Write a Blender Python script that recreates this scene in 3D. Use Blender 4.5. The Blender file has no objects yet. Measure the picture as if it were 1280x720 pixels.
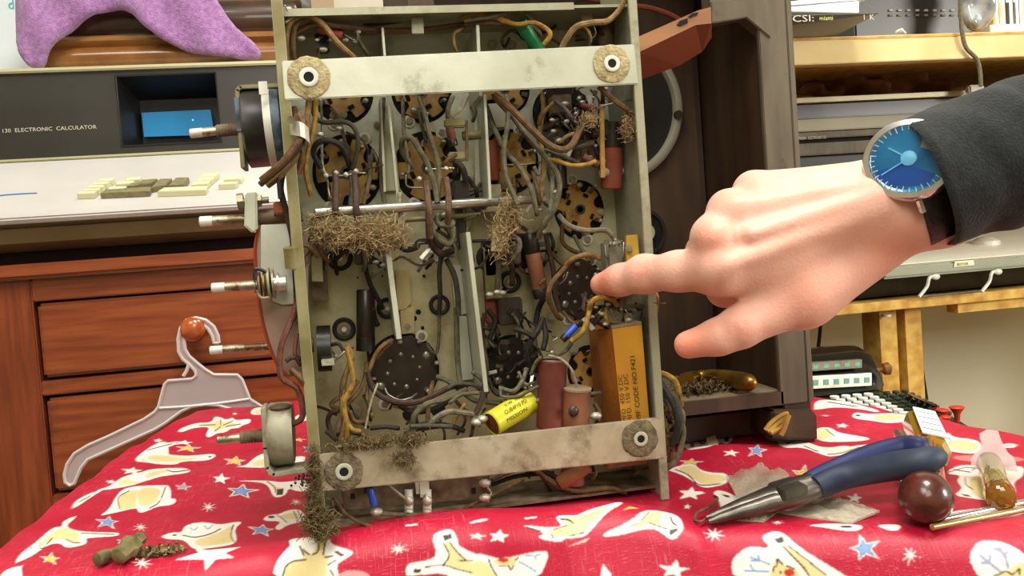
import bpy, bmesh, math, random
import numpy as np
from math import sin, cos, pi, radians, sqrt, atan2
from mathutils import Vector, Matrix
random.seed(7); rng = np.random.default_rng(5)
scene = bpy.context.scene
col = scene.collection
# ---------------------------------------------------------------- camera
YAW, PITCH, ROLL, FPX = radians(10.5), radians(2.7), radians(4.2), 1100.0
TOP = 0.74
CAM = np.array([0.0, 0.0, TOP + 0.136])
FW = np.array([sin(YAW)*cos(PITCH), cos(YAW)*cos(PITCH), -sin(PITCH)])
_R0 = np.array([cos(YAW), -sin(YAW), 0.0]); _U0 = np.cross(_R0, FW)
RT = cos(ROLL)*_R0 - sin(ROLL)*_U0
UP = sin(ROLL)*_R0 + cos(ROLL)*_U0
def at(px, py, X=None, Y=None, Z=None, d=None):
    """world point seen at a photo pixel, on the plane X=, Y= or Z= or at view depth d"""
    r = FW + RT*(px-640)/FPX + UP*(360-py)/FPX
    if X is not None: t = (X-CAM[0])/r[0]
    elif Y is not None: t = (Y-CAM[1])/r[1]
    elif Z is not None: t = (Z-CAM[2])/r[2]
    else: t = d
    return CAM + r*t
cd = bpy.data.cameras.new('camera'); camo = bpy.data.objects.new('camera', cd); col.objects.link(camo)
camo.matrix_world = Matrix(((RT[0], UP[0], -FW[0], CAM[0]), (RT[1], UP[1], -FW[1], CAM[1]), (RT[2], UP[2], -FW[2], CAM[2]), (0, 0, 0, 1)))
cd.sensor_width = 36; cd.lens = 36*FPX/1280; cd.clip_start = 0.01; cd.clip_end = 50
scene.camera = camo
# ---------------------------------------------------------------- materials
def mat(name, c, rough=.6, metal=0., var=.0, vscale=60., c2=None, bump=0., bscale=200., stretch=None, spec=.5,
        trans=0., ior=1.45, alpha=1., sss=0., emit=None, estr=1., coat=0., aniso=None, dirt=None, dscale=25., dlo=.5, dhi=.62, sheen=0., detail=5):
    m = bpy.data.materials.new(name); m.use_nodes = True
    nt = m.node_tree; N = nt.nodes; L = nt.links
    b = N['Principled BSDF']
    b.inputs['Roughness'].default_value = rough; b.inputs['Metallic'].default_value = metal
    b.inputs['Specular IOR Level'].default_value = spec
    b.inputs['Transmission Weight'].default_value = trans; b.inputs['IOR'].default_value = ior
    b.inputs['Alpha'].default_value = alpha; b.inputs['Coat Weight'].default_value = coat
    b.inputs['Sheen Weight'].default_value = sheen
    if sss:
        b.inputs['Subsurface Weight'].default_value = sss
        b.inputs['Subsurface Radius'].default_value = (1., .35, .2); b.inputs['Subsurface Scale'].default_value = .004
    if emit: b.inputs['Emission Color'].default_value = (*emit, 1); b.inputs['Emission Strength'].default_value = estr
    tc = N.new('ShaderNodeTexCoord'); mp = N.new('ShaderNodeMapping'); L.new(tc.outputs['Object'], mp.inputs['Vector'])
    if stretch: mp.inputs['Scale'].default_value = stretch
    cout = None
    if c2 is None and var: c2 = tuple(x*(1-var) for x in c)
    if c2 is not None:
        n = N.new('ShaderNodeTexNoise'); n.inputs['Scale'].default_value = vscale; n.inputs['Detail'].default_value = detail
        L.new(mp.outputs['Vector'], n.inputs['Vector'])
        r = N.new('ShaderNodeValToRGB'); r.color_ramp.elements[0].position = .36; r.color_ramp.elements[1].position = .64
        r.color_ramp.elements[0].color = (*c2, 1); r.color_ramp.elements[1].color = (*c, 1)
        L.new(n.outputs['Fac'], r.inputs['Fac']); cout = r.outputs['Color']
    if dirt:
        n = N.new('ShaderNodeTexNoise'); n.inputs['Scale'].default_value = dscale; n.inputs['Detail'].default_value = 8; n.inputs['Roughness'].default_value = .7
        L.new(tc.outputs['Object'], n.inputs['Vector'])
        r = N.new('ShaderNodeValToRGB'); r.color_ramp.elements[0].position = dlo; r.color_ramp.elements[1].position = dhi
        L.new(n.outputs['Fac'], r.inputs['Fac'])
        mx = N.new('ShaderNodeMix'); mx.data_type = 'RGBA'
        L.new(r.outputs['Color'], mx.inputs[0])
        if cout: L.new(cout, mx.inputs[6])
        else: mx.inputs[6].default_value = (*c, 1)
        mx.inputs[7].default_value = (*dirt, 1); cout = mx.outputs[2]
    if cout: L.new(cout, b.inputs['Base Color'])
    else: b.inputs['Base Color'].default_value = (*c, 1)
    if bump:
        n = N.new('ShaderNodeTexNoise'); n.inputs['Scale'].default_value = bscale; n.inputs['Detail'].default_value = 4
        L.new(mp.outputs['Vector'], n.inputs['Vector'])
        bp = N.new('ShaderNodeBump'); bp.inputs['Strength'].default_value = bump; bp.inputs['Distance'].default_value = .001
        L.new(n.outputs['Fac'], bp.inputs['Height']); L.new(bp.outputs['Normal'], b.inputs['Normal'])
    return m
def lin(r, g, b):
    return tuple((x/255/12.92 if x <= 10 else ((x/255+.055)/1.055)**2.4) for x in (r, g, b))
S = lin
MT = {}
def m_(k, *a, **kw): MT[k] = mat(k, *a, **kw)
m_('zinc', S(196, 199, 182), .42, .35, c2=S(178, 181, 162), vscale=30, dirt=S(120, 112, 84), dscale=45, dlo=.6, dhi=.8, bump=.1)
m_('cream2', S(196, 178, 130), .6, c2=S(176, 156, 108), vscale=30)
m_('potgrey', S(160, 158, 138), .5, .2, c2=S(134, 130, 108), vscale=60, dirt=S(104, 90, 66), dscale=60, dlo=.5, dhi=.7)
m_('drumface', S(156, 130, 116), .5, .2, c2=S(130, 104, 90), vscale=20)
m_('pan', S(196, 203, 187), .5, .2, c2=S(190, 190, 164), vscale=14, dirt=S(112, 98, 66), dscale=22, dlo=.46, dhi=.74, bump=.08)
m_('wallmetal', S(172, 174, 152), .5, .25, c2=S(148, 146, 120), vscale=30, dirt=S(92, 84, 62), dscale=30, dlo=.48, dhi=.72)
m_('zincdirty', S(178, 168, 146), .5, .25, c2=S(160, 146, 120), vscale=50, dirt=S(112, 98, 74), dscale=40, dlo=.5, dhi=.66, bump=.2)
m_('feltdk', S(124, 112, 88), .95, c2=S(90, 78, 58), vscale=300, bump=1., bscale=700)
m_('olive', S(148, 143, 106), .5, .35, c2=S(120, 112, 70), vscale=60)
m_('steel', S(200, 196, 184), .28, .85, var=.25, vscale=90)
m_('shaft', S(176, 170, 150), .38, .8, c2=S(120, 112, 90), vscale=120, dirt=S(100, 70, 45), dscale=90, dlo=.5, dhi=.6)
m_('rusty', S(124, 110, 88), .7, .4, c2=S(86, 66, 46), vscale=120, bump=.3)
m_('screw', S(150, 142, 118), .4, .7, var=.4, vscale=200)
m_('solder', S(196, 192, 176), .5, .6, var=.3, vscale=400, bump=.4, bscale=500)
m_('black', S(22, 20, 18), .45)
m_('hole', S(14, 11, 9), .9)
m_('bakelite', S(58, 44, 34), .4, c2=S(40, 30, 22), vscale=80)
m_('bakeblack', S(34, 30, 26), .35, c2=S(22, 20, 18), vscale=80)
m_('phenol', S(172, 138, 62), .55, c2=S(138, 104, 46), vscale=70, dirt=S(110, 72, 30), dscale=110, dlo=.5, dhi=.7)
m_('phenolor', S(172, 108, 52), .55, c2=S(172, 140, 62), vscale=50, dirt=S(120, 66, 30), dscale=80, dlo=.5, dhi=.7)
m_('capred', S(120, 58, 44), .5, c2=S(88, 40, 32), vscale=50, dirt=S(170, 110, 80), dscale=200, dlo=.66, dhi=.72)
m_('capbrown', S(138, 90, 62), .5, c2=S(98, 54, 38), vscale=40, dirt=S(60, 30, 20), dscale=50, dlo=.6, dhi=.68)
m_('capred2', S(150, 80, 56), .7, c2=S(124, 60, 42), vscale=40)
m_('capblack', S(48, 34, 26), .28, c2=S(24, 18, 14), vscale=40)
m_('capyellow', S(214, 208, 48), .4, c2=S(190, 184, 40), vscale=50)
m_('ink', S(50, 46, 26), .8)
m_('kraft', S(204, 150, 44), .42, c2=S(186, 128, 32), vscale=22, dirt=S(130, 74, 22), dscale=30, dlo=.56, dhi=.75, coat=.2)
m_('kraftdark', S(168, 100, 30), .45, c2=S(120, 66, 22), vscale=30)
m_('capgreen', S(34, 140, 84), .4, c2=S(24, 118, 70), vscale=60)
m_('capblue', S(44, 78, 180), .3)
m_('wax', S(150, 130, 100), .6, var=.3, vscale=100)
m_('paperred', S(176, 84, 64), .6, c2=S(150, 60, 44), vscale=60)
m_('rubber', S(30, 27, 23), .6)
m_('eyelet', S(160, 160, 150), .3, .7)
W = {'br': S(112, 82, 44), 'tan': S(146, 114, 62), 'ye': S(176, 136, 50), 'gr': S(104, 98, 70), 'gy': S(126, 120, 96), 'bk': S(44, 40, 34),
     'dg': S(74, 72, 54), 'or': S(102, 76, 48), 'db': S(76, 54, 38), 'rd': S(112, 64, 46), 'bl': S(84, 88, 88), 'lt': S(172, 164, 138)}
for k, c in W.items(): m_('wire_'+k, tuple(x*.85 for x in c), .7, c2=tuple(x*.42 for x in c), vscale=300, bump=.5, bscale=900)
m_('barewire', S(150, 148, 130), .35, .8, var=.3, vscale=200)
m_('fuzz', S(168, 146, 104), .95, c2=S(120, 98, 64), vscale=300)
m_('fuzzdk', S(112, 98, 62), .95, c2=S(76, 60, 38), vscale=300)
m_('felt', S(178, 166, 126), .95, c2=S(150, 136, 98), vscale=260, bump=1., bscale=700)
m_('whitemetal', S(214, 212, 200), .4, .1, var=.15, vscale=80)
m_('ceramic', S(206, 208, 196), .35, c2=S(184, 186, 172), vscale=40)
m_('copperedge', S(156, 66, 40), .4, .3)
m_('potblue', S(98, 116, 130), .6, c2=S(44, 56, 66), vscale=120)
m_('potbody', S(40, 38, 36), .35, c2=S(24, 22, 20), vscale=60)
m_('yellowfib', S(206, 168, 60), .5, c2=S(180, 140, 44), vscale=90)
m_('brass', S(170, 130, 50), .35, .8, c2=S(110, 84, 36), vscale=80)
# ---------------------------------------------------------------- mesh builder
def V(*a): return np.array(a, float)
def nrm(v): v = np.asarray(v, float); return v/(np.linalg.norm(v)+1e-12)
def frame(d):
    d = nrm(d); a = V(0, 0, 1) if abs(d[2]) < .9 else V(1, 0, 0)
    u = nrm(np.cross(a, d)); return u, np.cross(d, u)
def spline(P, n=6):
    P = [np.asarray(p, float) for p in P]
    if len(P) < 3: return P
    Q = [2*P[0]-P[1]]+P+[2*P[-1]-P[-2]]; out = []
    for i in range(1, len(Q)-2):
        a, b, c, d = Q[i-1:i+3]
        for k in range(n):
            t = k/n; out.append(.5*((2*b)+(c-a)*t+(2*a-5*b+4*c-d)*t*t+(-a+3*b-3*c+d)*t**3))
    out.append(P[-1]); return out
class MB:
    def __init__(s): s.v = []; s.f = []; s.m = []; s.mats = []
    def mi(s, m):
        if m is None: m = '_'
        if m not in s.mats: s.mats.append(m)
        return s.mats.index(m)
    def add(s, vs, fs, m=None):
        o = len(s.v); s.v += [tuple(map(float, x)) for x in vs]; k = s.mi(m)
        for f in fs: s.f.append([o+i for i in f]); s.m.append(k)
        return s
    def hexa(s, p, m=None):      # 8 corners: bottom 4, top 4
        return s.add(p, [(0, 3, 2, 1), (4, 5, 6, 7), (0, 1, 5, 4), (1, 2, 6, 5), (2, 3, 7, 6), (3, 0, 4, 7)], m)
    def box(s, a, b, m=None):
        x0, y0, z0 = np.minimum(a, b); x1, y1, z1 = np.maximum(a, b)
        return s.hexa([(x0, y0, z0), (x1, y0, z0), (x1, y1, z0), (x0, y1, z0), (x0, y0, z1), (x1, y0, z1), (x1, y1, z1), (x0, y1, z1)], m)
    def obox(s, c, ax, ay, az, m=None):   # centre and half vectors
        c, ax, ay, az = map(np.asarray, (c, ax, ay, az))
        return s.hexa([c-ax-ay-az, c+ax-ay-az, c+ax+ay-az, c-ax+ay-az, c-ax-ay+az, c+ax-ay+az, c+ax+ay+az, c-ax+ay+az], m)
    def rings(s, R, m=None, cap0=True, cap1=True, closed=True):
        n = len(R[0]); o = []; fs = []
        for r in R: o += list(r)
        for i in range(len(R)-1):
            for j in range(n if closed else n-1):
                k = (j+1) % n; fs.append((i*n+j, i*n+k, (i+1)*n+k, (i+1)*n+j))
        if cap0: fs.append(tuple(range(n-1, -1, -1)))
        if cap1: fs.append(tuple((len(R)-1)*n+j for j in range(n)))
        return s.add(o, fs, m)
    def lathe(s, c, axis, prof, n=24, m=None, sx=1., u=None, caps=True):   # prof: [(h, r)] along axis
        c = np.asarray(c, float); d = nrm(axis)
        if u is None: u, w = frame(d)
        else: u = nrm(u); w = np.cross(d, u)
        R = [[c+d*h+(u*cos(2*pi*k/n)*sx+w*sin(2*pi*k/n))*r for k in range(n)] for h, r in prof]
        return s.rings(R, m, caps, caps)
    def cyl(s, a, b, r, n=20, m=None, r2=None, ch=0):
        a = np.asarray(a, float); b = np.asarray(b, float); h = np.linalg.norm(b-a); r2 = r if r2 is None else r2
        pr = [(0, r-ch), (ch, r), (h-ch, r2), (h, r2-ch)] if ch else [(0, r), (h, r2)]
        return s.lathe(a, b-a, pr, n, m)
    def tube(s, P, r, n=8, m=None, sm=5, caps=True):
        P = spline(P, sm) if sm else [np.asarray(p, float) for p in P]
        T = [nrm(P[min(i+1, len(P)-1)]-P[max(i-1, 0)]) for i in range(len(P))]
        u, w = frame(T[0]); R = []
        for i, (p, t) in enumerate(zip(P, T)):
            u = nrm(u-t*np.dot(u, t)); w = np.cross(t, u)
            rr = r(i/(len(P)-1)) if callable(r) else r
            R.append([p+(u*cos(2*pi*k/n)+w*sin(2*pi*k/n))*rr for k in range(n)])
        return s.rings(R, m, caps, caps)
    def sph(s, c, r, n=14, m=None, sc=(1, 1, 1), ax=None):
        c = np.asarray(c, float); A = np.eye(3) if ax is None else np.array(ax)
        R = []
        k = max(6, n//2+1)
        for i in range(k+1):
            th = pi*i/k; th = min(max(th, .02), pi-.02)
            R.append([c+A.T@(V(cos(2*pi*j/n)*sin(th)*sc[0], sin(2*pi*j/n)*sin(th)*sc[1], cos(th)*sc[2])*r) for j in range(n)])
        return s.rings(R[::-1], m)
    def prism(s, poly, ext, m=None):     # planar polygon of 3d points, extruded by vector
        n = len(poly); p = [np.asarray(q, float) for q in poly]; e = np.asarray(ext, float)
        return s.add(p+[q+e for q in p], [tuple(range(n-1, -1, -1)), tuple(range(n, 2*n))]+[(i, (i+1) % n, n+(i+1) % n, n+i) for i in range(n)], m)
    def text(s, txt, origin, xd, zd, h, m='ink', ext=.0002, width=None):
        cu = bpy.data.curves.new('t', 'FONT'); cu.body = txt; cu.size = 1; cu.resolution_u = 2
        o = bpy.data.objects.new('t', cu); col.objects.link(o); bpy.context.view_layer.update()
        me = bpy.data.meshes.new_from_object(o.evaluated_get(bpy.context.evaluated_depsgraph_get()))
        vs = np.array([v.co[:] for v in me.vertices]); fs = [tuple(p.vertices) for p in me.polygons]
        bpy.data.objects.remove(o); bpy.data.curves.remove(cu); bpy.data.meshes.remove(me)
        xd, zd = nrm(xd), nrm(zd); nn = nrm(np.cross(xd, zd))
        wd = vs[:, 0].max(); sy = h/.72; sx = sy if width is None else width/wd
        pts = [np.asarray(origin)+xd*v[0]*sx+zd*v[1]*sy+nn*ext for v in vs]
        return s.add(pts, fs, m)
    def build(s, name, m=None, parent=None, smooth=True, ang=40, bevel=0, sub=0, loc=None):
        off = np.zeros(3) if loc is None else np.asarray(loc, float)
        if parent is not None:
            q = parent
            while q.parent: q = q.parent
            off = np.array(q.location)
        me = bpy.data.meshes.new(name)
        me.from_pydata([tuple(np.array(v)-off) for v in s.v], [], s.f)
        for k in s.mats: me.materials.append(MT[m] if k == '_' else MT[k])
        me.polygons.foreach_set('material_index', s.m)
        bm = bmesh.new(); bm.from_mesh(me); bmesh.ops.recalc_face_normals(bm, faces=bm.faces)
        if bevel:
            es = [e for e in bm.edges if len(e.link_faces) == 2 and e.calc_face_angle(0) > radians(50)]
            bmesh.ops.bevel(bm, geom=es, offset=bevel, segments=2, affect='EDGES', clamp_overlap=True)
        bm.to_mesh(me); bm.free()
        if smooth:
            me.polygons.foreach_set('use_smooth', [True]*len(me.polygons)); me.set_sharp_from_angle(angle=radians(ang))
        o = bpy.data.objects.new(name, me); col.objects.link(o)
        if parent is not None: o.parent = parent
        elif loc is not None: o.location = off
        if sub:
            md = o.modifiers.new('sub', 'SUBSURF'); md.levels = md.render_levels = sub
        return o
def thing(name, label, cat, loc, group=None):
    o = bpy.data.objects.new(name, None); col.objects.link(o); o.location = [float(x) for x in loc]; o.empty_display_size = .02
    o['label'] = label; o['category'] = cat
    if group: o['group'] = group
    return o
def tag(o, label=None, cat=None, group=None, kind=None):
    if label: o['label'] = label
    if cat: o['category'] = cat
    if group: o['group'] = group
    if kind: o['kind'] = kind
    return o
def copy_tree(o, parent=None):
    c = o.copy(); col.objects.link(c)
    if parent is not None: c.parent = parent
    for ch in list(o.children): copy_tree(ch, c)
    return c
def fuzz(mb, c, rad, n, L, r=.00025, m=None, seed=1, flat=(1, 1, 1)):
    g = np.random.default_rng(seed)
    for i in range(n):
        p = np.asarray(c)+g.normal(size=3)*np.asarray(rad)*.5
        d = nrm(g.normal(size=3)*flat); d2 = nrm(d+g.normal(size=3)*.7)
        l = L*g.uniform(.4, 1.2)
        mb.tube([p-d*l*.5, p+g.normal(size=3)*l*.12, p+d2*l*.5], r*g.uniform(.6, 1.3), 3, m, 2, False)
    return mb
# ================================================================ room shell
m_('cream', S(228, 224, 198), .8, var=.05, vscale=3, bump=.1)
m_('floorwood', S(110, 84, 60), .6, var=.2, vscale=4, stretch=(1, 12, 1))
m_('ceil', S(222, 220, 210), .8)
def struct(name, a, b, m):
    o = MB().box(a, b).build(name, m); o['kind'] = 'structure'; return o
struct('floor', (-2, -1.6, -.05), (2.2, 2.0, 0), 'floorwood')
struct('ceiling', (-2, -1.6, 2.5), (2.2, 2.0, 2.55), 'ceil')
struct('wall_back', (-2, 1.56, 0), (2.2, 1.66, 2.5), 'cream')
struct('wall_left', (-2.0, -1.6, 0), (-1.9, 1.56, 2.5), 'cream')
struct('wall_right', (2.1, -1.6, 0), (2.2, 1.56, 2.5), 'cream')
struct('wall_front', (-1.9, -1.7, 0), (2.1, -1.6, 2.5), 'cream')
# ================================================================ tablecloth
CREST = [(-700, 800), (-300, 770), (0, 722), (100, 706), (180, 700), (260, 690), (346, 675), (400, 669), (470, 657), (530, 646), (600, 640), (650, 640), (700, 638), (770, 629), (830, 641), (870, 654), (1000, 655), (1280, 656), (1500, 657), (1900, 660)]
CZ = [(-700, 0), (0, 0), (346, .001), (400, .003), (530, .008), (650, .009), (770, .0105), (830, .006), (880, .001), (1280, .001), (1900, 0)]
cpts = []
for x in range(-700, 1900, 20):
    y = np.interp(x, *zip(*CREST)); z = TOP+.0005+np.interp(x, *zip(*CZ)); p = at(x, y, Z=z); cpts.append(p)
cpts = np.array(cpts); o_ = np.argsort(cpts[:, 0]); cpts = cpts[o_]
ker = np.array([1, 2, 3, 2, 1])/9
XL, XR = -.185, .40
NX, NT, NF = 1400, 660, 200
def edge_back(x):
    return np.interp(x, [-.185, -.17, -.15, -.11, 0, .15, .25, .30, .35, .37, .385, .40], [.60, .80, .87, .885, .875, .82, .75, .70, .642, .58, .47, .36])
xs = np.linspace(XL, XR, NX)
cy = np.interp(xs, cpts[:, 0], cpts[:, 1]); cz = np.interp(xs, cpts[:, 0], cpts[:, 2])
kk = np.hanning(31); kk /= kk.sum()
cy = np.convolve(np.pad(cy, 15, mode='edge'), kk, 'valid'); cz = np.convolve(np.pad(cz, 15, mode='edge'), kk, 'valid')
# table part
tt = np.linspace(0, 1, NT)**1.25
yb = edge_back(xs)
Yg = cy[:, None]+(yb-cy)[:, None]*tt[None, :]
Xg = np.repeat(xs[:, None], NT, 1)
dy = Yg-cy[:, None]
bumpz = (cz-TOP)[:, None]*np.exp(-(dy/.028)**2)
def wob(x, y): return .0009*np.sin(x*47+y*31+1)+.0007*np.sin(x*83-y*57)+.0006*np.sin(y*120+x*20)
inch = np.exp(-(((Xg-.065)/.11)**4))*np.exp(-(((Yg-.45)/.07)**4))
Zg = TOP+bumpz+(wob(Xg, Yg)+.0006)*(1-inch)*np.clip(dy/.02, 0, 1)
# raised ridge behind right part (in front of cabinet) as in photo
Zg += .007*np.exp(-(((Xg-.205)/.035)**2)-(((Yg-.475)/.03)**2))
# edge falls off at the back and sides
rim = np.minimum(np.minimum(Xg-XL, XR-Xg), yb[:, None]-Yg)
# front drape
s = np.concatenate([np.linspace(0, .07, 171), np.linspace(.07, .30, 31)[1:]])[1:]; NF = len(s)
ang = np.clip(s/.022, 0, 1)*radians(68)
ds = np.diff(np.concatenate([[0], s]))
fy = -np.cumsum(np.cos(ang)*ds); fz = -np.cumsum(np.sin(ang)*ds)
fold = .006*np.sin(xs*38+1.2)+.004*np.sin(xs*91)
FY = cy[:, None]+fy[None, :]+fold[:, None]*np.clip(s/.2, 0, 1)[None, :]
FZ = cz[:, None]+fz[None, :]
FX = np.repeat(xs[:, None], NF, 1)
GX = np.concatenate([FX[:, ::-1], Xg], 1); GY = np.concatenate([FY[:, ::-1], Yg], 1); GZ = np.concatenate([FZ[:, ::-1], Zg], 1)
# drape skirt at back
NB = 26
sb = np.linspace(0, .34, NB+1)[1:]
BX = np.repeat(xs[:, None], NB, 1); BY = yb[:, None]+.012*(1-np.exp(-sb/.01))[None, :]; BZ = Zg[:, -1:]-sb[None, :]
GX = np.concatenate([GX, BX], 1); GY = np.concatenate([GY, BY], 1); GZ = np.concatenate([GZ, BZ], 1)
NJ = GX.shape[1]
# side skirts
NS = 26
def side(col_i, sgn):
    x = GX[col_i][None, :]+sgn*(.012*(1-np.exp(-sb/.01)))[:, None]; y = np.repeat(GY[col_i][None, :], NS, 0)
    z = GZ[col_i][None, :]-sb[:, None]; z = np.maximum(z, .42)
    return x, y, z
lx, ly, lz = side(0, -1); rx, ry, rz = side(-1, 1)
GX = np.concatenate([lx[::-1], GX, rx]); GY = np.concatenate([ly[::-1], GY, ry]); GZ = np.concatenate([lz[::-1], GZ, rz])
NI = GX.shape[0]
P = np.stack([GX, GY, GZ], -1).reshape(-1, 3)
# print: colour per vertex
q = P-CAM; w_ = q@FW; qx = 640+FPX*(q@RT)/w_; qy = 360-FPX*(q@UP)/w_
colr = np.zeros((len(P), 3)); RED = S(180, 20, 54)
colr[:] = RED
WH, CRM, BLK, BLU, YEL, GRY, RNO = S(238, 234, 226), S(226, 208, 150), S(48, 44, 34), S(112, 156, 218), S(240, 204, 60), S(150, 160, 190), S(190, 50, 40)
front = np.zeros((NI, NJ), bool); front[:, :NF] = True; front = front.reshape(-1)
valid = (qx > -30) & (qx < 1310) & (qy < 740) & (w_ > .1)
vi = np.nonzero(valid)[0]; vx = qx[vi]; vy = qy[vi]
srt = np.argsort(vy); vi = vi[srt]; vx = vx[srt]; vy = vy[srt]
def fill(poly, c):
    poly = np.array(poly, float); lo, hi = np.searchsorted(vy, [poly[:, 1].min(), poly[:, 1].max()])
    if hi <= lo: return
    x = vx[lo:hi]; y = vy[lo:hi]; k = (x >= poly[:, 0].min()) & (x <= poly[:, 0].max()); ii = np.nonzero(k)[0]
    if not len(ii): return
    x = x[ii]; y = y[ii]; ins = np.zeros(len(x), bool); n = len(poly)
    for i in range(n):
        x1, y1 = poly[i]; x2, y2 = poly[(i+1) % n]
        if y1 == y2: continue
        cnd = ((y1 > y) != (y2 > y)) & (x < (x2-x1)*(y-y1)/(y2-y1)+x1); ins ^= cnd
    colr[vi[lo+ii[ins]]] = c
CR = {'A': (0, 500, 3.275), 'B': (180, 490, 3.13), 'C': (320, 600, 4.267), 'D': (600, 600, 4.267), 'E': (830, 490, 4.235), 'F': (1020, 490, 4.235), 'G': (860, 630, 5.82), 'H': (1060, 630, 5.82)}
def tr(k, pts): ox, oy, sc = CR[k]; return [(ox+x/sc, oy+y/sc) for x, y in pts]
def smooth(p, n=2):
    p = np.array(p, float)
    for _ in range(n):
        q_ = np.roll(p, -1, 0); p = np.stack([.75*p+.25*q_, .25*p+.75*q_], 1).reshape(-1, 2)
    return p
def Pg(k, c, *pts): fill(smooth(tr(k, pts)), c)
def Ph(k, c, *pts): fill(tr(k, pts), c)
def Ln(k, c, wd, *pts):
    p = tr(k, pts)
    p = [V(*x) for x in p]
    sp = spline(p, 4) if len(p) > 2 else p
    for a, b in zip(sp[:-1], sp[1:]):
        n_ = nrm(V(-(b-a)[1], (b-a)[0]))*wd*(.95 if k in 'CDGH' else .75); t_ = nrm(b-a)*wd*.2; fill([a+n_-t_, b+n_+t_, b-n_+t_, a-n_-t_], c)
def starp(cx, cyy, rx, ry, n, inner, rot=0, sd=0):
    o = []
    g = random.Random(sd)
    for i in range(2*n):
        a = rot+pi*i/n; r = (1 if i % 2 == 0 else inner)*(1+(g.uniform(-.18, .18) if i % 2 == 0 else 0)); o.append((cx+rx*r*sin(a), cyy-ry*r*cos(a)))
    return o
def Star(k, cx, cyy, rx, ry, fillc=None, rot=.15):
    ox, oy, sc = CR[k]; cx, cyy, rx, ry = ox+cx/sc, oy+cyy/sc, rx/sc, ry/sc
    fill(starp(cx, cyy, rx*1.1, ry*1.1, 5, .42, rot, int(cx)), WH)
    if fillc:
        fill(starp(cx, cyy, rx*.86, ry*.86, 5, .42, rot, int(cx)), S(44, 60, 96) if fillc is BLU else S(120, 84, 30)); fill(starp(cx, cyy, rx*.7, ry*.7, 5, .42, rot, int(cx)), fillc)
def Snow(k, cx, cyy, rx, ry):
    ox, oy, sc = CR[k]; cx, cyy, rx, ry = ox+cx/sc, oy+cyy/sc, rx/sc, ry/sc
    fill(starp(cx, cyy, rx, ry, 8, .2, .2, int(cx)), WH)
def Dot(k, c, cx, cyy, rx, ry):
    Ph(k, c, *[(cx+rx*cos(t), cyy+ry*sin(t)) for t in np.linspace(0, 2*pi, 12, endpoint=False)])
# A
Pg('A', WH, (60,670),(80,630),(150,580),(215,520),(255,520),(255,495),(320,470),(300,490),(265,520),(330,540),(480,542),(492,550),(470,558),(345,565),(360,580),(340,595),(270,608),(250,585),(200,590),(130,640),(70,665))
Pg('A', CRM, (160,590),(215,540),(260,520),(330,545),(320,570),(330,585),(300,590),(265,570),(215,570),(165,600))
Ln('A', BLK, .8, (270,570),(300,583),(330,585)); Ln('A', BLK, .8, (330,545),(470,550)); Ln('A', BLU, .9, (90,630),(130,600),(120,620)); Ln('A', BLK, .8, (160,575),(170,610),(215,565))
Pg('A', WH, (405,475),(450,445),(470,400),(510,355),(655,348),(700,350),(700,420),(655,425),(600,460),(560,440),(500,455),(440,468))
Pg('A', CRM, (485,450),(480,410),(520,370),(645,358),(640,400),(590,430),(545,440),(500,452))
Ph('A', BLK, (585,435),(615,430),(610,442),(590,446)); Ln('A', BLK, .8, (490,445),(485,400),(530,370)); Ln('A', BLK, .8, (655,352),(640,400),(610,425))
Pg('A', WH, (375,375),(460,350),(500,310),(655,280),(655,310),(600,330),(540,350),(470,362))
Pg('A', CRM, (470,350),(510,320),(650,290),(610,325),(545,345))
Pg('A', WH, (293,442),(310,410),(370,380),(430,365),(380,392),(312,440)); Ln('A', BLK, .7, (320,420),(370,392))
Pg('A', WH, (540,250),(600,200),(655,170),(690,172),(690,265),(655,262),(600,255)); Pg('A', CRM, (565,245),(655,220),(690,220),(690,255),(600,252))
Star('A', 440, 500, 48, 24, BLU); Star('A', 205, 650, 42, 22, YEL); Snow('A', 575, 520, 30, 20); Snow('A', 580, 668, 50, 28); Star('A', 540, 290, 44, 16); Star('A', 505, 577, 30, 12, BLU); Star('A', 455, 335, 22, 9)
Pg('A', WH, (0,718),(30,690),(100,675),(85,685),(95,735),(0,740))
# B
Pg('B', WH, (125,150),(200,120),(265,120),(275,95),(300,98),(320,110),(350,98),(355,112),(420,103),(415,122),(385,130),(370,142),(340,142),(320,158),(285,160),(255,180),(238,168),(262,135),(190,140),(145,160))
Pg('B', CRM, (200,130),(270,122),(290,108),(310,118),(330,113),(345,122),(370,120),(335,135),(300,148),(270,155),(275,135))
for a in ((300,130,300,108), (310,130,350,112), (300,135,275,155), (215,130,280,128), (320,135,380,125)): Ln('B', BLK, .7, a[:2], a[2:])
Star('B', 170, 220, 46, 14, YEL); Star('B', 155, 198, 40, 9); Star('B', 55, 190, 20, 8); Star('B', 355, 85, 10, 5)
Pg('B', WH, (0,245),(50,238),(150,250),(200,248),(270,240),(285,250),(250,270),(150,270),(120,287),(0,277)); Pg('B', CRM, (10,250),(60,245),(140,260),(240,253),(120,277),(20,268)); Dot('B', BLK, 258, 253, 7, 3)
Pg('B', WH, (0,230),(60,200),(130,195),(125,206),(60,226),(0,240)); Ln('B', BLK, .7, (10,228),(110,202))
Pg('B', WH, (-80,345),(0,308),(40,300),(160,295),(188,310),(150,320),(60,330),(0,352)); Pg('B', CRM, (0,340),(20,310),(110,304),(50,325)); Ln('B', BLK, .8, (90,305),(120,312),(175,305))
Star('B', 355, 270, 46, 18, YEL)
Pg('B', WH, (340,293),(400,288),(420,265),(470,235),(520,250),(520,298)); Pg('B', CRM, (415,288),(430,270),(470,260),(500,262),(500,292))
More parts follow.
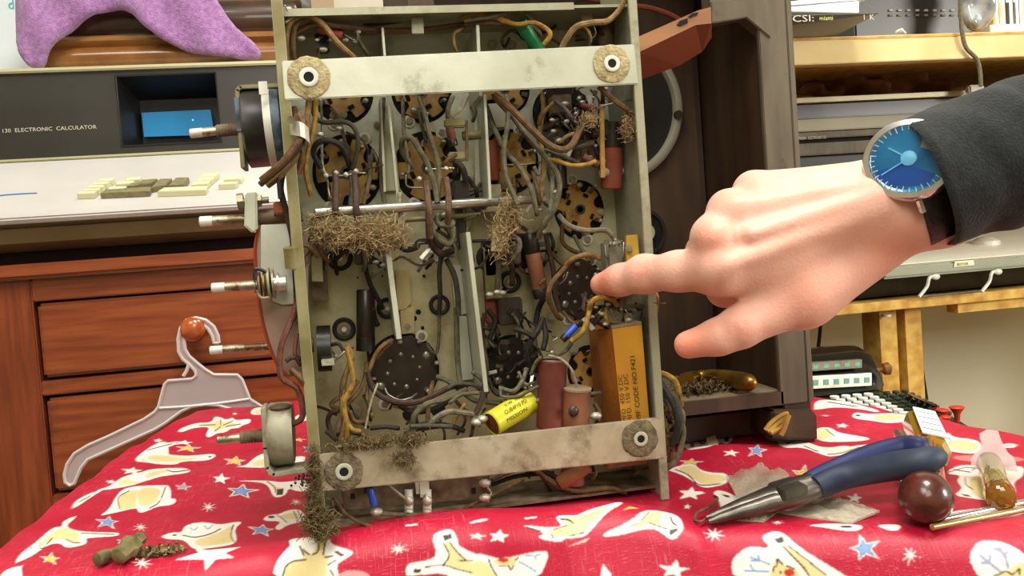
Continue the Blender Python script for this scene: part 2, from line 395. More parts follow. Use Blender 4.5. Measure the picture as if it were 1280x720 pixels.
Pg('B', WH, (500,300),(560,262),(620,248),(637,262),(600,290),(560,330),(480,325)); Star('B', 605, 187, 25, 8, YEL); Star('B', 645, 222, 20, 16, BLU)
Pg('B', WH, (585,95),(640,80),(660,110),(600,115)); Pg('B', WH, (410,90),(430,58),(500,62),(480,88)); Pg('B', CRM, (425,85),(440,68),(480,70),(470,85))
Star('B', 300, 340, 32, 20); Star('B', 152, 372, 32, 14, GRY); Star('B', 380, 388, 62, 28, BLU); Snow('B', 252, 450, 34, 22); Snow('B', 595, 430, 27, 16); Star('B', 460, 540, 50, 24, BLU)
Pg('B', WH, (340,348),(480,345),(540,355),(640,340),(665,385),(600,390),(565,375),(555,402),(525,414),(503,407),(490,370),(460,352)); Pg('B', CRM, (480,350),(525,375),(555,372),(515,395),(500,370)); Ph('B', BLK, (520,380),(546,378),(543,402),(517,404)); Ln('B', BLK, .8, (480,350),(510,370),(515,395))
Pg('B', WH, (-30,365),(88,367),(60,430),(105,415),(130,420),(115,442),(50,447),(0,472),(-30,470)); Pg('B', CRM, (-30,372),(75,375),(45,435),(-20,455)); Ln('B', BLK, .9, (85,370),(60,430),(20,455))
Pg('B', WH, (462,497),(490,480),(530,478),(560,462),(612,458),(636,490),(620,508),(560,520),(530,542),(508,532),(540,505),(480,505)); Pg('B', CRM, (520,490),(570,500),(615,490),(600,470),(560,475)); Dot('B', BLK, 498, 489, 14, 5); Ln('B', BLK, .9, (585,465),(600,498)); Ln('B', BLK, .9, (600,462),(618,492)); Ln('B', BLK, .8, (520,480),(560,510))
Pg('B', WH, (62,565),(110,548),(150,550),(155,525),(200,510),(250,510),(300,520),(340,510),(390,507),(352,535),(364,570),(357,597),(240,613),(190,616),(160,577),(90,577))
Pg('B', CRM, (195,580),(300,550),(350,516),(345,560),(352,590),(240,605),(205,600)); Ln('B', BLK, .9, (150,560),(200,568),(260,555),(300,535)); Ln('B', BLK, .9, (350,520),(340,560),(355,590)); Ln('B', BLU, .9, (180,530),(195,540),(210,528)); Ln('B', BLU, .9, (235,522),(250,535),(270,520)); Dot('B', BLK, 120, 560, 9, 3)
Ph('B', WH, (118,657),(212,628),(200,612),(250,618),(378,606),(318,630),(350,648),(280,655),(240,700),(235,655))
# C
Pg('C', WH, (80,530),(110,430),(160,370),(185,350),(170,310),(390,300),(400,345),(520,378),(510,402),(440,440),(430,470),(450,530))
Pg('C', CRM, (145,530),(160,460),(210,425),(265,420),(235,350),(280,395),(300,400),(340,320),(375,315),(362,400),(405,412),(375,440),(385,530))
Ln('C', BLK, 1.1, (138,530),(160,460),(205,432),(268,426)); Ln('C', BLK, 1.1, (232,350),(255,402)); Ln('C', BLK, 1.1, (250,370),(285,400)); Ln('C', BLK, 1.1, (338,312),(330,380),(300,398)); Ln('C', BLK, 1.1, (372,315),(358,400)); Ln('C', BLK, 1.1, (365,415),(410,405)); Ph('C', BLK, (415,382),(440,380),(478,402),(450,410)); Ln('C', BLK, .9, (380,455),(430,425)); Ln('C', BLK, .9, (395,480),(415,512))
Pg('C', S(226,150,150), (440,500),(500,478),(590,490),(620,530),(430,530))
Snow('C', 758, 368, 60, 38)
Pg('C', WH, (798,505),(800,458),(830,440),(950,422),(962,380),(943,320),(948,285),(1020,260),(1052,268),(1078,320),(1078,355),(1240,425),(1300,440),(1300,560),(1060,530),(990,492),(820,512))
Pg('C', CRM, (1000,452),(1028,420),(1022,370),(1003,335),(1028,328),(1120,430),(1240,435),(1300,445),(1300,560),(1160,505),(1080,478))
Ph('C', BLK, (995,297),(1040,286),(1048,310),(1005,326)); Ph('C', BLK, (842,475),(882,473),(878,495),(840,496)); Ln('C', BLK, 1, (1000,338),(1030,400),(1003,450)); Ln('C', BLK, 1, (1030,330),(1075,385),(1120,430)); Ln('C', BLK, .7, (1080,430),(1230,430)); Ln('C', BLK, .9, (1250,428),(1238,460),(1265,505)); Ln('C', BLK, .8, (900,465),(1000,455),(1080,478),(1200,505))
Pg('C', WH, (1120,232),(1200,206),(1250,208),(1190,226)); Ph('C', WH, (795,240),(860,231),(862,241),(800,247)); Star('C', 1178, 300, 45, 18)
# D
Star('D', 100, 300, 62, 38); Star('D', 1035, 480, 78, 46); Ph('D', WH, (640,530),(655,448),(700,500),(700,530)); Snow('D', 1248, 290, 64, 42)
Pg('D', WH, (-40,385),(50,405),(110,425),(210,400),(350,373),(367,400),(350,450),(310,530),(-40,530)); Pg('D', CRM, (-40,425),(40,440),(60,480),(95,530),(-40,530)); Pg('D', CRM, (60,435),(120,412),(205,413),(180,462),(110,462))
Dot('D', RNO, 125, 427, 30, 13); Ln('D', BLK, 1, (45,420),(60,460),(90,512)); Ln('D', BLK, 1, (150,455),(165,478),(180,455)); Ln('D', BLU, 1.1, (205,435),(245,455),(300,490)); Ln('D', BLU, 1.1, (235,400),(290,405),(325,393)); Ln('D', BLU, 1, (290,405),(300,425)); Ln('D', BLK, .9, (100,458),(140,460)); Ln('D', BLK, .9, (185,430),(205,412))
Pg('D', WH, (210,238),(330,250),(390,255),(442,243),(405,208),(415,188),(520,190),(560,165),(680,130),(740,117),(770,122),(680,167),(595,265),(550,308),(442,312),(437,334),(330,317),(305,300),(350,290),(290,265))
Pg('D', CRM, (400,270),(470,235),(430,205),(520,195),(600,170),(700,130),(660,165),(580,245),(555,285),(440,300),(385,300),(350,270))
Ln('D', BLK, 1.2, (425,208),(470,212),(500,232)); Ln('D', BLK, .9, (245,250),(330,275)); Ln('D', BLK, .8, (390,265),(470,240)); Ln('D', BLK, .8, (375,290),(390,300),(385,312)); Ln('D', BLK, .8, (470,300),(560,280))
for a in ((430,275),(455,262),(465,280),(490,265),(560,195),(620,195),(700,150),(480,240)): Dot('D', BLK, *a, 5, 3)
Pg('D', WH, (652,306),(665,280),(740,250),(820,205),(870,160),(960,163),(1062,188),(1088,250),(1078,275),(1030,326),(985,295),(930,256),(840,268),(760,292))
Pg('D', CRM, (785,268),(870,210),(890,167),(1000,180),(985,225),(1022,262),(900,230),(860,252)); Ph('D', BLK, (1010,265),(1052,256),(1057,270),(1013,300)); Ln('D', BLK, 1.1, (1018,193),(1025,220),(1048,247)); Ln('D', BLK, .8, (800,245),(850,225),(905,165)); Ln('D', BLU, 1, (700,280),(760,262)); Ln('D', BLK, .8, (900,228),(1000,262))
Star('D', 1125, 75, 66, 30); Ph('D', S(230,200,190), (470,355),(590,305),(560,330)); Ph('D', YEL, (760,160),(800,140),(850,152),(805,152)); Ln('D', WH, 1, (240,205),(300,198)); Pg('D', WH, (1240,60),(1300,55),(1310,90),(1260,100))
# E
Pg('E', WH, (96,250),(105,200),(150,160),(220,136),(320,143),(335,180),(367,215),(364,250),(335,278),(300,262),(240,292),(170,302),(130,307),(103,290))
Pg('E', CRM, (148,225),(160,180),(210,145),(310,148),(280,180),(300,245),(230,265),(170,280),(150,255)); Dot('E', RNO, 150, 281, 13, 13); Ph('E', BLK, (318,245),(345,233),(343,262),(322,264))
Ln('E', BLK, 1.1, (160,215),(130,200),(150,195),(165,200)); Ln('E', BLK, 1.1, (150,230),(175,225),(180,260)); Ln('E', BLK, 1.1, (300,160),(290,195),(335,235)); Ln('E', BLU, 1, (105,225),(140,225)); Ln('E', BLU, 1, (105,255),(135,240)); Ln('E', BLK, 1, (180,255),(205,275),(230,240)); Ln('E', BLK, 1, (165,180),(195,150))
Snow('E', 455, 203, 30, 18); Star('E', 355, 322, 42, 18); Star('E', 490, 310, 50, 34, BLU); Star('E', 738, 440, 62, 54, YEL); Star('E', 140, 535, 62, 30); Snow('E', 600, 690, 36, 16); Star('E', 140, 372, 60, 20, YEL)
Pg('E', WH, (10,412),(100,385),(150,376),(210,425),(340,428),(345,482),(240,508),(190,502),(130,455),(60,425)); Pg('E', CRM, (60,405),(150,383),(210,435),(330,440),(330,470),(230,492),(190,485),(130,435))
Ln('E', BLK, .9, (60,410),(130,440),(190,492),(300,485)); Pg('E', WH, (262,527),(300,518),(370,545),(435,580),(300,625),(290,570)); Ph('E', BLK, (300,540),(345,548),(350,560),(325,555))
Pg('E', WH, (527,237),(560,218),(620,235),(690,258),(740,258),(850,300),(984,278),(984,312),(900,342),(850,338),(740,292),(640,297),(603,277),(612,262),(560,257)); Pg('E', CRM, (720,265),(850,310),(984,288),(984,326),(860,328)); Ln('E', BLK, .8, (640,270),(690,262)); Ln('E', BLK, .8, (740,285),(870,330),(960,305)); Dot('E', BLK, 655, 272, 12, 4)
Pg('E', WH, (788,85),(850,45),(984,58),(984,78),(880,75),(800,97)); Pg('E', WH, (800,190),(870,188),(920,220),(984,225),(984,262),(800,262)); Pg('E', CRM, (810,198),(860,200),(900,245),(810,256)); Star('E', 945, 178, 35, 13); Snow('E', 855, 125, 30, 7)
Pg('E', WH, (852,412),(890,350),(984,343),(984,390),(900,412)); Ln('E', BLU, 1, (920,365),(950,380))
Pg('E', WH, (-20,640),(60,652),(100,720),(-20,725)); Ln('E', BLK, 1.4, (35,660),(45,690),(70,708))
# F
Pg('F', WH, (-10,50),(60,38),(200,60),(340,98),(320,108),(250,92),(100,78),(-10,98)); Ln('F', BLK, .7, (60,52),(220,78))
Pg('F', WH, (188,126),(210,106),(280,118),(420,110),(525,132),(520,152),(380,167),(300,152),(205,142)); Pg('F', CRM, (290,128),(420,118),(500,135),(380,152),(300,144)); Dot('F', BLK, 222, 124, 14, 5)
Pg('F', WH, (0,188),(80,186),(110,213),(200,228),(288,243),(272,256),(180,264),(0,264)); Pg('F', CRM, (0,195),(60,200),(90,240),(0,258)); Ln('F', BLK, .8, (50,195),(100,235))
Pg('F', WH, (-10,285),(60,318),(200,283),(345,273),(345,302),(240,307),(140,337),(30,337)); Pg('F', CRM, (20,315),(90,325),(200,295),(300,288),(140,325)); Ln('F', BLK, .8, (60,330),(140,322),(230,290))
Pg('F', WH, (46,412),(100,345),(250,335),(262,370),(150,402),(60,424)); Star('F', 200, 370, 30, 14, BLU); Snow('F', 440, 225, 38, 24); Snow('F', 460, 150, 30, 20)
Pg('F', WH, (660,222),(690,230),(697,208),(722,240),(872,253),(875,322),(800,327),(700,312),(685,300)); Pg('F', CRM, (715,247),(860,262),(865,315),(760,312),(700,295)); Ln('F', BLK, .8, (680,232),(712,255),(690,290))
Pg('F', WH, (975,278),(1050,270),(1065,284),(1040,297),(985,293)); Ln('F', BLK, .6, (990,286),(1040,282))
Pg('F', WH, (675,432),(760,382),(880,393),(1000,400),(1100,388),(1100,445),(1040,480),(1065,545),(950,582),(820,562),(725,547),(780,512),(742,470),(770,440)); Pg('F', CRM, (800,462),(900,430),(925,530),(900,575),(830,545))
Ln('F', BLK, .8, (700,425),(790,400),(850,405)); Ln('F', BLK, .8, (790,450),(795,490),(830,515)); Ph('F', BLK, (760,538),(810,545),(822,553),(790,552)); Ln('F', BLK, .8, (730,410),(820,425)); Ln('F', BLK, .8, (900,545),(880,575)); Star('F', 205, 562, 42, 26)
Pg('F', S(226,120,120), (690,340),(900,330),(1100,345),(1100,370),(800,372)); Pg('F', WH, (660,640),(900,610),(1110,600),(1110,650),(900,680),(660,690)); Pg('F', CRM, (680,650),(900,625),(1110,612),(1110,630),(880,660))
# G
Snow('G', 187, 222, 84, 58)
Pg('G', WH, (315,425),(345,378),(435,306),(545,318),(600,315),(545,260),(545,228),(620,195),(690,203),(820,325),(1130,510),(1200,560),(330,560))
Pg('G', CRM, (685,302),(735,308),(880,430),(1060,560),(890,560),(780,395)); Pg('G', CRM, (590,560),(610,460),(650,400),(692,440),(740,455),(800,490),(840,560)); Dot('G', RNO, 737, 500, 40, 30)
Ph('G', BLK, (624,255),(690,234),(702,277),(655,288)); Ln('G', BLK, 1.2, (688,305),(780,400),(840,460),(885,530)); Ln('G', BLK, .9, (722,298),(830,380),(1010,520)); Ln('G', BLU, 1.2, (450,385),(520,410),(598,442)); Ln('G', BLU, 1.2, (512,372),(520,410)); Ln('G', BLU, 1.2, (455,412),(520,410)); Ln('G', BLU, 1.2, (412,487),(590,488)); Ln('G', BLU, 1.2, (450,440),(480,487)); Ln('G', BLK, 1.1, (650,440),(650,400),(692,442)); Ln('G', BLK, 1.1, (620,500),(625,465),(645,450)); Ln('G', BLK, 1.1, (715,450),(780,475)); Dot('G', BLK, 672, 497, 9, 14)
Pg('G', WH, (860,155),(1000,140),(1250,148),(1280,175),(1200,202),(1090,187),(960,167)); Dot('G', BLK, 1152, 165, 48, 9); Star('G', -5, 20, 30, 20)
# H
Star('H', 118, 325, 112, 92, BLU, -.25); Snow('H', 452, 372, 72, 74)
Pg('H', WH, (888,385),(903,320),(960,268),(1060,262),(1170,292),(1310,375),(1310,560),(970,560),(895,435)); Pg('H', CRM, (1040,560),(1110,480),(1170,490),(1240,425),(1310,430),(1310,560))
for l in (((1055,320),(1120,350),(1150,400),(1165,468)), ((1160,340),(1130,385)), ((1095,312),(1120,350)), ((960,372),(1030,430),(1110,492)), ((1035,368),(1030,428)), ((968,425),(1030,432))): Ln('H', GRY, 2., *l)
Ln('H', BLK, 1.2, (1060,524),(1100,510),(1150,490),(1200,512),(1245,470),(1248,520)); Pg('H', WH, (190,152),(380,146),(384,180),(340,197),(280,187))
# generic prints outside the picture
out_ = (~valid)
u_ = P[:, 0]; v_ = np.where(front, GY.reshape(-1)-0+ (P[:, 2]-TOP), P[:, 1]-(TOP-P[:, 2]))
gx = np.floor(u_/.05); gy_ = np.floor(v_/.05); hx = (u_/.05-gx-.5); hy = (v_/.05-gy_-.5)
an = np.arctan2(hy, hx)+gx; rr = np.hypot(hx, hy); big = ((gx+gy_) % 2) == 0
colr[out_ & big & (rr < .2+.12*np.cos(5*an))] = WH; colr[out_ & big & (rr < .12+.08*np.cos(5*an))] = BLU
colr[out_ & ~big & (rr < .3+.08*np.cos(3*an))] = WH; colr[out_ & ~big & (rr < .22+.07*np.cos(3*an))] = CRM
cg = colr.reshape(NI, NJ, 3)
for ax_ in (0, 1):
    cg = .64*cg+.18*np.roll(cg, 1, ax_)+.18*np.roll(cg, -1, ax_)
colr = cg.reshape(-1, 3)
me = bpy.data.meshes.new('tablecloth')
me.vertices.add(len(P)); me.vertices.foreach_set('co', P.astype(np.float32).ravel())
I, J = np.meshgrid(np.arange(NI-1), np.arange(NJ-1), indexing='ij'); b0 = (I*NJ+J).ravel()
quads = np.stack([b0, b0+NJ, b0+NJ+1, b0+1], 1).astype(np.int32)
me.loops.add(quads.size); me.loops.foreach_set('vertex_index', quads.ravel())
me.polygons.add(len(quads)); me.polygons.foreach_set('loop_start', np.arange(0, quads.size, 4, dtype=np.int32))
me.update(calc_edges=True)
ca = me.color_attributes.new('print', 'FLOAT_COLOR', 'POINT')
ca.data.foreach_set('color', np.concatenate([colr, np.ones((len(P), 1))], 1).astype(np.float32).ravel())
me.polygons.foreach_set('use_smooth', np.ones(len(quads), bool))
cloth_mat = mat('tablecloth_print', RED, .5)
nt = cloth_mat.node_tree; N = nt.nodes; L = nt.links; b = N['Principled BSDF']
b.inputs['Roughness'].default_value = .42; b.inputs['Specular IOR Level'].default_value = .4
aa = N.new('ShaderNodeAttribute'); aa.attribute_name = 'print'
tc = N.new('ShaderNodeTexCoord')
def wv(ax, sc):
    w = N.new('ShaderNodeTexNoise'); w.inputs['Scale'].default_value = 1; w.inputs['Detail'].default_value = 2
    mp = N.new('ShaderNodeMapping'); mp.inputs['Scale'].default_value = sc; L.new(tc.outputs['Object'], mp.inputs['Vector']); L.new(mp.outputs['Vector'], w.inputs['Vector']); return w.outputs['Fac']
a1 = wv(0, (90, 1400, 1400)); a2 = wv(1, (1400, 90, 90))
mx = N.new('ShaderNodeMath'); mx.operation = 'MAXIMUM'; L.new(a1, mx.inputs[0]); L.new(a2, mx.inputs[1])
big_ = N.new('ShaderNodeTexNoise'); big_.inputs['Scale'].default_value = 14; L.new(tc.outputs['Object'], big_.inputs['Vector'])
rp = N.new('ShaderNodeMapRange'); rp.inputs[1].default_value = .58; rp.inputs[2].default_value = .78; rp.inputs[4].default_value = .42; L.new(mx.outputs[0], rp.inputs[0])
rb = N.new('ShaderNodeMapRange'); rb.inputs[1].default_value = .35; rb.inputs[2].default_value = .7; L.new(big_.outputs['Fac'], rb.inputs[0])
ml = N.new('ShaderNodeMath'); ml.operation = 'MULTIPLY'; L.new(rp.outputs[0], ml.inputs[0]); L.new(rb.outputs[0], ml.inputs[1])
mc = N.new('ShaderNodeMix'); mc.data_type = 'RGBA'; L.new(ml.outputs[0], mc.inputs[0]); L.new(aa.outputs['Color'], mc.inputs[6]); mc.inputs[7].default_value = (*S(240, 150, 160), 1)
L.new(mc.outputs[2], b.inputs['Base Color'])
bp = N.new('ShaderNodeBump'); bp.inputs['Strength'].default_value = .35; bp.inputs['Distance'].default_value = .0005; L.new(mx.outputs[0], bp.inputs['Height']); L.new(bp.outputs['Normal'], b.inputs['Normal'])
me.materials.append(cloth_mat)
clo = bpy.data.objects.new('tablecloth', me); col.objects.link(clo)
tag(clo, 'red cotton tablecloth printed with reindeer, stars and snowflakes draped over the table', 'tablecloth')
# the table under the cloth
m_('pine', S(170, 120, 70), .5, c2=S(140, 92, 50), vscale=6, stretch=(1, 14, 14))
tb = thing('work_table', 'small wooden table hidden under the red reindeer tablecloth', 'table', (.1, .6, 0))
tpoly = [(-.165, .475, 0), (.37, .375, 0), (.372, .47, 0), (.34, .63, 0), (.28, .70, 0), (.14, .80, 0), (0, .85, 0), (-.11, .86, 0), (-.15, .8, 0)]
MB().prism([V(x, y, TOP-.035) for x, y, _ in tpoly], (0, 0, .028)).build('tabletop', 'pine', tb)
for x, y in ((-.12, .5), (.33, .42), (.30, .62), (-.10, .8)): MB().cyl((x, y, 0), (x, y, TOP-.036), .015, 12, None, .02).build('leg', 'pine', tb)
# ================================================================ radio chassis
YC = .425; PW = 50
def c(px, py, w=0.): return at(px, py, Y=YC+w/1000)
KZ = {0: (340, 0, 4.923), 8: (580, 0, 4.923), 1: (370, 110, 4.8), 2: (590, 110, 4.8), 3: (370, 240, 4.8), 4: (590, 240, 4.8), 5: (370, 380, 4.5), 6: (590, 380, 4.5), 7: (370, 520, 2.667), 'L': (230, 80, 2.4), 'M': (230, 330, 2.056), 'P': (0, 0, 1)}
def kc(k, x, y, w): ox, oy, s_ = KZ[k]; return c(ox+x/s_, oy+y/s_, w)
XA, XB, ZA, ZB = -.0235, .1515, TOP+.004, 1.012
ch = thing('radio_chassis', 'dirty metal radio chassis full of wires standing on the red cloth', 'radio chassis', ((XA+XB)/2, YC+.025, ZA))
IY = V(0, 1, 0); IX = V(1, 0, 0); IZ = V(0, 0, 1)
yp = YC+PW/1000
MB().box((XA, yp, ZA), (XB, yp+.0015, ZB-.012)).build('chassis_pan', 'pan', ch)
b = MB().box((XA, YC, ZA-.002), (XA+.0016, yp+.0015, ZB)).box((XA-.001, YC-.0008, ZA-.002), (XA+.0042, YC+.001, ZB), 'olive')
b.build('side_wall', 'wallmetal', ch, bevel=.0003)
b = MB().box((XB-.0016, YC, ZA-.003), (XB, yp+.0015, ZB)).box((XB-.0035, YC-.0008, ZA-.003), (XB+.001, YC+.0012, ZB))
b.build('side_wall', 'wallmetal', ch, bevel=.0003)
# ragged white nicks on the right wall
zt = .9925
MB().box((XA+.0016, YC+.006, zt), (XB-.0016, yp, zt+.0014)).box((XA+.0016, YC+.005, zt-.001), (XB-.03, YC+.0065, zt+.0025)).build('end_wall', 'wallmetal', ch)
MB().box((XA+.0016, YC+.012, ZA), (XB-.0016, yp, ZA+.0014)).build('end_wall', 'rusty', ch)  # dark rust material here paints in the shade beneath the lower strap
# straps
def quad_plate(name, pts, th, m, w=0, **kw):
    p = [c(x, y, w) for x, y in pts]
    return MB().prism(p, (0, th/1000, 0), m).build(name, m, ch, bevel=.0004, **kw)
s1 = MB().prism([c(352, 76, -1.6), c(793, 55, -1.6), c(798, 105, -1.6), c(356, 125, -1.6)], (0, .0016, 0)).build('strap', 'zinc', ch, bevel=.0005)
s2 = MB().prism([c(397, 568, -1.6), c(829, 521, -1.6), c(832, 573, -1.6), c(400, 615, -1.6)], (0, .0016, 0)).build('strap', 'zincdirty', ch, bevel=.0005)
def grommet(par, x, y, R, hole, m2='felt', nz=.05, sd=1, e2='whitemetal'):
    g = random.Random(sd)
    ce = c(x, y, -1.7); k = .0004
    n = 40
    mb = MB()
    r1 = [ce+V(cos(2*pi*i/n), 0, sin(2*pi*i/n))*R*k*(1+g.uniform(-nz, nz)*.5) for i in range(n)]
    r2 = [ce+V(cos(2*pi*i/n), 0, sin(2*pi*i/n))*R*k*.93+V(0, -.0006, 0) for i in range(n)]
    r3 = [ce+V(cos(2*pi*i/n), 0, sin(2*pi*i/n))*R*k*.45+V(0, -.0008, 0) for i in range(n)]
    mb.rings([r1, r2, r3], m2, True, True)
    f = mb.build('felt_washer', m2, par)
    e = MB().lathe(ce+V(0, -.0012, 0), (0, -1, 0), [(0, hole*k*1.9), (.0005, hole*k*1.8), (.0007, hole*k*1.5), (.0005, hole*k), (-.0006, hole*k*.95), (-.0007, .0001)], 24)
    e.build('eyelet', e2, par)
    MB().cyl(ce+V(0, -.0012, 0), ce+V(0, -.0014, 0), hole*k*.98, 20).build('bolt_hole', 'hole', par)
grommet(s1, 386, 97, 25, 6, sd=1); grommet(s1, 764, 80, 24, 5.5, sd=2)
grommet(s2, 430, 589, 23, 5.5, 'feltdk', .12, sd=3, e2='zinc'); grommet(s2, 800, 548, 24, 5, 'feltdk', .1, sd=4, e2='zinc')
# ---- fins / partitions perpendicular to the pan
def fin(x0, y0, x1, y1, w0, w1, th=1.6, m='wallmetal', back0=None, nm='partition'):
    """front edge runs from (x0,y0) to (x1,y1) at depth w0; goes back to w1"""
    a, bb = c(x0, y0, w0), c(x1, y1, w0); e = V(0, (w1-w0)/1000, 0); t = V(th/2000, 0, 0)
    return MB().hexa([a-t, a+t, a+t+e, a-t+e, bb-t, bb+t, bb+t+e, bb-t+e]).build(nm, m, ch, bevel=.0002)
fin(478, 34, 481, 70, 18, 50, 1.2, 'zinc'); fin(597, 30, 601, 120, 14, 50, 1.6, 'zinc')
fin(485, 120, 503, 305, 22, 24, 1.2, 'zinc')           # thin long rod
fin(484, 306, 499, 424, 12, 50, 2.6, 'zinc'); fin(585, 290, 608, 490, 10, 50, 2.2, 'zinc')
fin(606, 118, 613, 250, 14, 50, 1.4, 'zinc'); fin(476, 122, 481, 240, 34, 50, 1.2, 'pan')
def flat(nm, pts, w, th, m, **kw):
    return MB().prism([c(x, y, w) for x, y in pts], (0, th/1000, 0)).build(nm, m, ch, bevel=.0002, **kw)
flat('bracket', [(488, 122), (500, 238), (480, 239), (478, 124)], 46, 3, 'pan')
flat('bracket', [(592, 118), (606, 120), (612, 230), (594, 233)], 40, 3, 'pan')
flat('bracket', [(494, 338), (511, 338), (514, 378), (508, 386), (497, 388)], 46, 3, 'cream2')
flat('bracket', [(563, 331), (578, 331), (584, 392), (570, 395)], 46, 3, 'zinc')
flat('bracket', [(571, 395), (583, 395), (592, 474), (577, 476)], 44, 2, 'zinc')
flat('bracket', [(500, 385), (518, 383), (518, 416), (502, 418)], 47, 2, 'cream2')
flat('bracket', [(608, 130), (632, 128), (637, 158), (612, 160)], 42, 3, 'whitemetal')
flat('terminal_plate', [(425, 603), (612, 592), (614, 622), (430, 638)], 20, 1.6, 'rusty')
flat('bracket', [(386, 272), (407, 270), (410, 376), (390, 377)], 38, 6, 'rusty')
flat('bracket', [(388, 312), (402, 312), (404, 352), (390, 352)], 30, 2, 'olive')
flat('bracket', [(580, 232), (626, 230), (628, 264), (598, 266), (583, 290)], 38, 3, 'pan')
flat('bracket', [(604, 310), (625, 308), (628, 372), (608, 374)], 40, 4, 'olive')
flat('bracket', [(661, 312), (674, 310), (690, 470), (676, 473)], 44, 3, 'pan')
# ---- control shaft rods across
MB().cyl(c(393, 266, 8), c(682, 248, 26), .0024, 20, None, None, .0004).build('shaft_rod', 'steel', ch)
MB().cyl(c(480, 277, 30), c(600, 268, 34), .0014, 10).build('rod', 'olive', ch)
# ---- sockets
def socket(px, py, R, m='phenol', kind='round', rot=0., pins=8, elong=1., w=50, sd=0, tabs=True):
    k = .00044; g = random.Random(sd+int(px)); ce = c(px, py, w-.3); R *= k
    def pt(a, r, dz=0): return ce+V(cos(a)*r, -dz, sin(a)*r*elong)
    n = 36
    mb = MB().prism([pt(2*pi*i/n, R*1.08) for i in range(n)], (0, .0004, 0))
    so = mb.build('tube_socket', 'hole', ch)
    if kind == 'round':      # phenolic wafer with rounded cut holes
        N_ = 120; poly = []
        for i in range(N_):
            a = 2*pi*i/N_; r = R*.96
            for q_ in range(6):
                dd = (a-rot-.4-q_*pi/3+pi) % (2*pi)-pi
                if abs(dd) < .235: r = min(r, R*(.84*cos(dd)-sqrt(max(0, .2**2-(.84*sin(dd))**2))))
            poly.append(pt(a, r, .0006))
        MB().prism(poly, (0, -.0014, 0)).build('wafer', m, so, bevel=.0002)
        for q_ in range(4):
            a = rot+2*pi*q_/4+.15
            MB().cyl(pt(a, R*.5, .002), pt(a, R*.62, .0022), R*.12, 14).build('pin_hole', 'hole', so)
        MB().lathe(pt(0, 0, .002), (0, -1, 0), [(0, R*.22), (.0003, R*.22), (.0003, R*.14), (0, R*.12)], 20).build('key_hole', 'bakelite', so)
    else:                    # dark moulded octagon
        poly = [pt(rot+2*pi*(i+.5)/8, R*1.05, .0006) for i in range(8)]
        MB().prism(poly, (0, -.0035, 0)).build('wafer', m, so, bevel=.0006)
        for q_ in range(pins):
            a = rot+2*pi*q_/pins
            MB().sph(pt(a, R*.48, .0042), .0013*g.uniform(.7, 1.1), 8, None, (1, .5, 1)).build('rivet', 'eyelet', so)
        for q_ in range(2):
            MB().sph(pt(rot+.4+pi*q_, R*.8, .0042), .0022, 10, None, (1, .4, 1)).build('rivet', 'eyelet', so)
    for q_ in range(pins):
        if kind == 'round' and g.random() < .25: continue
        a = rot+2*pi*q_/pins+g.uniform(-.1, .1); r0 = R*(.72 if kind == 'round' else .8); base = pt(a, r0, .003)
        d = nrm(V(cos(a)*.5+g.uniform(-.3, .3), -1.2, sin(a)*.5+g.uniform(-.3, .3)))
        sdv = nrm(V(-sin(a), 0, cos(a)))*.0011; th = nrm(np.cross(d, sdv))*.0002; L_ = g.uniform(.004, .007)
        mb = MB().obox(base+d*L_/2, sdv, th, d*L_/2)
        if g.random() < .6: mb.sph(base+d*L_, .0015*g.uniform(.7, 1.3), 8, 'solder', (1, 1, .8))
        mb.build('solder_lug', 'screw', so)
    if tabs:
        for s_ in (0, 1):
            a = rot+.1+pi*s_+pi/4
            MB().cyl(pt(a, R*1.13, .0002), pt(a, R*1.13, .0022), .0019, 6).build('screw', 'screw', so)
            MB().cyl(pt(a, R*1.13, -.0001), pt(a, R*1.13, .0008), .0033, 16).build('mounting_ear', 'whitemetal', so)
    return so
socket(429, 118, 33, rot=.3, sd=1); socket(527, 116, 34, rot=.2, sd=2); socket(630, 112, 30, rot=.4, sd=3)
socket(434, 216, 38, rot=.1, elong=1.12, sd=4); socket(535, 210, 38, rot=.2, elong=1.1, sd=5); socket(637, 202, 34, 'phenol', rot=.3, elong=1.1, sd=6)
socket(724, 262, 30, 'phenolor', rot=.9, elong=1.15, sd=7); socket(737, 464, 27, 'phenolor', rot=.3, elong=1.15, sd=8)
socket(504, 462, 41, 'bakelite', 'oct', .1, sd=9, elong=1.02); socket(640, 455, 34, 'bakeblack', 'oct', .3, sd=10); socket(724, 362, 33, 'bakelite', 'oct', .2, sd=11, elong=1.1)
socket(702, 142, 34, 'bakeblack', 'oct', .2, sd=12, w=44); socket(792, 622, 14, 'bakeblack', 'oct', w=46, tabs=False)
# ---- grommets and nuts on the pan
def ringnut(px, py, R, nut=True, w=50, name='rubber_grommet'):
    k = .00044; ce = c(px, py, w)
    o = MB().lathe(ce, (0, -1, 0), [(0, R*k), (.0014, R*k), (.002, R*k*.85), (.0016, R*k*.6), (.0002, R*k*.55)], 28).build(name, 'rubber', ch)
    if nut:
        MB().cyl(ce+V(0, -.0002, 0), ce+V(0, -.0014, 0), R*k*.62, 24).build('washer', 'screw', o)
        MB().cyl(ce+V(0, -.0014, 0), ce+V(0, -.0036, 0), R*k*.4, 6).build('nut', 'screw', o)
        MB().cyl(ce+V(0, -.0036, 0), ce+V(0, -.0048, 0), R*k*.2, 12).build('stud', 'whitemetal', o)
    return o
ringnut(430, 411, 14); ringnut(425, 323, 15); ringnut(549, 381, 13); ringnut(484, 385, 13); ringnut(637, 352, 14); ringnut(613, 322, 18, False); ringnut(540, 600, 8, False)
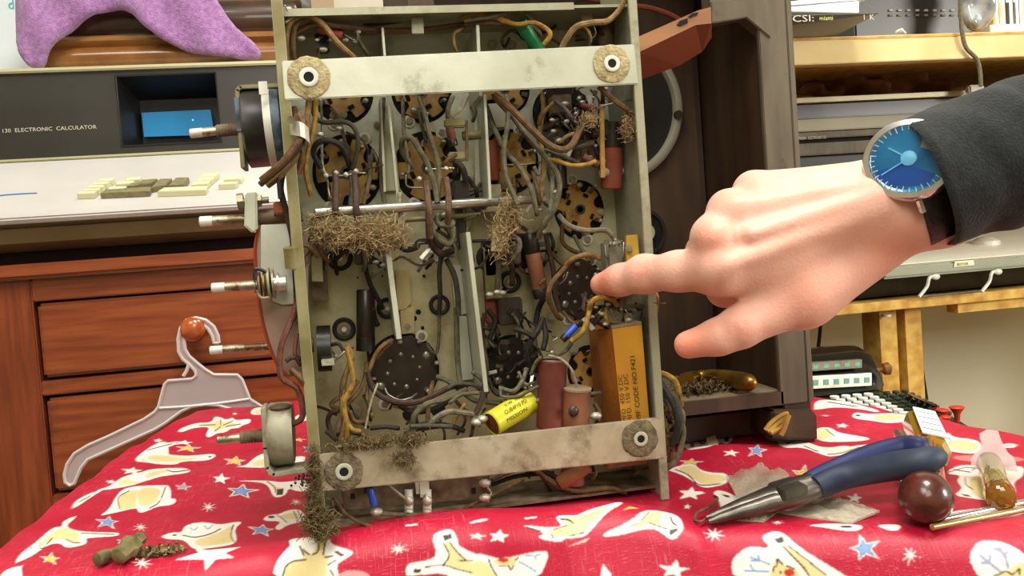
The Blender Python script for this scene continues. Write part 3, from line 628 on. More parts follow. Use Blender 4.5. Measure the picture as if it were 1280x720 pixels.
for x, y, r in ((471, 156, 3), (487, 233, 3.5), (428, 143, 4), (431, 184, 4), (532, 179, 4), (504, 347, 4), (570, 341, 4), (509, 409, 5), (443, 514, 6), (583, 472, 4), (578, 511, 4), (716, 437, 5), (690, 397, 4), (750, 265, 4), (616, 56, 4), (632, 38, 4), (640, 56, 4), (480, 66, 3), (582, 66, 3), (775, 622, 5), (706, 617, 5), (590, 225, 4)):
    MB().cyl(c(x, y, 50), c(x, y, 48.6), r*.00062, 18).cyl(c(x, y, 48.6), c(x, y, 46.8), r*.00042, 6, 'screw').build('screw', 'wallmetal', ch)
for x, y, r in ((523, 390, 3.2), (518, 398, 3.2), (447, 347, 1.2), (478, 345, 1.2), (530, 345, 2), (608, 575, 2.5), (656, 510, 8), (548, 513, 9), (512, 517, 9)):
    MB().cyl(c(x, y, 50), c(x, y, 49.6), r*.00044, 18).build('drill_hole', 'hole', ch)
MB().box(c(526, 408, 49.6), c(531, 420, 50)).build('slot', 'hole', ch)
for x, y in ((441, 620), (592, 613), (458, 612)): MB().box(c(x-3, y-3, 19.6), c(x+3, y+3, 20)).build('square_hole', 'hole', ch)
# ---- tubular capacitors
def cap(name, x0, y0, x1, y1, w0, w1, rpx, m, ends='wax', lead=None, bands=()):
    a, bb = c(x0, y0, w0), c(x1, y1, w1); r = rpx*.00041; L_ = np.linalg.norm(bb-a); d = nrm(bb-a)
    o = MB().lathe(a, d, [(0, r*.9), (.0006, r), (L_-.0006, r), (L_, r*.9)], 28, None, caps=False).build(name, m, ch)
    for p, q_ in ((a, d), (bb, -d)):
        MB().lathe(p, q_, [(.0002, .0001), (.0006, r*.5), (.0009, r*.9)], 24, None, caps=False).build('end_seal', ends, o)
    for t0, t1, mm in bands:
        MB().lathe(a, d, [(L_*t0, r*1.01), (L_*t0+.0001, r*1.03), (L_*t1, r*1.03), (L_*t1+.0001, r*1.01)], 28, None).build('band', mm, o)
    return o
cap('capacitor', 457, 362, 457, 438, 32, 32, 11.5, 'capblack', 'wax', bands=((.78, 1, 'black'),))
c1 = cap('capacitor', 691, 450, 688, 535, 14, 14, 18, 'capred', 'solder')
c2_ = cap('capacitor', 721, 484, 718, 540, 10, 12, 18, 'capbrown', 'wax', bands=((.0, .05, 'wax'),))
MB().sph(c(717, 514, 3.2), .0028, 10, None, (1, .5, 1)).build('burn_spot', 'bakelite', c2_)
cy1 = cap('capacitor', 663, 501, 614, 530, 19, 7, 15.5, 'capyellow', 'capred')
cap('capacitor', 766, 152, 764, 236, 26, 30, 14, 'capred2', 'black', bands=((0, .38, 'bakelite'),))
cap('capacitor', 661, 292, 677, 372, 24, 26, 10, 'capbrown', 'black', bands=((0, .3, 'bakeblack'), (.85, 1, 'bakeblack')))
cap('capacitor', 650, 28, 676, 66, 14, 22, 8.5, 'capgreen', 'capgreen', bands=((0, .16, 'capgreen'),))
cap('capacitor', 720, 407, 703, 425, 8, 8, 4.6, 'capblue', 'black', bands=((.7, 1, 'bakeblack'),))
cap('capacitor', 462, 610, 468, 632, 8, 8, 4.5, 'capblue', 'black')
cap('resistor', 562, 160, 567, 182, 20, 20, 5.5, 'wire_rd', 'black', bands=((.7, 1, 'bakeblack'),))
cap('resistor', 397, 36, 428, 44, 20, 20, 5, 'paperred', 'wax')
cap('resistor', 727, 132, 745, 137, 16, 12, 4, 'wire_rd', 'wax'); cap('resistor', 716, 186, 742, 178, 12, 12, 4.5, 'bakelite', 'solder')
cap('resistor', 728, 196, 748, 206, 12, 12, 5, 'wire_rd', 'wax')
cap('capacitor', 614, 176, 616, 226, 38, 38, 9, 'capred2', 'wax'); cap('capacitor', 735, 580, 700, 605, 10, 14, 10, 'capbrown', 'wax')
cap('capacitor', 716, 576, 716, 606, 16, 16, 15, 'capred', 'wax'); cap('capacitor', 700, 200, 702, 236, 36, 36, 8, 'bakelite', 'wax')
cap('capacitor', 757, 20, 757, 60, 34, 34, 12, 'rusty', 'wax'); cap('capacitor', 764, 176, 766, 178, 26, 28, 15, 'bakelite', 'black')
cap('spacer_tube', 578, 170, 602, 168, 30, 30, 6, 'olive', 'olive'); cap('spacer_tube', 752, 216, 790, 212, 24, 36, 5.5, 'zinc', 'zinc')
# writing on the yellow capacitor
d_ = nrm(c(663, 501, 19)-c(614, 530, 7)); ra = 15.5*.00041
vw = nrm(CAM-c(638, 516, 16)); vw = nrm(vw-d_*(vw@d_)); upv = nrm(np.cross(vw, d_)); 
def captext(t, u0, ang_, h, L_):
    n_ = vw*cos(ang_)+upv*sin(ang_); zz = np.cross(n_, d_); zz = zz if np.dot(zz, upv) > 0 else -zz
    MB().text(t, c(614, 530, 7)+d_*u0+n_*(ra*1.03), d_, nrm(zz), h, 'ink', .0001, L_).build('lettering', 'ink', cy1)
captext('MISSION', .005, -.55, .0022, .014); captext('CUB4P10 PD', .006, .05, .0022, .015); captext('X.W. .033', .009, .6, .0019, .011)
# ---- large orange boxed capacitor with print
pa, pb, pc, pd = c(765, 411, 6), c(802, 405, 6), c(812, 530, 6), c(778, 536, 6)
qa, qd = c(747, 413, 22), c(757, 540, 22)
bx_ = MB()
back = V(0, .03, 0)
bx_.add([pa, pb, pc, pd, qa, qd, pb+back, pc+back, qa+back*.6, qd+back*.6], [(0, 1, 2, 3)], 'kraft')
bx_.f += []; 
bx_.add([pa, pd, qd, qa], [(0, 1, 2, 3)], 'kraftdark')
bx_.add([pb, pb+back, pc+back, pc], [(0, 1, 2, 3)], 'kraftdark')
bx_.add([pa, qa, qa+back*.6, pb+back, pb], [(0, 1, 2, 3, 4)], 'kraftdark')
bx_.add([pd, qd, qd+back*.6, pc+back, pc], [(0, 1, 2, 3, 4)], 'kraftdark')
bx_.add([qa, qd, qd+back*.6, qa+back*.6], [(0, 1, 2, 3)], 'kraftdark')
kb = bx_.build('boxed_capacitor', 'kraft', ch, smooth=False)
up_ = nrm(pa-pd); nf = V(0, -1, 0)
def kt(t, x, y, h, L_): MB().text(t, c(x, y, 5.7), up_, np.cross(nf, up_), h, 'ink', .0002, L_).build('lettering', 'ink', kb)
kt('LIPSITE CHICAGO LIMITED ST IN', 772, 533, .0012, .037); kt('8MFD  450 V.DC', 784, 533, .0024, .027); kt('4MFD. 150 V.DC', 791, 532, .0024, .027); kt('489F CODE NO.F421', 802, 531, .0026, .036)
MB().obox((pa+pb)/2+V(0, .008, .0006), (pb-pa)/2*1.0, V(0, .008, 0), V(0, 0, .0008)).build('crimped_end', 'wax', kb)
flat('yellow_terminal_strip', [(783, 294), (797, 293), (800, 324), (784, 330)], 8, 3, 'yellowfib')
MB().cyl(c(786, 310, 8), c(786, 310, 5), .002, 6).build('screw', 'screw', ch)
# black blocks
def blk(name, x0, y0, x1, y1, w0, w1, m='bakeblack', bev=.0008):
    return MB().box(c(x0, y0, w0), c(x1, y1, w0)+V(0, (w1-w0)/1000, 0)).build(name, m, ch, bevel=bev)
blk('mica_capacitor', 566, 226, 588, 252, 24, 34); blk('mica_capacitor', 623, 374, 655, 405, 34, 42, 'bakelite'); blk('mica_capacitor', 440, 290, 468, 330, 36, 46, 'bakelite')
blk('mica_capacitor', 570, 255, 583, 312, 36, 48); blk('mica_capacitor', 650, 292, 668, 336, 34, 48); blk('terminal_block', 603, 300, 626, 345, 40, 48)
blk('mica_capacitor', 718, 186, 742, 202, 20, 30, 'rusty'); blk('trimmer', 393, 40, 412, 62, 28, 38); blk('trimmer', 690, 118, 716, 142, 20, 30, 'rusty'); blk('trimmer', 738, 150, 764, 170, 22, 34, 'bakelite')
blk('terminal_block', 604, 332, 622, 404, 44, 49, 'capred2'); blk('shield_cup', 519, 598, 538, 622, 10, 20, 'ceramic', .002); blk('terminal_block', 758, 572, 812, 580, 8, 20, 'capbrown')
blk('trimmer', 678, 160, 712, 182, 24, 40); blk('mica_capacitor', 756, 372, 776, 384, 8, 16); blk('mica_capacitor', 640, 300, 652, 330, 26, 34, 'rusty')
flat('terminal_strip', [(750, 130), (755, 130), (757, 222), (751, 222)], 10, 2, 'phenol')
flat('terminal_strip', [(582, 150), (585, 150), (586, 201), (582, 201)], 20, 2, 'rusty')
blk('trimmer', 556, 148, 583, 158, 20, 26, 'olive'); blk('trimmer', 560, 190, 583, 200, 20, 26, 'olive')
# right: electrolytic lugs / coil near finger
flat('coil_shield', [(758, 304), (778, 300), (782, 348), (762, 352)], 22, 12, 'wallmetal'); cap('choke', 758, 300, 760, 350, 14, 14, 3, 'wire_gy', 'wax')
flat('lug', [(780, 392), (790, 391), (792, 406), (782, 407)], 8, .6, 'screw')
# ---- terminal strip below the lower strap, with soldered posts
for x in (511, 534):
    MB().cyl(c(x, 612, 14), c(x, 640, 12), .0022, 12, 'ceramic').sph(c(x, 640, 11), .0022, 10, 'solder', (1.1, 1, 1)).sph(c(x, 626, 11), .0026, 10, 'solder').build('terminal_post', 'ceramic', ch)
for x, y in ((471, 640), (606, 604), (606, 622), (603, 524), (745, 520), (596, 528)): MB().sph(c(x, y, 8), .0026, 10, None, (1.2, 1, .8)).tube([c(x-3, y-4, 8), c(x, y, 7), c(x+4, y+5, 9)], .0006, 6).build('solder_joint', 'solder', ch)
g = random.Random(11)
for k_, pts_ in (('hi', [(760, 380), (752, 392), (768, 398), (745, 384), (776, 386), (738, 378), (786, 400), (740, 396), (770, 372), (757, 405)]), ('up', [(742, 122), (728, 128), (720, 142), (738, 152), (708, 152), (716, 168), (700, 176), (692, 164), (744, 182), (738, 196), (690, 150), (706, 130), (728, 108), (758, 112)]), ('l', [(396, 50), (376, 48), (413, 50), (432, 50), (447, 40), (444, 52), (404, 62), (536, 325), (540, 316), (470, 328), (480, 332), (528, 330), (424, 160), (400, 168), (622, 365), (612, 368), (628, 366), (562, 280), (556, 268), (566, 300), (690, 262), (694, 240), (676, 262), (680, 290), (766, 305), (776, 303), (690, 440), (420, 445)])):
    for x, y in pts_:
        w_ = 18 if k_ != 'hi' else 8
        if x < 560 and 300 < y: w_ = 34
        mb = MB().sph(c(x, y, w_), .0013*g.uniform(.7, 1.5), 8, 'solder', (1.3, 1, .8))
        mb.tube([c(x+g.uniform(-9, 9), y+g.uniform(-9, 9), w_+6), c(x, y, w_), c(x+g.uniform(-9, 9), y+g.uniform(-7, 7), w_+2)], .0004, 5, 'barewire', 3)
        mb.build('solder_joint', 'solder', ch)
# ---- wires
def wire(k, col_, r, *pts, nm='wire'):
    """pts (x, y, w) in the crop k"""
    P = [kc(k, *p) for p in pts]
    m = 'barewire' if col_ == 'bare' else 'wire_'+col_
    return MB().tube(P, r*.74/1000, 8, None, 5).build(nm, m, ch)
# top-left loom
wire(0,'tan',2.0,(90,380,14),(85,250,12),(110,140,10),(190,95,8),(260,110,8),(330,170,8),(400,260,6),(480,335,8),(520,370,14))
wire(0,'br',1.9,(140,380,16),(130,250,14),(150,150,12),(220,115,10),(300,140,12),(420,160,16),(600,180,20),(760,190,22),(960,180,22),(1280,135,22))
wire(0,'tan',1.7,(110,380,20),(120,230,18),(200,170,16),(280,150,16),(420,170,20),(620,195,24),(900,175,24))
wire(0,'db',1.3,(560,160,26),(800,130,26),(1000,110,24),(1280,120,24)); wire(0,'tan',1.2,(1140,325,20),(1120,270,18),(1120,210,18),(1160,180,18),(1200,150,20))
wire(0,'ye',1.3,(1160,120,16),(1280,90,12),(1360,100,12),(1460,130,14)); wire(0,'gr',1.3,(520,190,16),(540,260,18),(600,350,24)); wire(0,'bare',.5,(440,210,14),(520,250,12),(525,190,10)); wire(0,'ye',.8,(290,290,30),(285,350,30))
wire(0,'bare',.5,(75,30,4),(110,90,6),(90,130,8)); wire(0,'lt',.9,(80,140,8),(140,100,8),(180,100,10))
# top-right
wire(8,'ye',1.7,(0,105,14),(80,90,12),(160,90,12),(240,130,12),(330,150,10),(430,140,8),(510,180,8),(530,220,8),(490,275,10))
wire(8,'gr',1.5,(0,130,12),(130,110,10),(260,80,10),(340,72,10),(390,95,12),(430,140,16)); wire(8,'br',1.7,(0,150,16),(150,140,14),(300,150,14),(420,165,16),(470,220,18),(440,250,20))
wire(8,'tan',2.1,(595,310,8),(630,240,6),(690,165,4),(790,140,4),(880,130,4),(950,70,6),(1000,-20,8)); wire(8,'ye',1.0,(700,170,8),(740,170,8),(780,230,10),(765,290,12),)
wire(8,'gr',1.2,(240,270,30),(240,230,28),(290,190,26),(320,200,24)); wire(8,'bk',1.0,(280,230,30),(250,290,32),(230,250,34)); wire(8,'bare',.5,(800,160,14),(810,210,14),(760,270,16)); wire(8,'dg',1.4,(720,170,12),(770,200,10),(770,290,12))
for i in range(5): wire(8,['br','tan','gr','db','lt'][i],1.2,(330+i*20,200+i*8,26-i),(380+i*14,240+i*6,22),(410+i*12,300,24))
flat('lug', [(726, 8), (740, 6), (742, 30), (728, 30)], 14, 1, 'rusty'); flat('bracket', [(514, 22), (529, 21), (530, 42), (515, 42)], 14, 1, 'wallmetal')
# middle-left, crop 1
wire(1,'ye',1.7,(120,70,10),(115,180,8),(90,300,8),(60,420,10),(60,520,12),(90,650,16)); wire(1,'dg',1.7,(100,80,22),(110,160,20),(160,205,18),(300,205,16),(360,260,16),(370,360,18),(340,480,24))
wire(1,'bk',2.0,(150,480,24),(105,390,20),(130,330,16),(200,315,14),(270,350,16),(310,430,22),(330,500,28)); wire(1,'lt',.9,(150,80,30),(155,200,28),(155,330,26),(160,470,24),(185,525,22))
wire(1,'gr',1.3,(210,120,44),(250,180,42),(290,300,40),(310,400,38)); wire(1,'gr',1.6,(525,60,40),(515,250,38),(510,450,38),(515,600,36),(535,700,34))
wire(1,'db',2.2,(235,500,16),(240,600,10),(238,720,5),(245,770,8)); wire(1,'db',2.2,(350,520,14),(360,620,8),(362,740,5),(370,800,10)); wire(1,'or',1.6,(440,400,30),(445,500,28),(430,600,24),(400,700,20))
wire(1,'bl',1.6,(330,500,22),(335,600,18),(325,720,16)); wire(1,'bare',.7,(180,525,22),(300,525,20),(360,510,20),(420,510,22)); wire(1,'bare',.7,(190,550,22),(195,620,22),(210,660,22),(270,640,24))
wire(1,'gy',1.3,(640,70,30),(645,200,28),(650,300,26),(675,470,26),(670,510,26)); wire(1,'gr',1.8,(740,60,20),(770,150,16),(800,280,14),(840,400,14),(860,520,14),(850,680,12))
wire(1,'gr',2.0,(700,480,28),(640,380,22),(640,310,18),(690,300,16),(740,370,14),(790,460,14),(830,580,12),(850,690,10)); wire(1,'bare',.7,(780,490,14),(860,485,14),(950,480,14)); wire(1,'bare',.7,(660,520,22),(670,590,22),(770,600,22))
wire(1,'or',2.2,(780,560,12),(790,660,8),(800,740,4),(805,900,8)); wire(1,'or',2.2,(900,540,12),(915,650,8),(915,740,4),(910,850,10)); wire(1,'bk',2.2,(950,440,20),(1000,480,18),(1020,560,20)); wire(1,'bk',1.6,(960,440,24),(950,540,24))
wire(1,'gy',1.7,(940,50,14),(915,120,12),(910,180,14)); wire(1,'lt',1.7,(1030,40,14),(990,120,12),(930,175,14)); wire(1,'gr',1.3,(730,120,44),(750,200,42),(780,330,44)); wire(1,'br',1.3,(880,470,18),(910,430,16),(960,400,20))
for x,y in ((240,510),(300,520),(360,500),(790,485),(900,485),(740,545),(180,525)): MB().sph(kc(1,x,y,14), .0014, 8).build('solder_joint','solder',ch)
# middle-right, crop 2
wire(2,'br',2.4,(130,40,6),(220,110,4),(300,190,3),(380,270,3),(460,340,4),(540,370,5),(600,340,6),(650,240,10)); wire(2,'gr',1.8,(215,150,14),(210,250,10),(190,380,8),(205,530,6),(240,620,5),(270,700,4))
wire(2,'gr',1.8,(70,60,30),(100,160,26),(150,280,22),(210,390,14),(290,480,10),(350,600,6),(385,730,6),(390,760,8)); wire(2,'gr',2.0,(130,50,20),(250,180,18),(330,290,14),(430,400,12),(500,490,10),(525,580,9),(510,680,8),(480,750,8),(420,830,10),(400,900,14))
wire(2,'gy',1.5,(205,40,18),(225,150,16)); wire(2,'tan',1.9,(420,30,34),(430,130,30),(410,230,26),(405,300,24),(430,420,20),(430,520,18),(410,640,18),(400,700,16)); wire(2,'or',1.6,(365,500,20),(390,600,14),(410,690,14))
wire(2,'ye',1.5,(460,430,12),(520,440,8),(600,465,6),(680,460,6),(740,440,8)); wire(2,'tan',1.6,(400,220,22),(420,160,18),(490,90,16)); wire(2,'bl',1.6,(500,80,14),(560,130,12),(630,220,12)); wire(2,'gy',1.5,(460,400,20),(480,560,18),(470,680,16),(470,760,14))
wire(2,'br',2.0,(760,-10,4),(850,70,4),(930,130,4),(980,200,8)); wire(2,'bare',.6,(720,150,10),(780,110,8),(880,85,8),(980,65,10)); wire(2,'tan',1.5,(530,330,14),(570,290,12),(620,280,12)); wire(2,'dg',1.6,(440,370,16),(520,400,12),(640,450,12))
wire(2,'gr',2.2,(420,150,40),(430,290,36),(440,420,34),(480,560,32)); wire(2,'db',1.5,(90,110,36),(130,220,32),(180,340,26)); wire(2,'bare',.6,(210,460,20),(300,460,18),(380,450,18))
wire(2,'br',1.4,(250,540,30),(260,640,26)); wire(2,'gy',1.3,(370,470,18),(400,520,18),(410,460,20),(400,440,20)); wire(2,'gy',1.5,(1,100,30),(20,150,30),(5,200,34))
for i in range(8): wire(2,['bk','gy','db','bare','gr','bk','lt','bare'][i],[1.2,.8,1.,.5,.8,1.2,.7,.5][i],(480+i*25,120+(i*53)%90,26),(540+i*18,180+(i*37)%70,18),(600+i*14,250+(i*29)%90,22))
# centre-left, crop 3
wire(3,'br',1.6,(120,200,14),(130,300,12),(160,380,14),(200,420,20)); wire(3,'bk',1.7,(400,320,26),(410,420,26),(440,540,30),(480,620,32),(520,700,36)); wire(3,'db',2.1,(270,250,20),(300,330,26),(240,400,34)); wire(3,'gr',1.6,(410,330,16),(415,420,18),(405,470,22))
wire(3,'bk',2.2,(600,310,26),(660,345,24),(720,330,22),(740,300,22),(820,300,24),(880,340,24)); wire(3,'db',2.6,(800,100,5),(800,200,8),(810,300,14),(870,370,20),(940,350,24)); wire(3,'gr',2.0,(850,130,8),(850,180,8),(880,200,8),(930,200,8),(940,180,10))
wire(3,'gr',2.2,(830,250,14),(850,280,12),(910,310,12),(940,280,14),(940,210,16)); wire(3,'bk',1.7,(880,360,24),(860,470,26),(865,600,28),(860,730,32)); wire(3,'dg',2.0,(900,400,26),(950,500,26),(970,620,28),(975,740,30)); wire(3,'bare',.6,(460,480,34),(450,520,34),(600,400,30),(690,400,28))
wire(3,'or',.9,(590,410,26),(640,390,24),(740,440,26),(820,400,26)); wire(3,'lt',1.6,(620,0,16),(630,150,16),(645,310,16),(660,330,18)); wire(3,'br',1.3,(0,310,4),(80,330,6),(130,390,10)); wire(3,'db',1.3,(160,280,24),(200,310,22),(240,350,22))
# centre-right, crop 4
wire(4,'br',1.9,(570,440,14),(480,550,10),(460,640,10),(510,740,14),(540,760,16)); wire(4,'tan',1.9,(560,440,14),(620,395,10),(700,375,10),(770,400,12)); wire(4,'gy',1.9,(520,140,14),(580,200,10),(680,230,8),(800,230,8),(850,270,8)); wire(4,'br',1.7,(540,200,40),(545,300,38),(600,350,34),(680,380,30),(700,420,26))
wire(4,'gr',1.5,(610,260,20),(650,330,18),(690,390,16)); wire(4,'ye',1.9,(700,740,6),(710,670,3),(760,635,2),(840,645,3),(870,680,6)); wire(4,'or',1.7,(450,310,34),(490,380,34),(550,440,30)); wire(4,'db',1.9,(440,240,30),(460,340,30),(490,480,30),(500,620,30),(530,720,30))
wire(4,'gr',2.0,(150,380,22),(160,450,24),(150,600,28)); wire(4,'db',1.7,(200,400,20),(250,380,18),(290,320,16),(260,280,16)); wire(4,'gy',1.9,(230,260,14),(280,290,12),(280,350,12),(240,400,14)); wire(4,'db',1.9,(170,440,26),(200,420,24),(240,450,26),(240,560,30))
wire(4,'bk',2.2,(430,640,34),(400,700,36),(380,800,36)); wire(4,'or',1.2,(400,560,16),(440,520,16)); wire(4,'bare',.6,(520,560,24),(560,520,22),(575,480,22)); wire(4,'bare',.6,(795,310,14),(810,390,12),(850,290,10),(900,300,10)); wire(4,'bare',.6,(910,300,10),(905,430,10))
wire(4,'ye',1.1,(1095,590,2),(1115,640,0),(1100,720,2),(1085,760,6)); wire(4,'bare',.4,(1090,665,-2),(1160,668,-14)); wire(4,'gr',1.5,(850,660,8),(900,680,8),(930,720,10)); wire(4,'bare',.5,(860,680,8),(920,740,8)); wire(4,'br',1.4,(340,270,26),(430,210,18),(440,180,16))
wire(4,'bk',1.2,(0,295,30),(200,290,28),(390,285,26)); wire(4,'gr',1.7,(500,610,36),(500,560,36),(520,540,36))
# lower-left, crop 5
wire(5,'tan',1.7,(290,230,16),(315,300,14),(280,400,14),(260,520,14),(280,640,12),(250,760,14)); wire(5,'ye',1.7,(285,240,14),(310,350,12),(320,440,12),(270,560,12),(290,680,12),(280,760,14)); wire(5,'or',1.7,(310,240,16),(300,340,16),(260,450,14),(260,600,14),(230,720,12))
wire(5,'ye',1.6,(270,480,14),(265,600,13),(310,700,12),(360,715,14)); wire(5,'br',1.7,(350,430,22),(300,500,20),(220,540,20),(200,570,20),(250,585,18),(330,520,20),(380,440,24),(400,330,30)); wire(5,'br',1.7,(300,600,20),(330,660,20),(400,660,22)); wire(5,'db',1.7,(200,740,20),(180,660,20),(200,610,18),(240,600,16))
wire(5,'tan',1.5,(540,200,30),(480,240,28),(440,300,28),(410,380,28)); wire(5,'br',1.6,(540,215,30),(490,260,30),(450,310,30)); wire(5,'db',2.0,(400,380,26),(430,470,24),(500,530,22),(600,555,20),(700,545,20),(800,500,20),(880,465,20),(960,460,24))
wire(5,'bare',.8,(500,470,26),(520,510,24),(580,540,22),(640,530,22),(680,505,26)); wire(5,'gr',2.0,(790,410,28),(850,430,26),(920,480,22),(1000,540,20),(1070,550,20),(1160,560,20)); wire(5,'gr',2.0,(655,690,14),(670,620,12),(740,560,12),(830,540,14),(900,510,16),(960,480,18))
wire(5,'br',1.7,(740,690,20),(745,560,22),(760,480,26),(770,440,30)); wire(5,'gy',2.0,(740,690,12),(790,640,10),(860,605,10),(930,610,10),(990,620,12),(1050,650,14)); wire(5,'bk',2.0,(580,570,26),(650,605,24),(740,600,24),(820,570,24),(870,530,24))
wire(5,'gr',2.0,(900,20,36),(905,160,34),(910,320,32),(925,440,28),(960,500,24)); wire(5,'gr',1.3,(805,20,36),(805,160,36),(795,260,36),(770,275,34),(730,220,34)); wire(5,'ye',1.3,(950,560,18),(900,640,16),(880,690,16)); wire(5,'gr',1.6,(1060,520,14),(1030,620,12),(980,655,12))
wire(5,'bk',1.0,(405,260,34),(410,330,34),(400,420,34)); wire(5,'lt',.7,(460,445,16),(420,560,12),(390,700,12)); wire(5,'dg',1.7,(640,690,10),(760,685,10),(880,690,10)); wire(5,'dg',1.5,(850,480,18),(900,450,18),(1000,455,18),(1040,480,18)); wire(5,'gr',1.4,(860,560,12),(930,510,12),(1030,500,12))
wire(5,'bk',1.6,(420,700,14),(500,690,12),(580,700,14)); wire(5,'bk',1.3,(200,230,14),(240,225,12),(270,265,12)); wire(5,'bare',.9,(200,320,12),(240,300,10),(275,265,10)); wire(5,'bk',2.,(430,20,30),(440,80,34),(460,120,36)) 
wire(5,'db',1.5,(1060,50,30),(1050,150,30),(1060,300,28),(1070,450,24),(1060,560,20)); wire(5,'gr',1.3,(400,380,30),(430,450,28),(490,480,28)); wire(5,'tan',1.3,(405,450,26),(400,540,24),(430,640,22))
# lower-right, crop 6
wire(6,'ye',1.8,(670,0,6),(650,80,3),(620,160,2),(560,210,4)); wire(6,'gr',1.6,(570,200,12),(530,260,12),(470,290,12)); wire(6,'bk',2.2,(400,80,24),(370,150,20),(330,210,20),(310,300,22),(330,360,24)); wire(6,'bk',2.0,(400,90,24),(415,180,20),(400,260,18)); wire(6,'db',2.0,(45,80,20),(50,200,18),(80,350,14),(60,520,12),(20,620,12))
wire(6,'bk',1.8,(90,30,28),(130,100,28),(100,200,28),(140,250,28)); wire(6,'lt',.9,(430,290,6),(500,310,3),(560,370,1),(590,465,3)); wire(6,'gr',1.2,(160,480,16),(170,520,14),(260,520,12),(320,490,12),(380,460,14)); wire(6,'gy',1.6,(150,470,18),(230,490,16),(280,440,16),(310,360,18))
wire(6,'bk',1.5,(90,420,20),(130,500,18),(200,520,16)); wire(6,'gy',1.6,(350,550,14),(420,530,12),(560,520,14),(720,500,20)); wire(6,'gr',1.4,(330,400,14),(360,330,12),(390,300,10)); wire(6,'br',1.3,(510,40,20),(560,100,18),(600,110,14)); wire(6,'bare',.6,(680,80,10),(730,30,8)); wire(6,'bare',.5,(860,30,8),(900,90,8))
wire(6,'bk',1.8,(240,140,20),(300,160,18),(350,190,18)); wire(6,'gy',1.2,(260,380,18),(300,450,16),(350,440,16)); wire(6,'ye',1.6,(760,10,10),(750,60,8),(765,110,8)); wire(6,'bare',.6,(450,180,20),(480,190,14),(450,210,14)); wire(6,'dg',1.5,(590,100,16),(700,90,12),(740,60,10))
wire(6,'ye',1.0,(1045,-40,2),(1040,40,0),(1030,110,2)); wire(6,'bk',1.6,(230,20,26),(200,60,26)); wire(6,'gr',1.4,(0,380,14),(70,440,14),(90,500,16)); wire(6,'br',1.7,(690,560,14),(720,620,12),(700,680,12))
# under the strap, crop 7
wire(7,'or',1.3,(125,270,10),(170,330,6),(250,368,4),(310,362,4),(350,345,8)); wire(7,'lt',.9,(300,225,8),(370,280,6)); wire(7,'br',1.9,(800,180,16),(860,225,14),(940,250,12),(1040,240,12),(1100,255,14)); wire(7,'db',1.9,(820,180,20),(900,220,18),(980,240,18),(1090,240,20)); wire(7,'br',1.3,(560,310,14),(640,270,12),(760,210,12))
wire(7,'or',1.2,(990,150,12),(1000,190,10),(985,215,12)); wire(7,'gr',1.6,(280,325,8),(370,330,8),(420,330,10)); wire(7,'gr',1.5,(650,215,24),(720,185,24),(790,180,24)); wire(7,'bk',1.6,(650,230,26),(740,200,26),(860,190,26)); wire(7,'lt',.8,(640,240,12),(650,260,10),(630,280,10)); wire(7,'db',1.5,(100,50,20),(160,95,16),(230,90,14)); wire(7,'br',1.4,(220,60,14),(260,80,10),(300,95,8))
wire(7,'bk',1.8,(380,40,14),(440,25,12),(520,35,12),(560,50,14)); wire(7,'dg',1.8,(360,50,14),(430,40,12),(500,30,12))
g = random.Random(21)
for (x0, y0, x1, y1, n_, w0) in ((548, 232, 600, 330, 12, 34), (630, 245, 690, 345, 14, 36), (604, 385, 680, 470, 12, 32), (400, 500, 600, 545, 12, 26), (690, 110, 760, 200, 12, 26), (730, 372, 800, 410, 8, 14), (395, 275, 480, 335, 8, 38), (620, 560, 800, 600, 8, 22), (640, 25, 760, 60, 8, 30), (400, 180, 470, 245, 5, 30)):
    for i in range(n_):
        x, y = g.uniform(x0, x1), g.uniform(y0, y1); a = g.uniform(0, 6.3); l = g.uniform(10, 22); cv = g.uniform(-.9, .9)
        MB().tube([c(x-l*cos(a), y-l*sin(a), w0+g.uniform(0, 10)), c(x+l*.5*sin(a)*cv, y-l*.5*cos(a)*cv, w0-g.uniform(0, 8)), c(x+l*cos(a), y+l*sin(a), w0+g.uniform(0, 10))], g.uniform(.5, 1.2)/1000, 6, None, 4).build('wire', 'wire_'+g.choice(['bk', 'db', 'dg', 'bk', 'br', 'gr', 'db']), ch)
for (x0, y0, x1, y1, n_, w0) in ((690, 110, 765, 205, 26, 18), (735, 370, 802, 405, 14, 8), (610, 425, 672, 490, 14, 26), (395, 275, 480, 330, 8, 34), (525, 315, 565, 335, 7, 30), (640, 250, 690, 340, 8, 28)):
    for i in range(n_):
        x, y = g.uniform(x0, x1), g.uniform(y0, y1); a = g.uniform(0, 6.3); ax_ = V(cos(a), g.uniform(-.5, .5), sin(a)); bz = V(-sin(a), .3, cos(a))
        MB().obox(c(x, y, w0+g.uniform(-4, 8)), ax_*g.uniform(.0015, .0038), bz*g.uniform(.0006, .0014), np.cross(ax_, bz)*.00025).build('lug', g.choice(['screw', 'steel', 'bakeblack', 'bakeblack', 'rusty', 'whitemetal', 'bakelite']), ch)
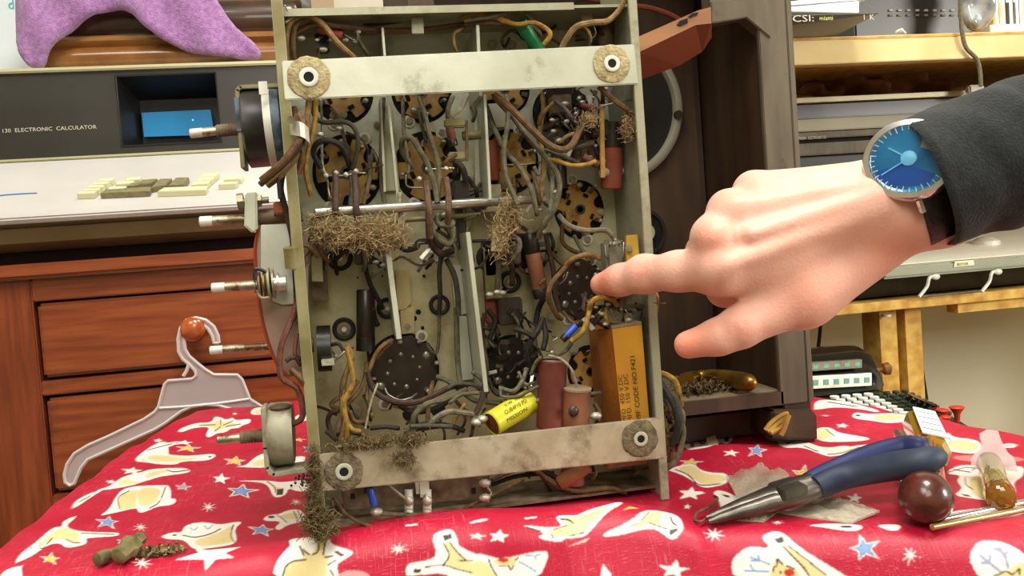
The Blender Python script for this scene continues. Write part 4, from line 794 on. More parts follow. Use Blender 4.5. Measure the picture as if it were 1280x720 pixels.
# ---- insulating nests of fibre dust
def nest(name, cs, m='fuzz', L_=.010, r=.00017):
    mb = MB()
    for i, (x, y, w, rx, ry, n) in enumerate(cs): mb.sph(c(x, y, w+2), 1, 10, None, (rx*.0004*.75, .0035, ry*.0004*.7)); fuzz(mb, c(x, y, w), (rx*.00042, .005, ry*.00042), int(n*2.2), L_*.8, r, None, i+int(x))
    return mb.build(name, m, ch)
nest('fibre_clump', [(415, 285, 6, 25, 16, 150), (450, 292, 4, 40, 16, 330), (480, 295, 6, 24, 18, 170)]).__setitem__('label', 'tan fibrous dust clump under the silver shaft rod')
nest('fibre_clump', [(638, 268, 10, 12, 22, 160), (625, 295, 8, 10, 22, 130)])
nest('fibre_clump', [(398, 652, -6, 15, 16, 260), (392, 628, -3, 8, 24, 150), (404, 663, -8, 14, 7, 120)], 'fuzzdk', .008)
nest('fibre_clump', [(512, 549, -4, 16, 8, 90), (470, 552, -3, 30, 5, 70), (440, 556, -2, 30, 4, 60), (505, 573, -4, 10, 6, 80)], 'fuzzdk', .008)
nest('fibre_clump', [(785, 160, 6, 8, 14, 110), (736, 150, 8, 14, 10, 80)], 'fuzz', .006)
nest('fibre_clump', [(392, 575, -3, 4, 14, 50), (396, 600, -3, 3, 20, 30)], 'fuzzdk', .012)
flat('paper_tag', [(617, 284), (630, 283), (628, 315), (614, 314)], 6, 2, 'felt')
# ---- controls on the left side: pots, shafts, tuner pulley
SX = XA-.001
def shaft(x0, y0, x1, y1, w, rpx=5.5, tip='whitemetal', m='shaft', nut=True):
    a, bb = c(x0, y0, w), c(x1, y1, w); r = rpx*.0004; d = nrm(bb-a); L_ = np.linalg.norm(bb-a)
    o = MB().lathe(a, d, [(0, r*.8), (.0004, r), (L_, r)], 20).build('control_shaft', m, ch)
    MB().lathe(a-d*.0003, d, [(0, r*.8), (.0004, r*1.04), (.006, r*1.04)], 20).build('worn_tip', tip, o)
    if nut: MB().lathe(bb-d*.011, d, [(0, r*1.3)]+[(k*.0007+.0003, r*(1.45 if k % 2 else 1.3)) for k in range(12)]+[(.011, r*1.5)], 20).build('threaded_bushing', 'rusty', o)
    return o
shaft(238, 167, 300, 161, 22)
# U bracket 1
b = MB()
p = [(346, 106), (300, 108), (296, 112), (303, 208)]
P3 = [c(x, y, 14) for x, y in p]
for a_, b_ in zip(P3[:-1], P3[1:]):
    d = nrm(b_-a_); n_ = np.cross(d, IY); b.obox((a_+b_)/2+V(0, .010, 0), (b_-a_)/2+d*.0006, V(0, .009, 0), n_*.0010)
b.build('control_bracket', 'olive', ch, bevel=.0003)
ax1 = nrm(c(340, 162, 22)-c(300, 165, 22)); a0 = c(306, 162, 24)
po = MB().lathe(a0, ax1, [(0, .017), (.001, .0188), (.012, .0188), (.0125, .0192)], 40).build('potentiometer', 'potbody', ch)
MB().lathe(a0+ax1*.0105, ax1, [(0, .0193), (.0035, .0193)], 40, None).build('pot_band', 'whitemetal', po)
MB().lathe(a0+ax1*.014, ax1, [(0, .0193), (.004, .019), (.0045, .017)], 40, None).build('pot_back', 'potblue', po)
MB().obox(a0+V(-.0015, -.006, .006), V(.0012, 0, 0), V(0, .004, 0), V(0, 0, .008)).build('pot_terminal', 'potblue', po)
MB().obox(c(329, 110, 4), V(.002, 0, 0), V(0, .0006, 0), V(0, 0, .003)).build('pot_tab', 'whitemetal', po)
# bushing 2 with clamp block
shaft(250, 277, 362, 271, 16, 6, nut=False)
cb = MB().prism([c(x, y, 8) for x, y in ((306, 241), (321, 240), (322, 288), (316, 292), (305, 282))], (0, .010, 0)).build('shaft_clamp', 'zinc', ch, bevel=.0008)
MB().cyl(c(298, 253, 12), c(336, 250, 12), .0016, 12).cyl(c(297, 253, 12), c(305, 252, 12), .0042, 8).cyl(c(322, 251, 12), c(327, 251, 12), .0032, 6).build('clamp_bolt', 'screw', cb)
MB().cyl(c(322, 272, 16), c(378, 268, 16), .0036, 18, 'rusty').build('threaded_bushing', 'rusty', ch)
# drum with red edge
th_ = np.linspace(0, 1, 30)
arc = [(323, 285), (319, 310), (320, 340), (323, 370), (328, 400), (336, 430), (347, 456), (362, 472)]
arcs = spline([c(x, y, 12) for x, y in arc], 4); inn = spline([c(x+6, y, 12) for x, y in arc], 4)
MB().prism([*arcs, c(385, 470, 12), c(385, 285, 12)], (0, .0035, 0)).build('tuning_drum', 'drumface', ch)
mb = MB()
mb.tube(arcs, .0009, 6, None, 0); mb.build('drum_edge', 'copperedge', ch)
MB().prism([c(x, y, 10) for x, y in ((326, 281), (362, 280), (366, 330), (368, 380), (352, 381), (340, 376), (326, 345))], (0, .002, 0)).build('drum_plate', 'ceramic', ch, bevel=.0003)
shaft(265, 360, 322, 356, 2, 5.5, nut=False)
for x, r, m in ((318, 9, 'screw'), (324, 14, 'rusty'), (330, 15, 'brass'), (336, 18, 'olive'), (341, 16, 'screw'), (347, 12, 'steel')):
    MB().cyl(c(x, 357-(x-318)*.1, 2), c(x+2.2, 356.8-(x-318)*.1, 2), r*.00043, 24).build('rotor_plate', m, ch)
for i, pp in enumerate((((330, 378), (338, 392), (333, 402)), ((340, 376), (350, 392), (345, 404)), ((322, 362), (326, 372), (338, 372)), ((336, 392), (346, 398), (352, 404)), ((333, 340), (320, 336), (318, 350)))):
    MB().tube([c(x, y, 8) for x, y in pp], .0008, 6) if i not in (2, 4) else MB().tube([c(x, y, -2) for x, y in pp], .0009, 6).build('contact_spring', 'bakeblack' if i != 2 else 'olive', ch)
MB().cyl(c(342, 355, 2), c(358, 354, 2), .0040, 20).build('hub', 'steel', ch)
shaft(263, 438, 385, 429, 18, 5, nut=False); MB().cyl(c(358, 434, 18), c(392, 431, 18), .0036, 18, 'rusty').build('threaded_bushing', 'rusty', ch)
so = MB().cyl(c(397, 436, 22), c(414, 435, 22), .0115, 28).build('switch_wafer', 'bakeblack', ch)
MB().obox(c(410, 452, 12), V(.003, 0, 0), V(0, .003, 0), V(0, 0, .0015)).build('wafer_lug', 'solder', so)
# pot 5 on L bracket
shaft(272, 550, 330, 544, 8, 5.5, tip='shaft')
b = MB(); P3 = [c(x, y, 2) for x, y in ((329, 512), (332, 560), (334, 585), (342, 593), (396, 586))]
for a_, b_ in zip(P3[:-1], P3[1:]):
    d = nrm(b_-a_); n_ = np.cross(d, IY); b.obox((a_+b_)/2+V(0, .007, 0), (b_-a_)/2+d*.0007, V(0, .008, 0), n_*.0011)
b.build('control_bracket', 'wallmetal', ch, bevel=.0003)
ax5 = nrm(c(368, 540, 8)-c(330, 543, 8)); a5 = c(336, 543, 14)
p5 = MB().lathe(a5, ax5, [(0, .0142), (.0015, .0152), (.010, .0152), (.0118, .0142), (.0119, .0001)], 40).build('potentiometer', 'potgrey', ch)
MB().sph(c(350, 509, 8), .004, 10, None, (1.4, 1, .5)).build('pot_tab', 'rusty', p5)
# left outside loom
wire('L','br',2.1,(345,150,-2),(360,200,-6),(330,250,-8),(290,300,-8),(232,348,-4)); wire('L','db',2.0,(360,170,0),(350,240,-3),(300,300,-4),(228,362,-1)); wire('L','tan',2.0,(350,170,2),(345,260,0),(300,325,0),(250,366,2)); wire('L','br',1.9,(330,130,4),(345,200,0),(355,280,0),(340,330,2))
wire('L','db',2.0,(300,310,2),(290,370,4),(300,420,6),(325,520,8),(335,640,8),(340,760,10)); wire('L','rd',1.6,(272,420,14),(300,440,12),(270,450,12)); wire('L','or',2.0,(365,220,8),(350,300,6),(345,330,6))
wire('L','br',2.0,(385,560,12),(350,620,10),(340,700,10),(330,760,10)); wire('L','tan',2.2,(375,110,6),(370,160,2),(365,220,2)); wire('M','rd',2.0,(300,20,6),(285,120,4),(250,210,0),(250,290,0),(290,320,2),(305,370,2),(300,400,2),(270,415,6))
wire('M','br',1.8,(275,270,2),(300,295,0),(325,330,2)); wire('M','tan',1.8,(270,280,4),(300,285,3),(320,300,4)); wire('M','db',1.5,(262,250,2),(280,240,2),(310,245,4)); wire('M','rd',1.4,(290,180,4),(285,230,2),(300,260,4))
# white P clip
MB().rings([[q+V(0, 0, .0034), q+V(0, 0, -.0034), q+nn_+V(0, 0, -.0034), q+nn_+V(0, 0, .0034)] for q, nn_ in ((c(362, 159, -4), V(0, .0008, 0)), (c(368, 160, -8), V(.0002, .0008, 0)), (c(375, 161, -10), V(0, .0009, 0)), (c(381, 164, -9), V(-.0004, .0008, 0)), (c(386, 169, -5), V(-.0008, .0002, 0)), (c(387, 174, 2), V(-.0009, 0, 0)))], None).build('cable_clip', 'whitemetal', ch)
MB().cyl(kc('L', 322, 168, -9), kc('L', 322, 168, -13), .002, 6).build('screw', 'screw', ch)
blk('mica_capacitor', 345, 222, 352, 250, -2, 4, 'bakeblack'); blk('terminal_block', 341, 252, 356, 268, 6, 12, 'capred2')
MB().lathe(c(366, 335, 2), V(0, -.2, 1), [(0, .003), (.0001, .0035), (.010, .0035), (.010, .003)], 16).build('sleeve', 'olive', ch)
# right outside loom at bottom corner
KZ['R'] = (800, 400, 4.5)
wire('R','ye',2.2,(90,290,20),(150,310,12),(200,350,8),(220,420,8),(230,480,14)); wire('R','bk',2.6,(110,350,14),(160,420,4),(200,500,0),(215,600,0),(180,700,4)); wire('R','dg',2.4,(120,380,12),(190,430,2),(210,480,0),(225,560,0),(200,690,4)); wire('R','gr',2.0,(230,560,4),(245,640,2),(215,760,2),(160,830,2),(110,810,8))
wire('R','tan',2.0,(110,450,12),(140,520,8),(150,620,6),(170,730,6)); wire('R','rd',2.2,(130,620,10),(170,690,6),(150,760,6)); wire('R','br',2.0,(110,600,12),(150,640,8),(180,760,6),(140,800,8)); wire('R','db',2.4,(110,400,16),(150,480,10),(170,560,8),(190,640,8))
wire('R','gy',2.0,(200,480,2),(240,530,2),(235,600,4)); 
for i in range(10): wire('R',['br','rd','bk','gr','or'][i%5],1.2,(110,480+i*24,16),(150+(i*31)%50,500+i*24,4),(120+(i*17)%60,540+i*22,8))
# ================================================================ person: hand and forearm reaching in from the right
def hp(px, py, d): return at(px, py, d=d)
def surface_nets(F, org, h):
    """naive surface nets on a scalar grid F (negative inside)"""
    ins = F < 0
    nx, ny, nz = F.shape
    c8 = [(i, j, k) for i in (0, 1) for j in (0, 1) for k in (0, 1)]
    cnt = sum(ins[i:nx-1+i, j:ny-1+j, k:nz-1+k].astype(np.int8) for i, j, k in c8)
    act = (cnt > 0) & (cnt < 8); idx = -np.ones(act.shape, np.int64); A = np.argwhere(act); idx[act] = np.arange(len(A))
    acc = np.zeros((len(A), 3)); n = np.zeros(len(A))
    for a in range(8):
        for b in range(a+1, 8):
            ca, cb = np.array(c8[a]), np.array(c8[b])
            if abs(ca-cb).sum() != 1: continue
            fa = F[tuple((A+ca).T)]; fb = F[tuple((A+cb).T)]; m = (fa < 0) != (fb < 0); t = np.where(m, fa/(fa-fb+1e-20), 0)
            acc += np.where(m[:, None], ca+(cb-ca)*t[:, None], 0); n += m
    Vv = org+(A+acc/n[:, None])*h
    faces = []
    for ax in range(3):
        o1, o2 = [(1, 2), (2, 0), (0, 1)][ax]
        s0 = [slice(1, -1)]*3; s0[ax] = slice(0, -1); s1 = [slice(1, -1)]*3; s1[ax] = slice(1, None)
        a = ins[tuple(s0)]; b = ins[tuple(s1)]; E = np.argwhere(a != b)
        st = a[tuple(E.T)]
        base = E.copy(); 
        for q_ in range(3):
            if q_ != ax: base[:, q_] += 1
        e1 = np.zeros(3, int); e1[o1] = 1; e2 = np.zeros(3, int); e2[o2] = 1
        qd = np.stack([idx[tuple((base-e1-e2).T)], idx[tuple((base-e2).T)], idx[tuple(base.T)], idx[tuple((base-e1).T)]], 1)
        qd[~st] = qd[~st][:, ::-1]; faces.append(qd)
    return Vv, np.concatenate(faces)
def rcone(P, a, b, r1, r2):
    """signed distance to a round cone"""
    ba = b-a; l2 = ba@ba; rr = r1-r2; a2 = l2-rr*rr; il2 = 1/l2
    pa = P-a; y = pa@ba; z = y-l2; x2 = ((pa*l2-y[..., None]*ba)**2).sum(-1); y2 = y*y*l2; z2 = z*z*l2
    k = np.sign(rr)*rr*rr*x2
    out = (np.sqrt(x2*a2*il2)+y*rr)*il2-r1
    c1 = np.sign(z)*a2*z2 > k; c2 = np.sign(y)*a2*y2 < k
    out = np.where(c2, np.sqrt(x2+y2)*il2-r1, out); out = np.where(c1, np.sqrt(x2+z2)*il2-r2, out)
    return out
def smin(a, b, k):
    h = np.clip(.5+.5*(b-a)/k, 0, 1); return b+(a-b)*h-k*h*(1-h)
def px2m(r, d): return r*d/FPX
J = lambda x, y, d, r: (hp(x, y, d), px2m(r, d))
# joints  (pixel x, pixel y, view depth in metres, radius in pixels)
palm = [  # metacarpals
    (J(1128, 236, .416, 34), J(943, 240, .424, 26)), (J(1128, 246, .411, 36), J(912, 264, .412, 27)),
    (J(1130, 258, .410, 37), J(893, 297, .404, 29)), (J(1130, 268, .411, 36), J(897, 337, .402, 29)),
    (J(1125, 280, .418, 34), J(1010, 368, .414, 33)), (J(1060, 290, .425, 38), J(930, 300, .435, 34)), (J(1075, 250, .420, 36), J(960, 262, .435, 30)),
    (J(1180, 252, .414, 44), J(1110, 254, .413, 38)), (J(1175, 262, .414, 44), J(1110, 268, .414, 38)), (J(1178, 238, .414, 42), J(1112, 240, .414, 36)),
    (J(1178, 250, .412, 44), J(1300, 190, .400, 60)),
]
tend = [(J(1100, 244, .395, 6), J(940, 292, .3895, 6)), (J(1098, 258, .396, 6), J(915, 330, .3885, 6)), (J(1096, 232, .398, 6), J(930, 258, .398, 6)), (J(1096, 222, .403, 6), J(955, 236, .408, 6))]
thumb = [(J(1090, 305, .418, 34), J(1000, 374, .408, 31)), (J(1000, 374, .408, 31), J(925, 410, .404, 24)), (J(925, 411, .404, 24), J(898, 421, .405, 22)), (J(898, 421, .405, 22), J(860, 431, .408, 17.5))]
index = [(J(897, 337, .402, 29), J(848, 339, .417, 24)), (J(848, 339, .417, 23.5), J(806, 343, .430, 22)), (J(806, 343, .430, 22), J(775, 350, .440, 18)), (J(775, 350, .440, 18.5), J(752, 355.5, .448, 14.5))]
web = [(J(955, 345, .412, 22), J(1010, 362, .412, 28)), (J(915, 338, .408, 24), J(985, 340, .408, 34)), (J(960, 362, .410, 12), J(1000, 372, .408, 24))]
mid = [(J(893, 297, .404, 29), J(882, 316, .446, 24)), (J(882, 316, .446, 24), J(905, 362, .452, 21)), (J(905, 362, .452, 21), J(950, 372, .434, 19))]
ring = [(J(912, 264, .412, 27), J(900, 285, .455, 22)), (J(900, 285, .455, 22), J(930, 325, .462, 20)), (J(930, 325, .462, 20), J(968, 345, .446, 18))]
pink = [(J(943, 240, .424, 26), J(930, 258, .462, 19)), (J(930, 258, .462, 19), J(958, 295, .468, 17)), (J(958, 295, .468, 17), J(990, 318, .452, 16))]
allp = np.array([q[0] for grp in (palm, thumb, index, mid, ring, pink) for s_ in grp for q in s_])
lo = allp.min(0)-.03; hi_ = allp.max(0)+.03; H = .0013
n_ = np.ceil((hi_-lo)/H).astype(int)
gx_, gy2, gz_ = np.meshgrid(*[lo[i]+np.arange(n_[i])*H for i in range(3)], indexing='ij')
G = np.stack([gx_, gy2, gz_], -1).astype(np.float64)
def chain(segs, k):
    f = None
    for (a, ra), (b, rb) in segs:
        d = rcone(G, a, b, ra, rb); f = d if f is None else smin(f, d, k)
    return f
Fp = chain(palm, .010)
Ft = chain(tend, .004)
Fp = smin(Fp, Ft, .010)
Fp = smin(Fp, chain(web, .008), .012)
Fp = smin(Fp, chain(thumb, .004), .009)
# knuckle heads
for x, y, d, r in ((893, 297, .395, 20), (912, 264, .402, 18), (943, 240, .413, 18), (897, 335, .394, 18)):
    pj, rj = J(x, y, d, r); Fp = smin(Fp, np.linalg.norm(G-pj, axis=-1)-rj, .006)
fi = smin(Fp, chain(index, .005), .006)
# knuckle bumps of the pointing finger and thumb
for x, y, d, r in ((806, 340, .430, 19.5), (922, 405, .4020, 20)):
    pj, rj = J(x, y, d, r); fi = smin(fi, np.linalg.norm(G-pj, axis=-1)-rj, .004)
FF = fi
for ch_ in (mid, ring, pink): FF = smin(FF, chain(ch_, .003), .0025)
# creases over the finger joints
def crease(Fv, x, y, d, r, ax, dep=.0006, n=3, sp=.0022):
    pj, rj = J(x, y, d, r); a = nrm(ax); t = (G-pj)@a; rad = np.linalg.norm(G-pj, axis=-1)
    w = np.clip(1-(rad/(rj*1.6))**2, 0, 1)
    return Fv+dep*w*sum(np.exp(-((t-(i-(n-1)/2)*sp)/.0005)**2) for i in range(n))
iax = hp(752, 355, .448)-hp(806, 343, .43)
FF = crease(FF, 806, 335, .423, 20, iax); FF = crease(FF, 775, 346, .434, 16, iax, .0004, 2); tax = hp(860, 431, .408)-hp(925, 410, .404); FF = crease(FF, 922, 405, .396, 20, tax, .0006, 3)
# thumbnail: slight flat with rim
Vh, Qh = surface_nets(FF, lo, H)
del G, gx_, gy2, gz_, Fp, fi, FF
# relax a little
nv = len(Vh); Ea = np.concatenate([Qh[:, [0, 1]], Qh[:, [1, 2]], Qh[:, [2, 3]], Qh[:, [3, 0]]])
deg = np.bincount(Ea.ravel(), minlength=nv)[:, None]
for it in range(4):
    s_ = np.zeros((nv, 3)); np.add.at(s_, Ea[:, 0], Vh[Ea[:, 1]]); np.add.at(s_, Ea[:, 1], Vh[Ea[:, 0]])
    Vh = Vh+(.5 if it % 2 == 0 else -.35)*(s_/deg-Vh)
per = thing('person', 'right arm in a black sleeve with bare hand pointing its index finger into the chassis', 'person', hp(1250, 200, .40))
off = np.array(per.location)
me = bpy.data.meshes.new('hand_and_forearm'); me.from_pydata((Vh-off).tolist(), [], Qh.tolist())
bm = bmesh.new(); bm.from_mesh(me); bmesh.ops.recalc_face_normals(bm, faces=bm.faces); bm.to_mesh(me); bm.free()
me.polygons.foreach_set('use_smooth', [True]*len(me.polygons))
# skin: natural colour differs over knuckles, finger tips and nail
sk = np.tile(np.array(S(230, 184, 166)), (nv, 1)); red = np.array(S(222, 130, 104)); nail = np.array(S(234, 178, 156))
for x, y, d, r, w in ((752, 356, .44, 26, .8), (806, 341, .42, 22, .4), (860, 432, .40, 34, .8), (922, 408, .395, 26, .4), (893, 297, .39, 26, .5), (912, 264, .40, 22, .4), (943, 240, .41, 22, .4), (905, 362, .44, 40, .7), (880, 352, .41, 30, .3), (1010, 372, .395, 50, .4), (1110, 310, .40, 50, .5)):
    pj, rj = J(x, y, d, r); t = (w*np.exp(-(np.linalg.norm(Vh-pj, axis=1)/rj)**2))[:, None]; sk = sk*(1-t)+red*t
pj, rj = J(846, 437, .392, 9); t = (1/(1+np.exp((np.linalg.norm((Vh-pj), axis=1)-rj*1.5)/.0006)))[:, None]*.5; sk = sk*(1-t)+nail*t
ca = me.color_attributes.new('skin', 'FLOAT_COLOR', 'POINT'); ca.data.foreach_set('color', np.concatenate([sk, np.ones((nv, 1))], 1).astype(np.float32).ravel())
skm = mat('skin', S(226, 172, 150), .45, sss=.25, bump=.25, bscale=700, spec=.4)
nt = skm.node_tree; N = nt.nodes; L = nt.links; b = N['Principled BSDF']
b.inputs['Subsurface Radius'].default_value = (1, .3, .15); b.inputs['Subsurface Scale'].default_value = .006
aa = N.new('ShaderNodeAttribute'); aa.attribute_name = 'skin'
ns = N.new('ShaderNodeTexNoise'); ns.inputs['Scale'].default_value = 70; ns.inputs['Detail'].default_value = 4
tc = N.new('ShaderNodeTexCoord'); L.new(tc.outputs['Object'], ns.inputs['Vector'])
rp = N.new('ShaderNodeMapRange'); rp.inputs[1].default_value = .4; rp.inputs[2].default_value = .7; rp.inputs[4].default_value = .3; L.new(ns.outputs['Fac'], rp.inputs[0])
mx = N.new('ShaderNodeMix'); mx.data_type = 'RGBA'; L.new(rp.outputs[0], mx.inputs[0]); L.new(aa.outputs['Color'], mx.inputs[6]); mx.inputs[7].default_value = (*S(216, 140, 118), 1); L.new(mx.outputs[2], b.inputs['Base Color'])
me.materials.append(skm)
hand = bpy.data.objects.new('body', me); col.objects.link(hand); hand.parent = per
# ---- sleeve
m_('sleeve', S(30, 35, 38), .9, c2=S(20, 24, 27), vscale=300, bump=.6, bscale=900, sheen=.1)
ax_pts = [(1158, 229, .403, 84, 84), (1200, 212, .403, 86, 84), (1240, 200, .401, 89, 86), (1280, 190, .399, 92, 88), (1360, 168, .392, 96, 92), (1480, 135, .382, 102, 98), (1620, 95, .37, 110, 104), (1800, 50, .355, 118, 112)]
cen = spline([V(*hp(x, y, d)) for x, y, d, *_ in ax_pts], 8); rads = spline([V(px2m(r, d), px2m(r, d)) for x, y, d, r, _ in ax_pts], 8)
g = np.random.default_rng(3); R = []
cutn = nrm(hp(1280, 190, .399)-hp(1164, 226, .405))
for i, (p, r) in enumerate(zip(cen, rads)):
    t = nrm(cen[min(i+1, len(cen)-1)]-cen[max(i-1, 0)]); u = nrm(UP-t*(UP@t)); w = np.cross(t, u); ring_ = []
    for k in range(56):
        a = 2*pi*k/56
        f = 1+.018*sin(3*a+i*.35)*min(1, i/8)+.014*sin(5*a-i*.5+1)*min(1, i/6)+0
        ring_.append(p+(u*cos(a)+w*sin(a)*.99)*r[0]*f*(1+.10*max(0, sin(2*a))*max(0, sin(a))*max(0, 1-i/16))-t*.0065*max(0, sin(a))*max(0, 1-i/10))
    R.append(ring_)
inner = [[p+(q-p)*.93 for q in rg] for p, rg in zip(cen[:10], R[:10])]
lip = [[p+(q-p)*.97-cutn*.0012 for q in R[0]] for p in cen[:1]]
MB().rings(inner[::-1]+lip+R, None, False, True).build('sleeve', 'sleeve', per, ang=80)
# ---- wristwatch
m_('watchsteel', S(222, 222, 222), .18, .95); m_('leather', S(26, 23, 22), .38, bump=.3, bscale=500)
m_('dialblue', S(36, 138, 214), .12, .5, c2=S(70, 180, 236), vscale=70, coat=1.)
m_('dialdeep', S(40, 104, 206), .15, .4, coat=1.); m_('handblue', S(110, 196, 236), .3); m_('watchglass', (1, 1, 1), .0, trans=1., ior=1.3)
wc = hp(1137, 199, .3885)
nw = nrm((CAM-wc)*1.0+UP*.12-RT*.10); uw = nrm(RT*.97+UP*-.2); uw = nrm(uw-nw*(uw@nw)); vw_ = np.cross(nw, uw)
wt = thing('wristwatch', 'silver wristwatch with shiny blue dial and black strap on the pointing arm', 'watch', wc)
def wp(a, r, h): return wc+(uw*cos(a)*1.06+vw_*sin(a)*.97)*r+nw*h
def wl(prof, n=64, name='case', m='watchsteel', par=None, mats=None):
    return MB().rings([[wp(2*pi*k/n, r, h) for k in range(n)] for r, h in prof], None, True, True).build(name, m, par or wt, ang=30)
Rw = .0185
wl([(Rw*.9, -.007), (Rw*1.02, -.005), (Rw*1.04, -.001), (Rw*1.0, .0012), (Rw*.985, .0016), (Rw*.86, .0018), (Rw*.82, .0006)])
wl([(Rw*.84, .0004), (Rw*.84, .0007)], 64, 'dial', 'dialblue')
MB().prism([wp(a, r*Rw, .0008) for a, r in ((-2.6, .78), (-2.0, .8), (-.9, .8), (-.5, .7), (-.8, .3), (-2.2, .15))], nw*.0001).build('dial_pattern', 'dialdeep', wt)
MB().prism([wp(a, r*Rw, .0009) for a, r in ((.5, .8), (.9, .8), (1.3, .8), (1.0, .35), (.5, .5))], nw*.0001).build('dial_pattern', 'ceramic', wt)
for k in range(36): 
    a = 2*pi*k/36; r_ = nrm(wp(a, 1, 0)-wc); MB().obox(wp(a, Rw*.80, .0011), r_*(.0012 if k % 3 else .0018), np.cross(nw, r_)*.00022, nw*.0001).build('hour_mark', 'whitemetal', wt)
for k in (0, 1): 
    MB().lathe(wp(0, 0, .0012), nw, [(0, .0034), (.0006, .0034), (.0008, .0030)], 24).build('center_disc', 'handblue', wt) if k == 0 else MB().lathe(wp(0, 0, .0014), nw, [(0, .0012), (.0003, .0012)], 16).build('hand_hub', 'watchsteel', wt)
for a, l_ in ((2.7, .010), (-2.4, .013)):
    r_ = nrm(wp(a, 1, 0)-wc); MB().obox(wp(a, l_/2, .0016), r_*l_/2, np.cross(nw, r_)*.0003, nw*.0001).build('watch_hand', 'handblue', wt)
wl([(Rw*.84, .0016), (Rw*.80, .0023), (Rw*.4, .0027)], 48, 'crystal', 'watchglass')
for sx in (-1, 1):
    for a0_ in (-pi/2-.35, -pi/2+.35):
        p = wp(a0_, Rw*1.02, -.002); q_ = wp(a0_, Rw*1.25, -.006); MB().tube([p, (p+q_)/2+nw*.0006, q_], .0018, 8, None, 2).build('lug', 'watchsteel', wt) if sx > 0 else None
# strap: a band around the wrist
axd = nrm(hp(1300, 190, .398)-hp(1150, 250, .408)); bc = hp(1159, 243, .4085); su = nrm(UP-axd*(UP@axd)); sw = np.cross(axd, su)
R = []
for k in range(48):
    a = 2*pi*k/48; rad_ = V(0, 0, 0)+su*cos(a)*px2m(57, .408)+sw*sin(a)*px2m(54, .408); o_ = nrm(rad_)
    p = bc+rad_
    R.append([p-axd*.0095-o_*.001, p-axd*.0085+o_*.0018, p+axd*.0085+o_*.0018, p+axd*.0095-o_*.001])
R.append(R[0]); MB().rings(R, None, False, False).build('strap', 'leather', wt, ang=50)
# ================================================================ inflated cloth shapes
def sd_poly(P, poly):
    poly = np.asarray(poly, float); x, y = P[..., 0], P[..., 1]; d = np.full(x.shape, 1e9); ins = np.zeros(x.shape, bool); n = len(poly)
    for i in range(n):
        ax_, ay_ = poly[i]; bx, by = poly[(i+1) % n]; ex, ey = bx-ax_, by-ay_; wx, wy = x-ax_, y-ay_
        t = np.clip((wx*ex+wy*ey)/(ex*ex+ey*ey+1e-12), 0, 1); d = np.minimum(d, (wx-ex*t)**2+(wy-ey*t)**2)
        if ay_ != by: ins ^= ((ay_ > y) != (by > y)) & (x < (bx-ax_)*(y-ay_)/(by-ay_)+ax_)
    return np.sqrt(d)*np.where(ins, -1, 1)
def inflate(name, m, pxpoly, Y0, T, h=.003, fold=None, sub=None, parent=None, noise=0, holes=()):
    poly = np.array([at(x, y, Y=Y0)[[0, 2]] for x, y in smooth(pxpoly, 1)])
    lo = np.array([poly[:, 0].min()-.01, Y0-.07, poly[:, 1].min()-.01]); hi = np.array([poly[:, 0].max()+.01, Y0+.07, poly[:, 1].max()+.01])
    n = np.ceil((hi-lo)/h).astype(int); A = np.meshgrid(*[lo[i]+np.arange(n[i])*h for i in range(3)], indexing='ij')
    d2 = sd_poly(np.stack([A[0][:, 0], A[2][:, 0]], -1), poly)[:, None, :]
    for hp_ in holes:
        hq = np.array([at(x, y, Y=Y0)[[0, 2]] for x, y in smooth(hp_, 1)]); d2 = np.maximum(d2, -sd_poly(np.stack([A[0][:, 0], A[2][:, 0]], -1), hq)[:, None, :])
    yy = A[1]-Y0-(fold(A[0], A[2]) if fold else 0)
    F = np.hypot(np.maximum(d2+T, 0), yy)-T
    if noise: F = F+noise*(np.sin(A[0]*310+A[2]*170)*np.sin(A[2]*260-A[0]*90+A[1]*200))
    vv, qq = surface_nets(F, lo, h); mb = MB(); mb.add(vv, qq.tolist()); o = mb.build(name, m, parent, ang=180)
    if sub: o.modifiers.new('s', 'SUBSURF').render_levels = sub
    return o
# ================================================================ pine dresser with drawers
m_('pinered', S(152, 78, 40), .34, c2=S(122, 54, 26), vscale=9, stretch=(1.2, 10, 16), coat=.3, dirt=S(96, 36, 20), dscale=5, dlo=.6, dhi=.72)
m_('pinevert', S(142, 68, 36), .36, c2=S(112, 48, 24), vscale=9, stretch=(16, 10, 1.2), coat=.3)
m_('darkgap', S(30, 14, 8), .9); m_('knobwood', S(190, 100, 50), .22, c2=S(160, 76, 34), vscale=40, coat=.6)
YD = .985
def zx(py, px=150): return float(at(px, py, Y=YD)[2])
DXL, DXR = -.49, .40
dr = thing('dresser', 'reddish pine dresser with inset drawers and round wooden knobs under the big calculator', 'dresser', (-.05, YD+.2, 0))
zt0, zt1 = zx(322), zx(341)
MB().box((DXL-.02, YD-.014, zt1), (DXR+.02, YD+.43, zt0)).build('dresser_top', 'pinered', dr, bevel=.004)
XDL = float(at(38, 378, Y=YD)[0])+.002; XDR = DXR-.1
b = MB().box((DXL, YD+.012, .04), (DXR, YD+.42, zt1-.0005), 'darkgap'); b.build('carcass', 'darkgap', dr)
for x0, x1 in ((DXL, XDL), (XDR, DXR)): MB().box((x0, YD, .0), (x1, YD+.03, zt1-.0003)).build('stile', 'pinevert', dr, bevel=.0015)
rows = []; 
zr = [(zt1-.0005, zx(369)), (zx(372), zx(464)), (zx(468), zx(486)), (zx(490), zx(606)), (zx(610), zx(628)), (zx(632), zx(750))]
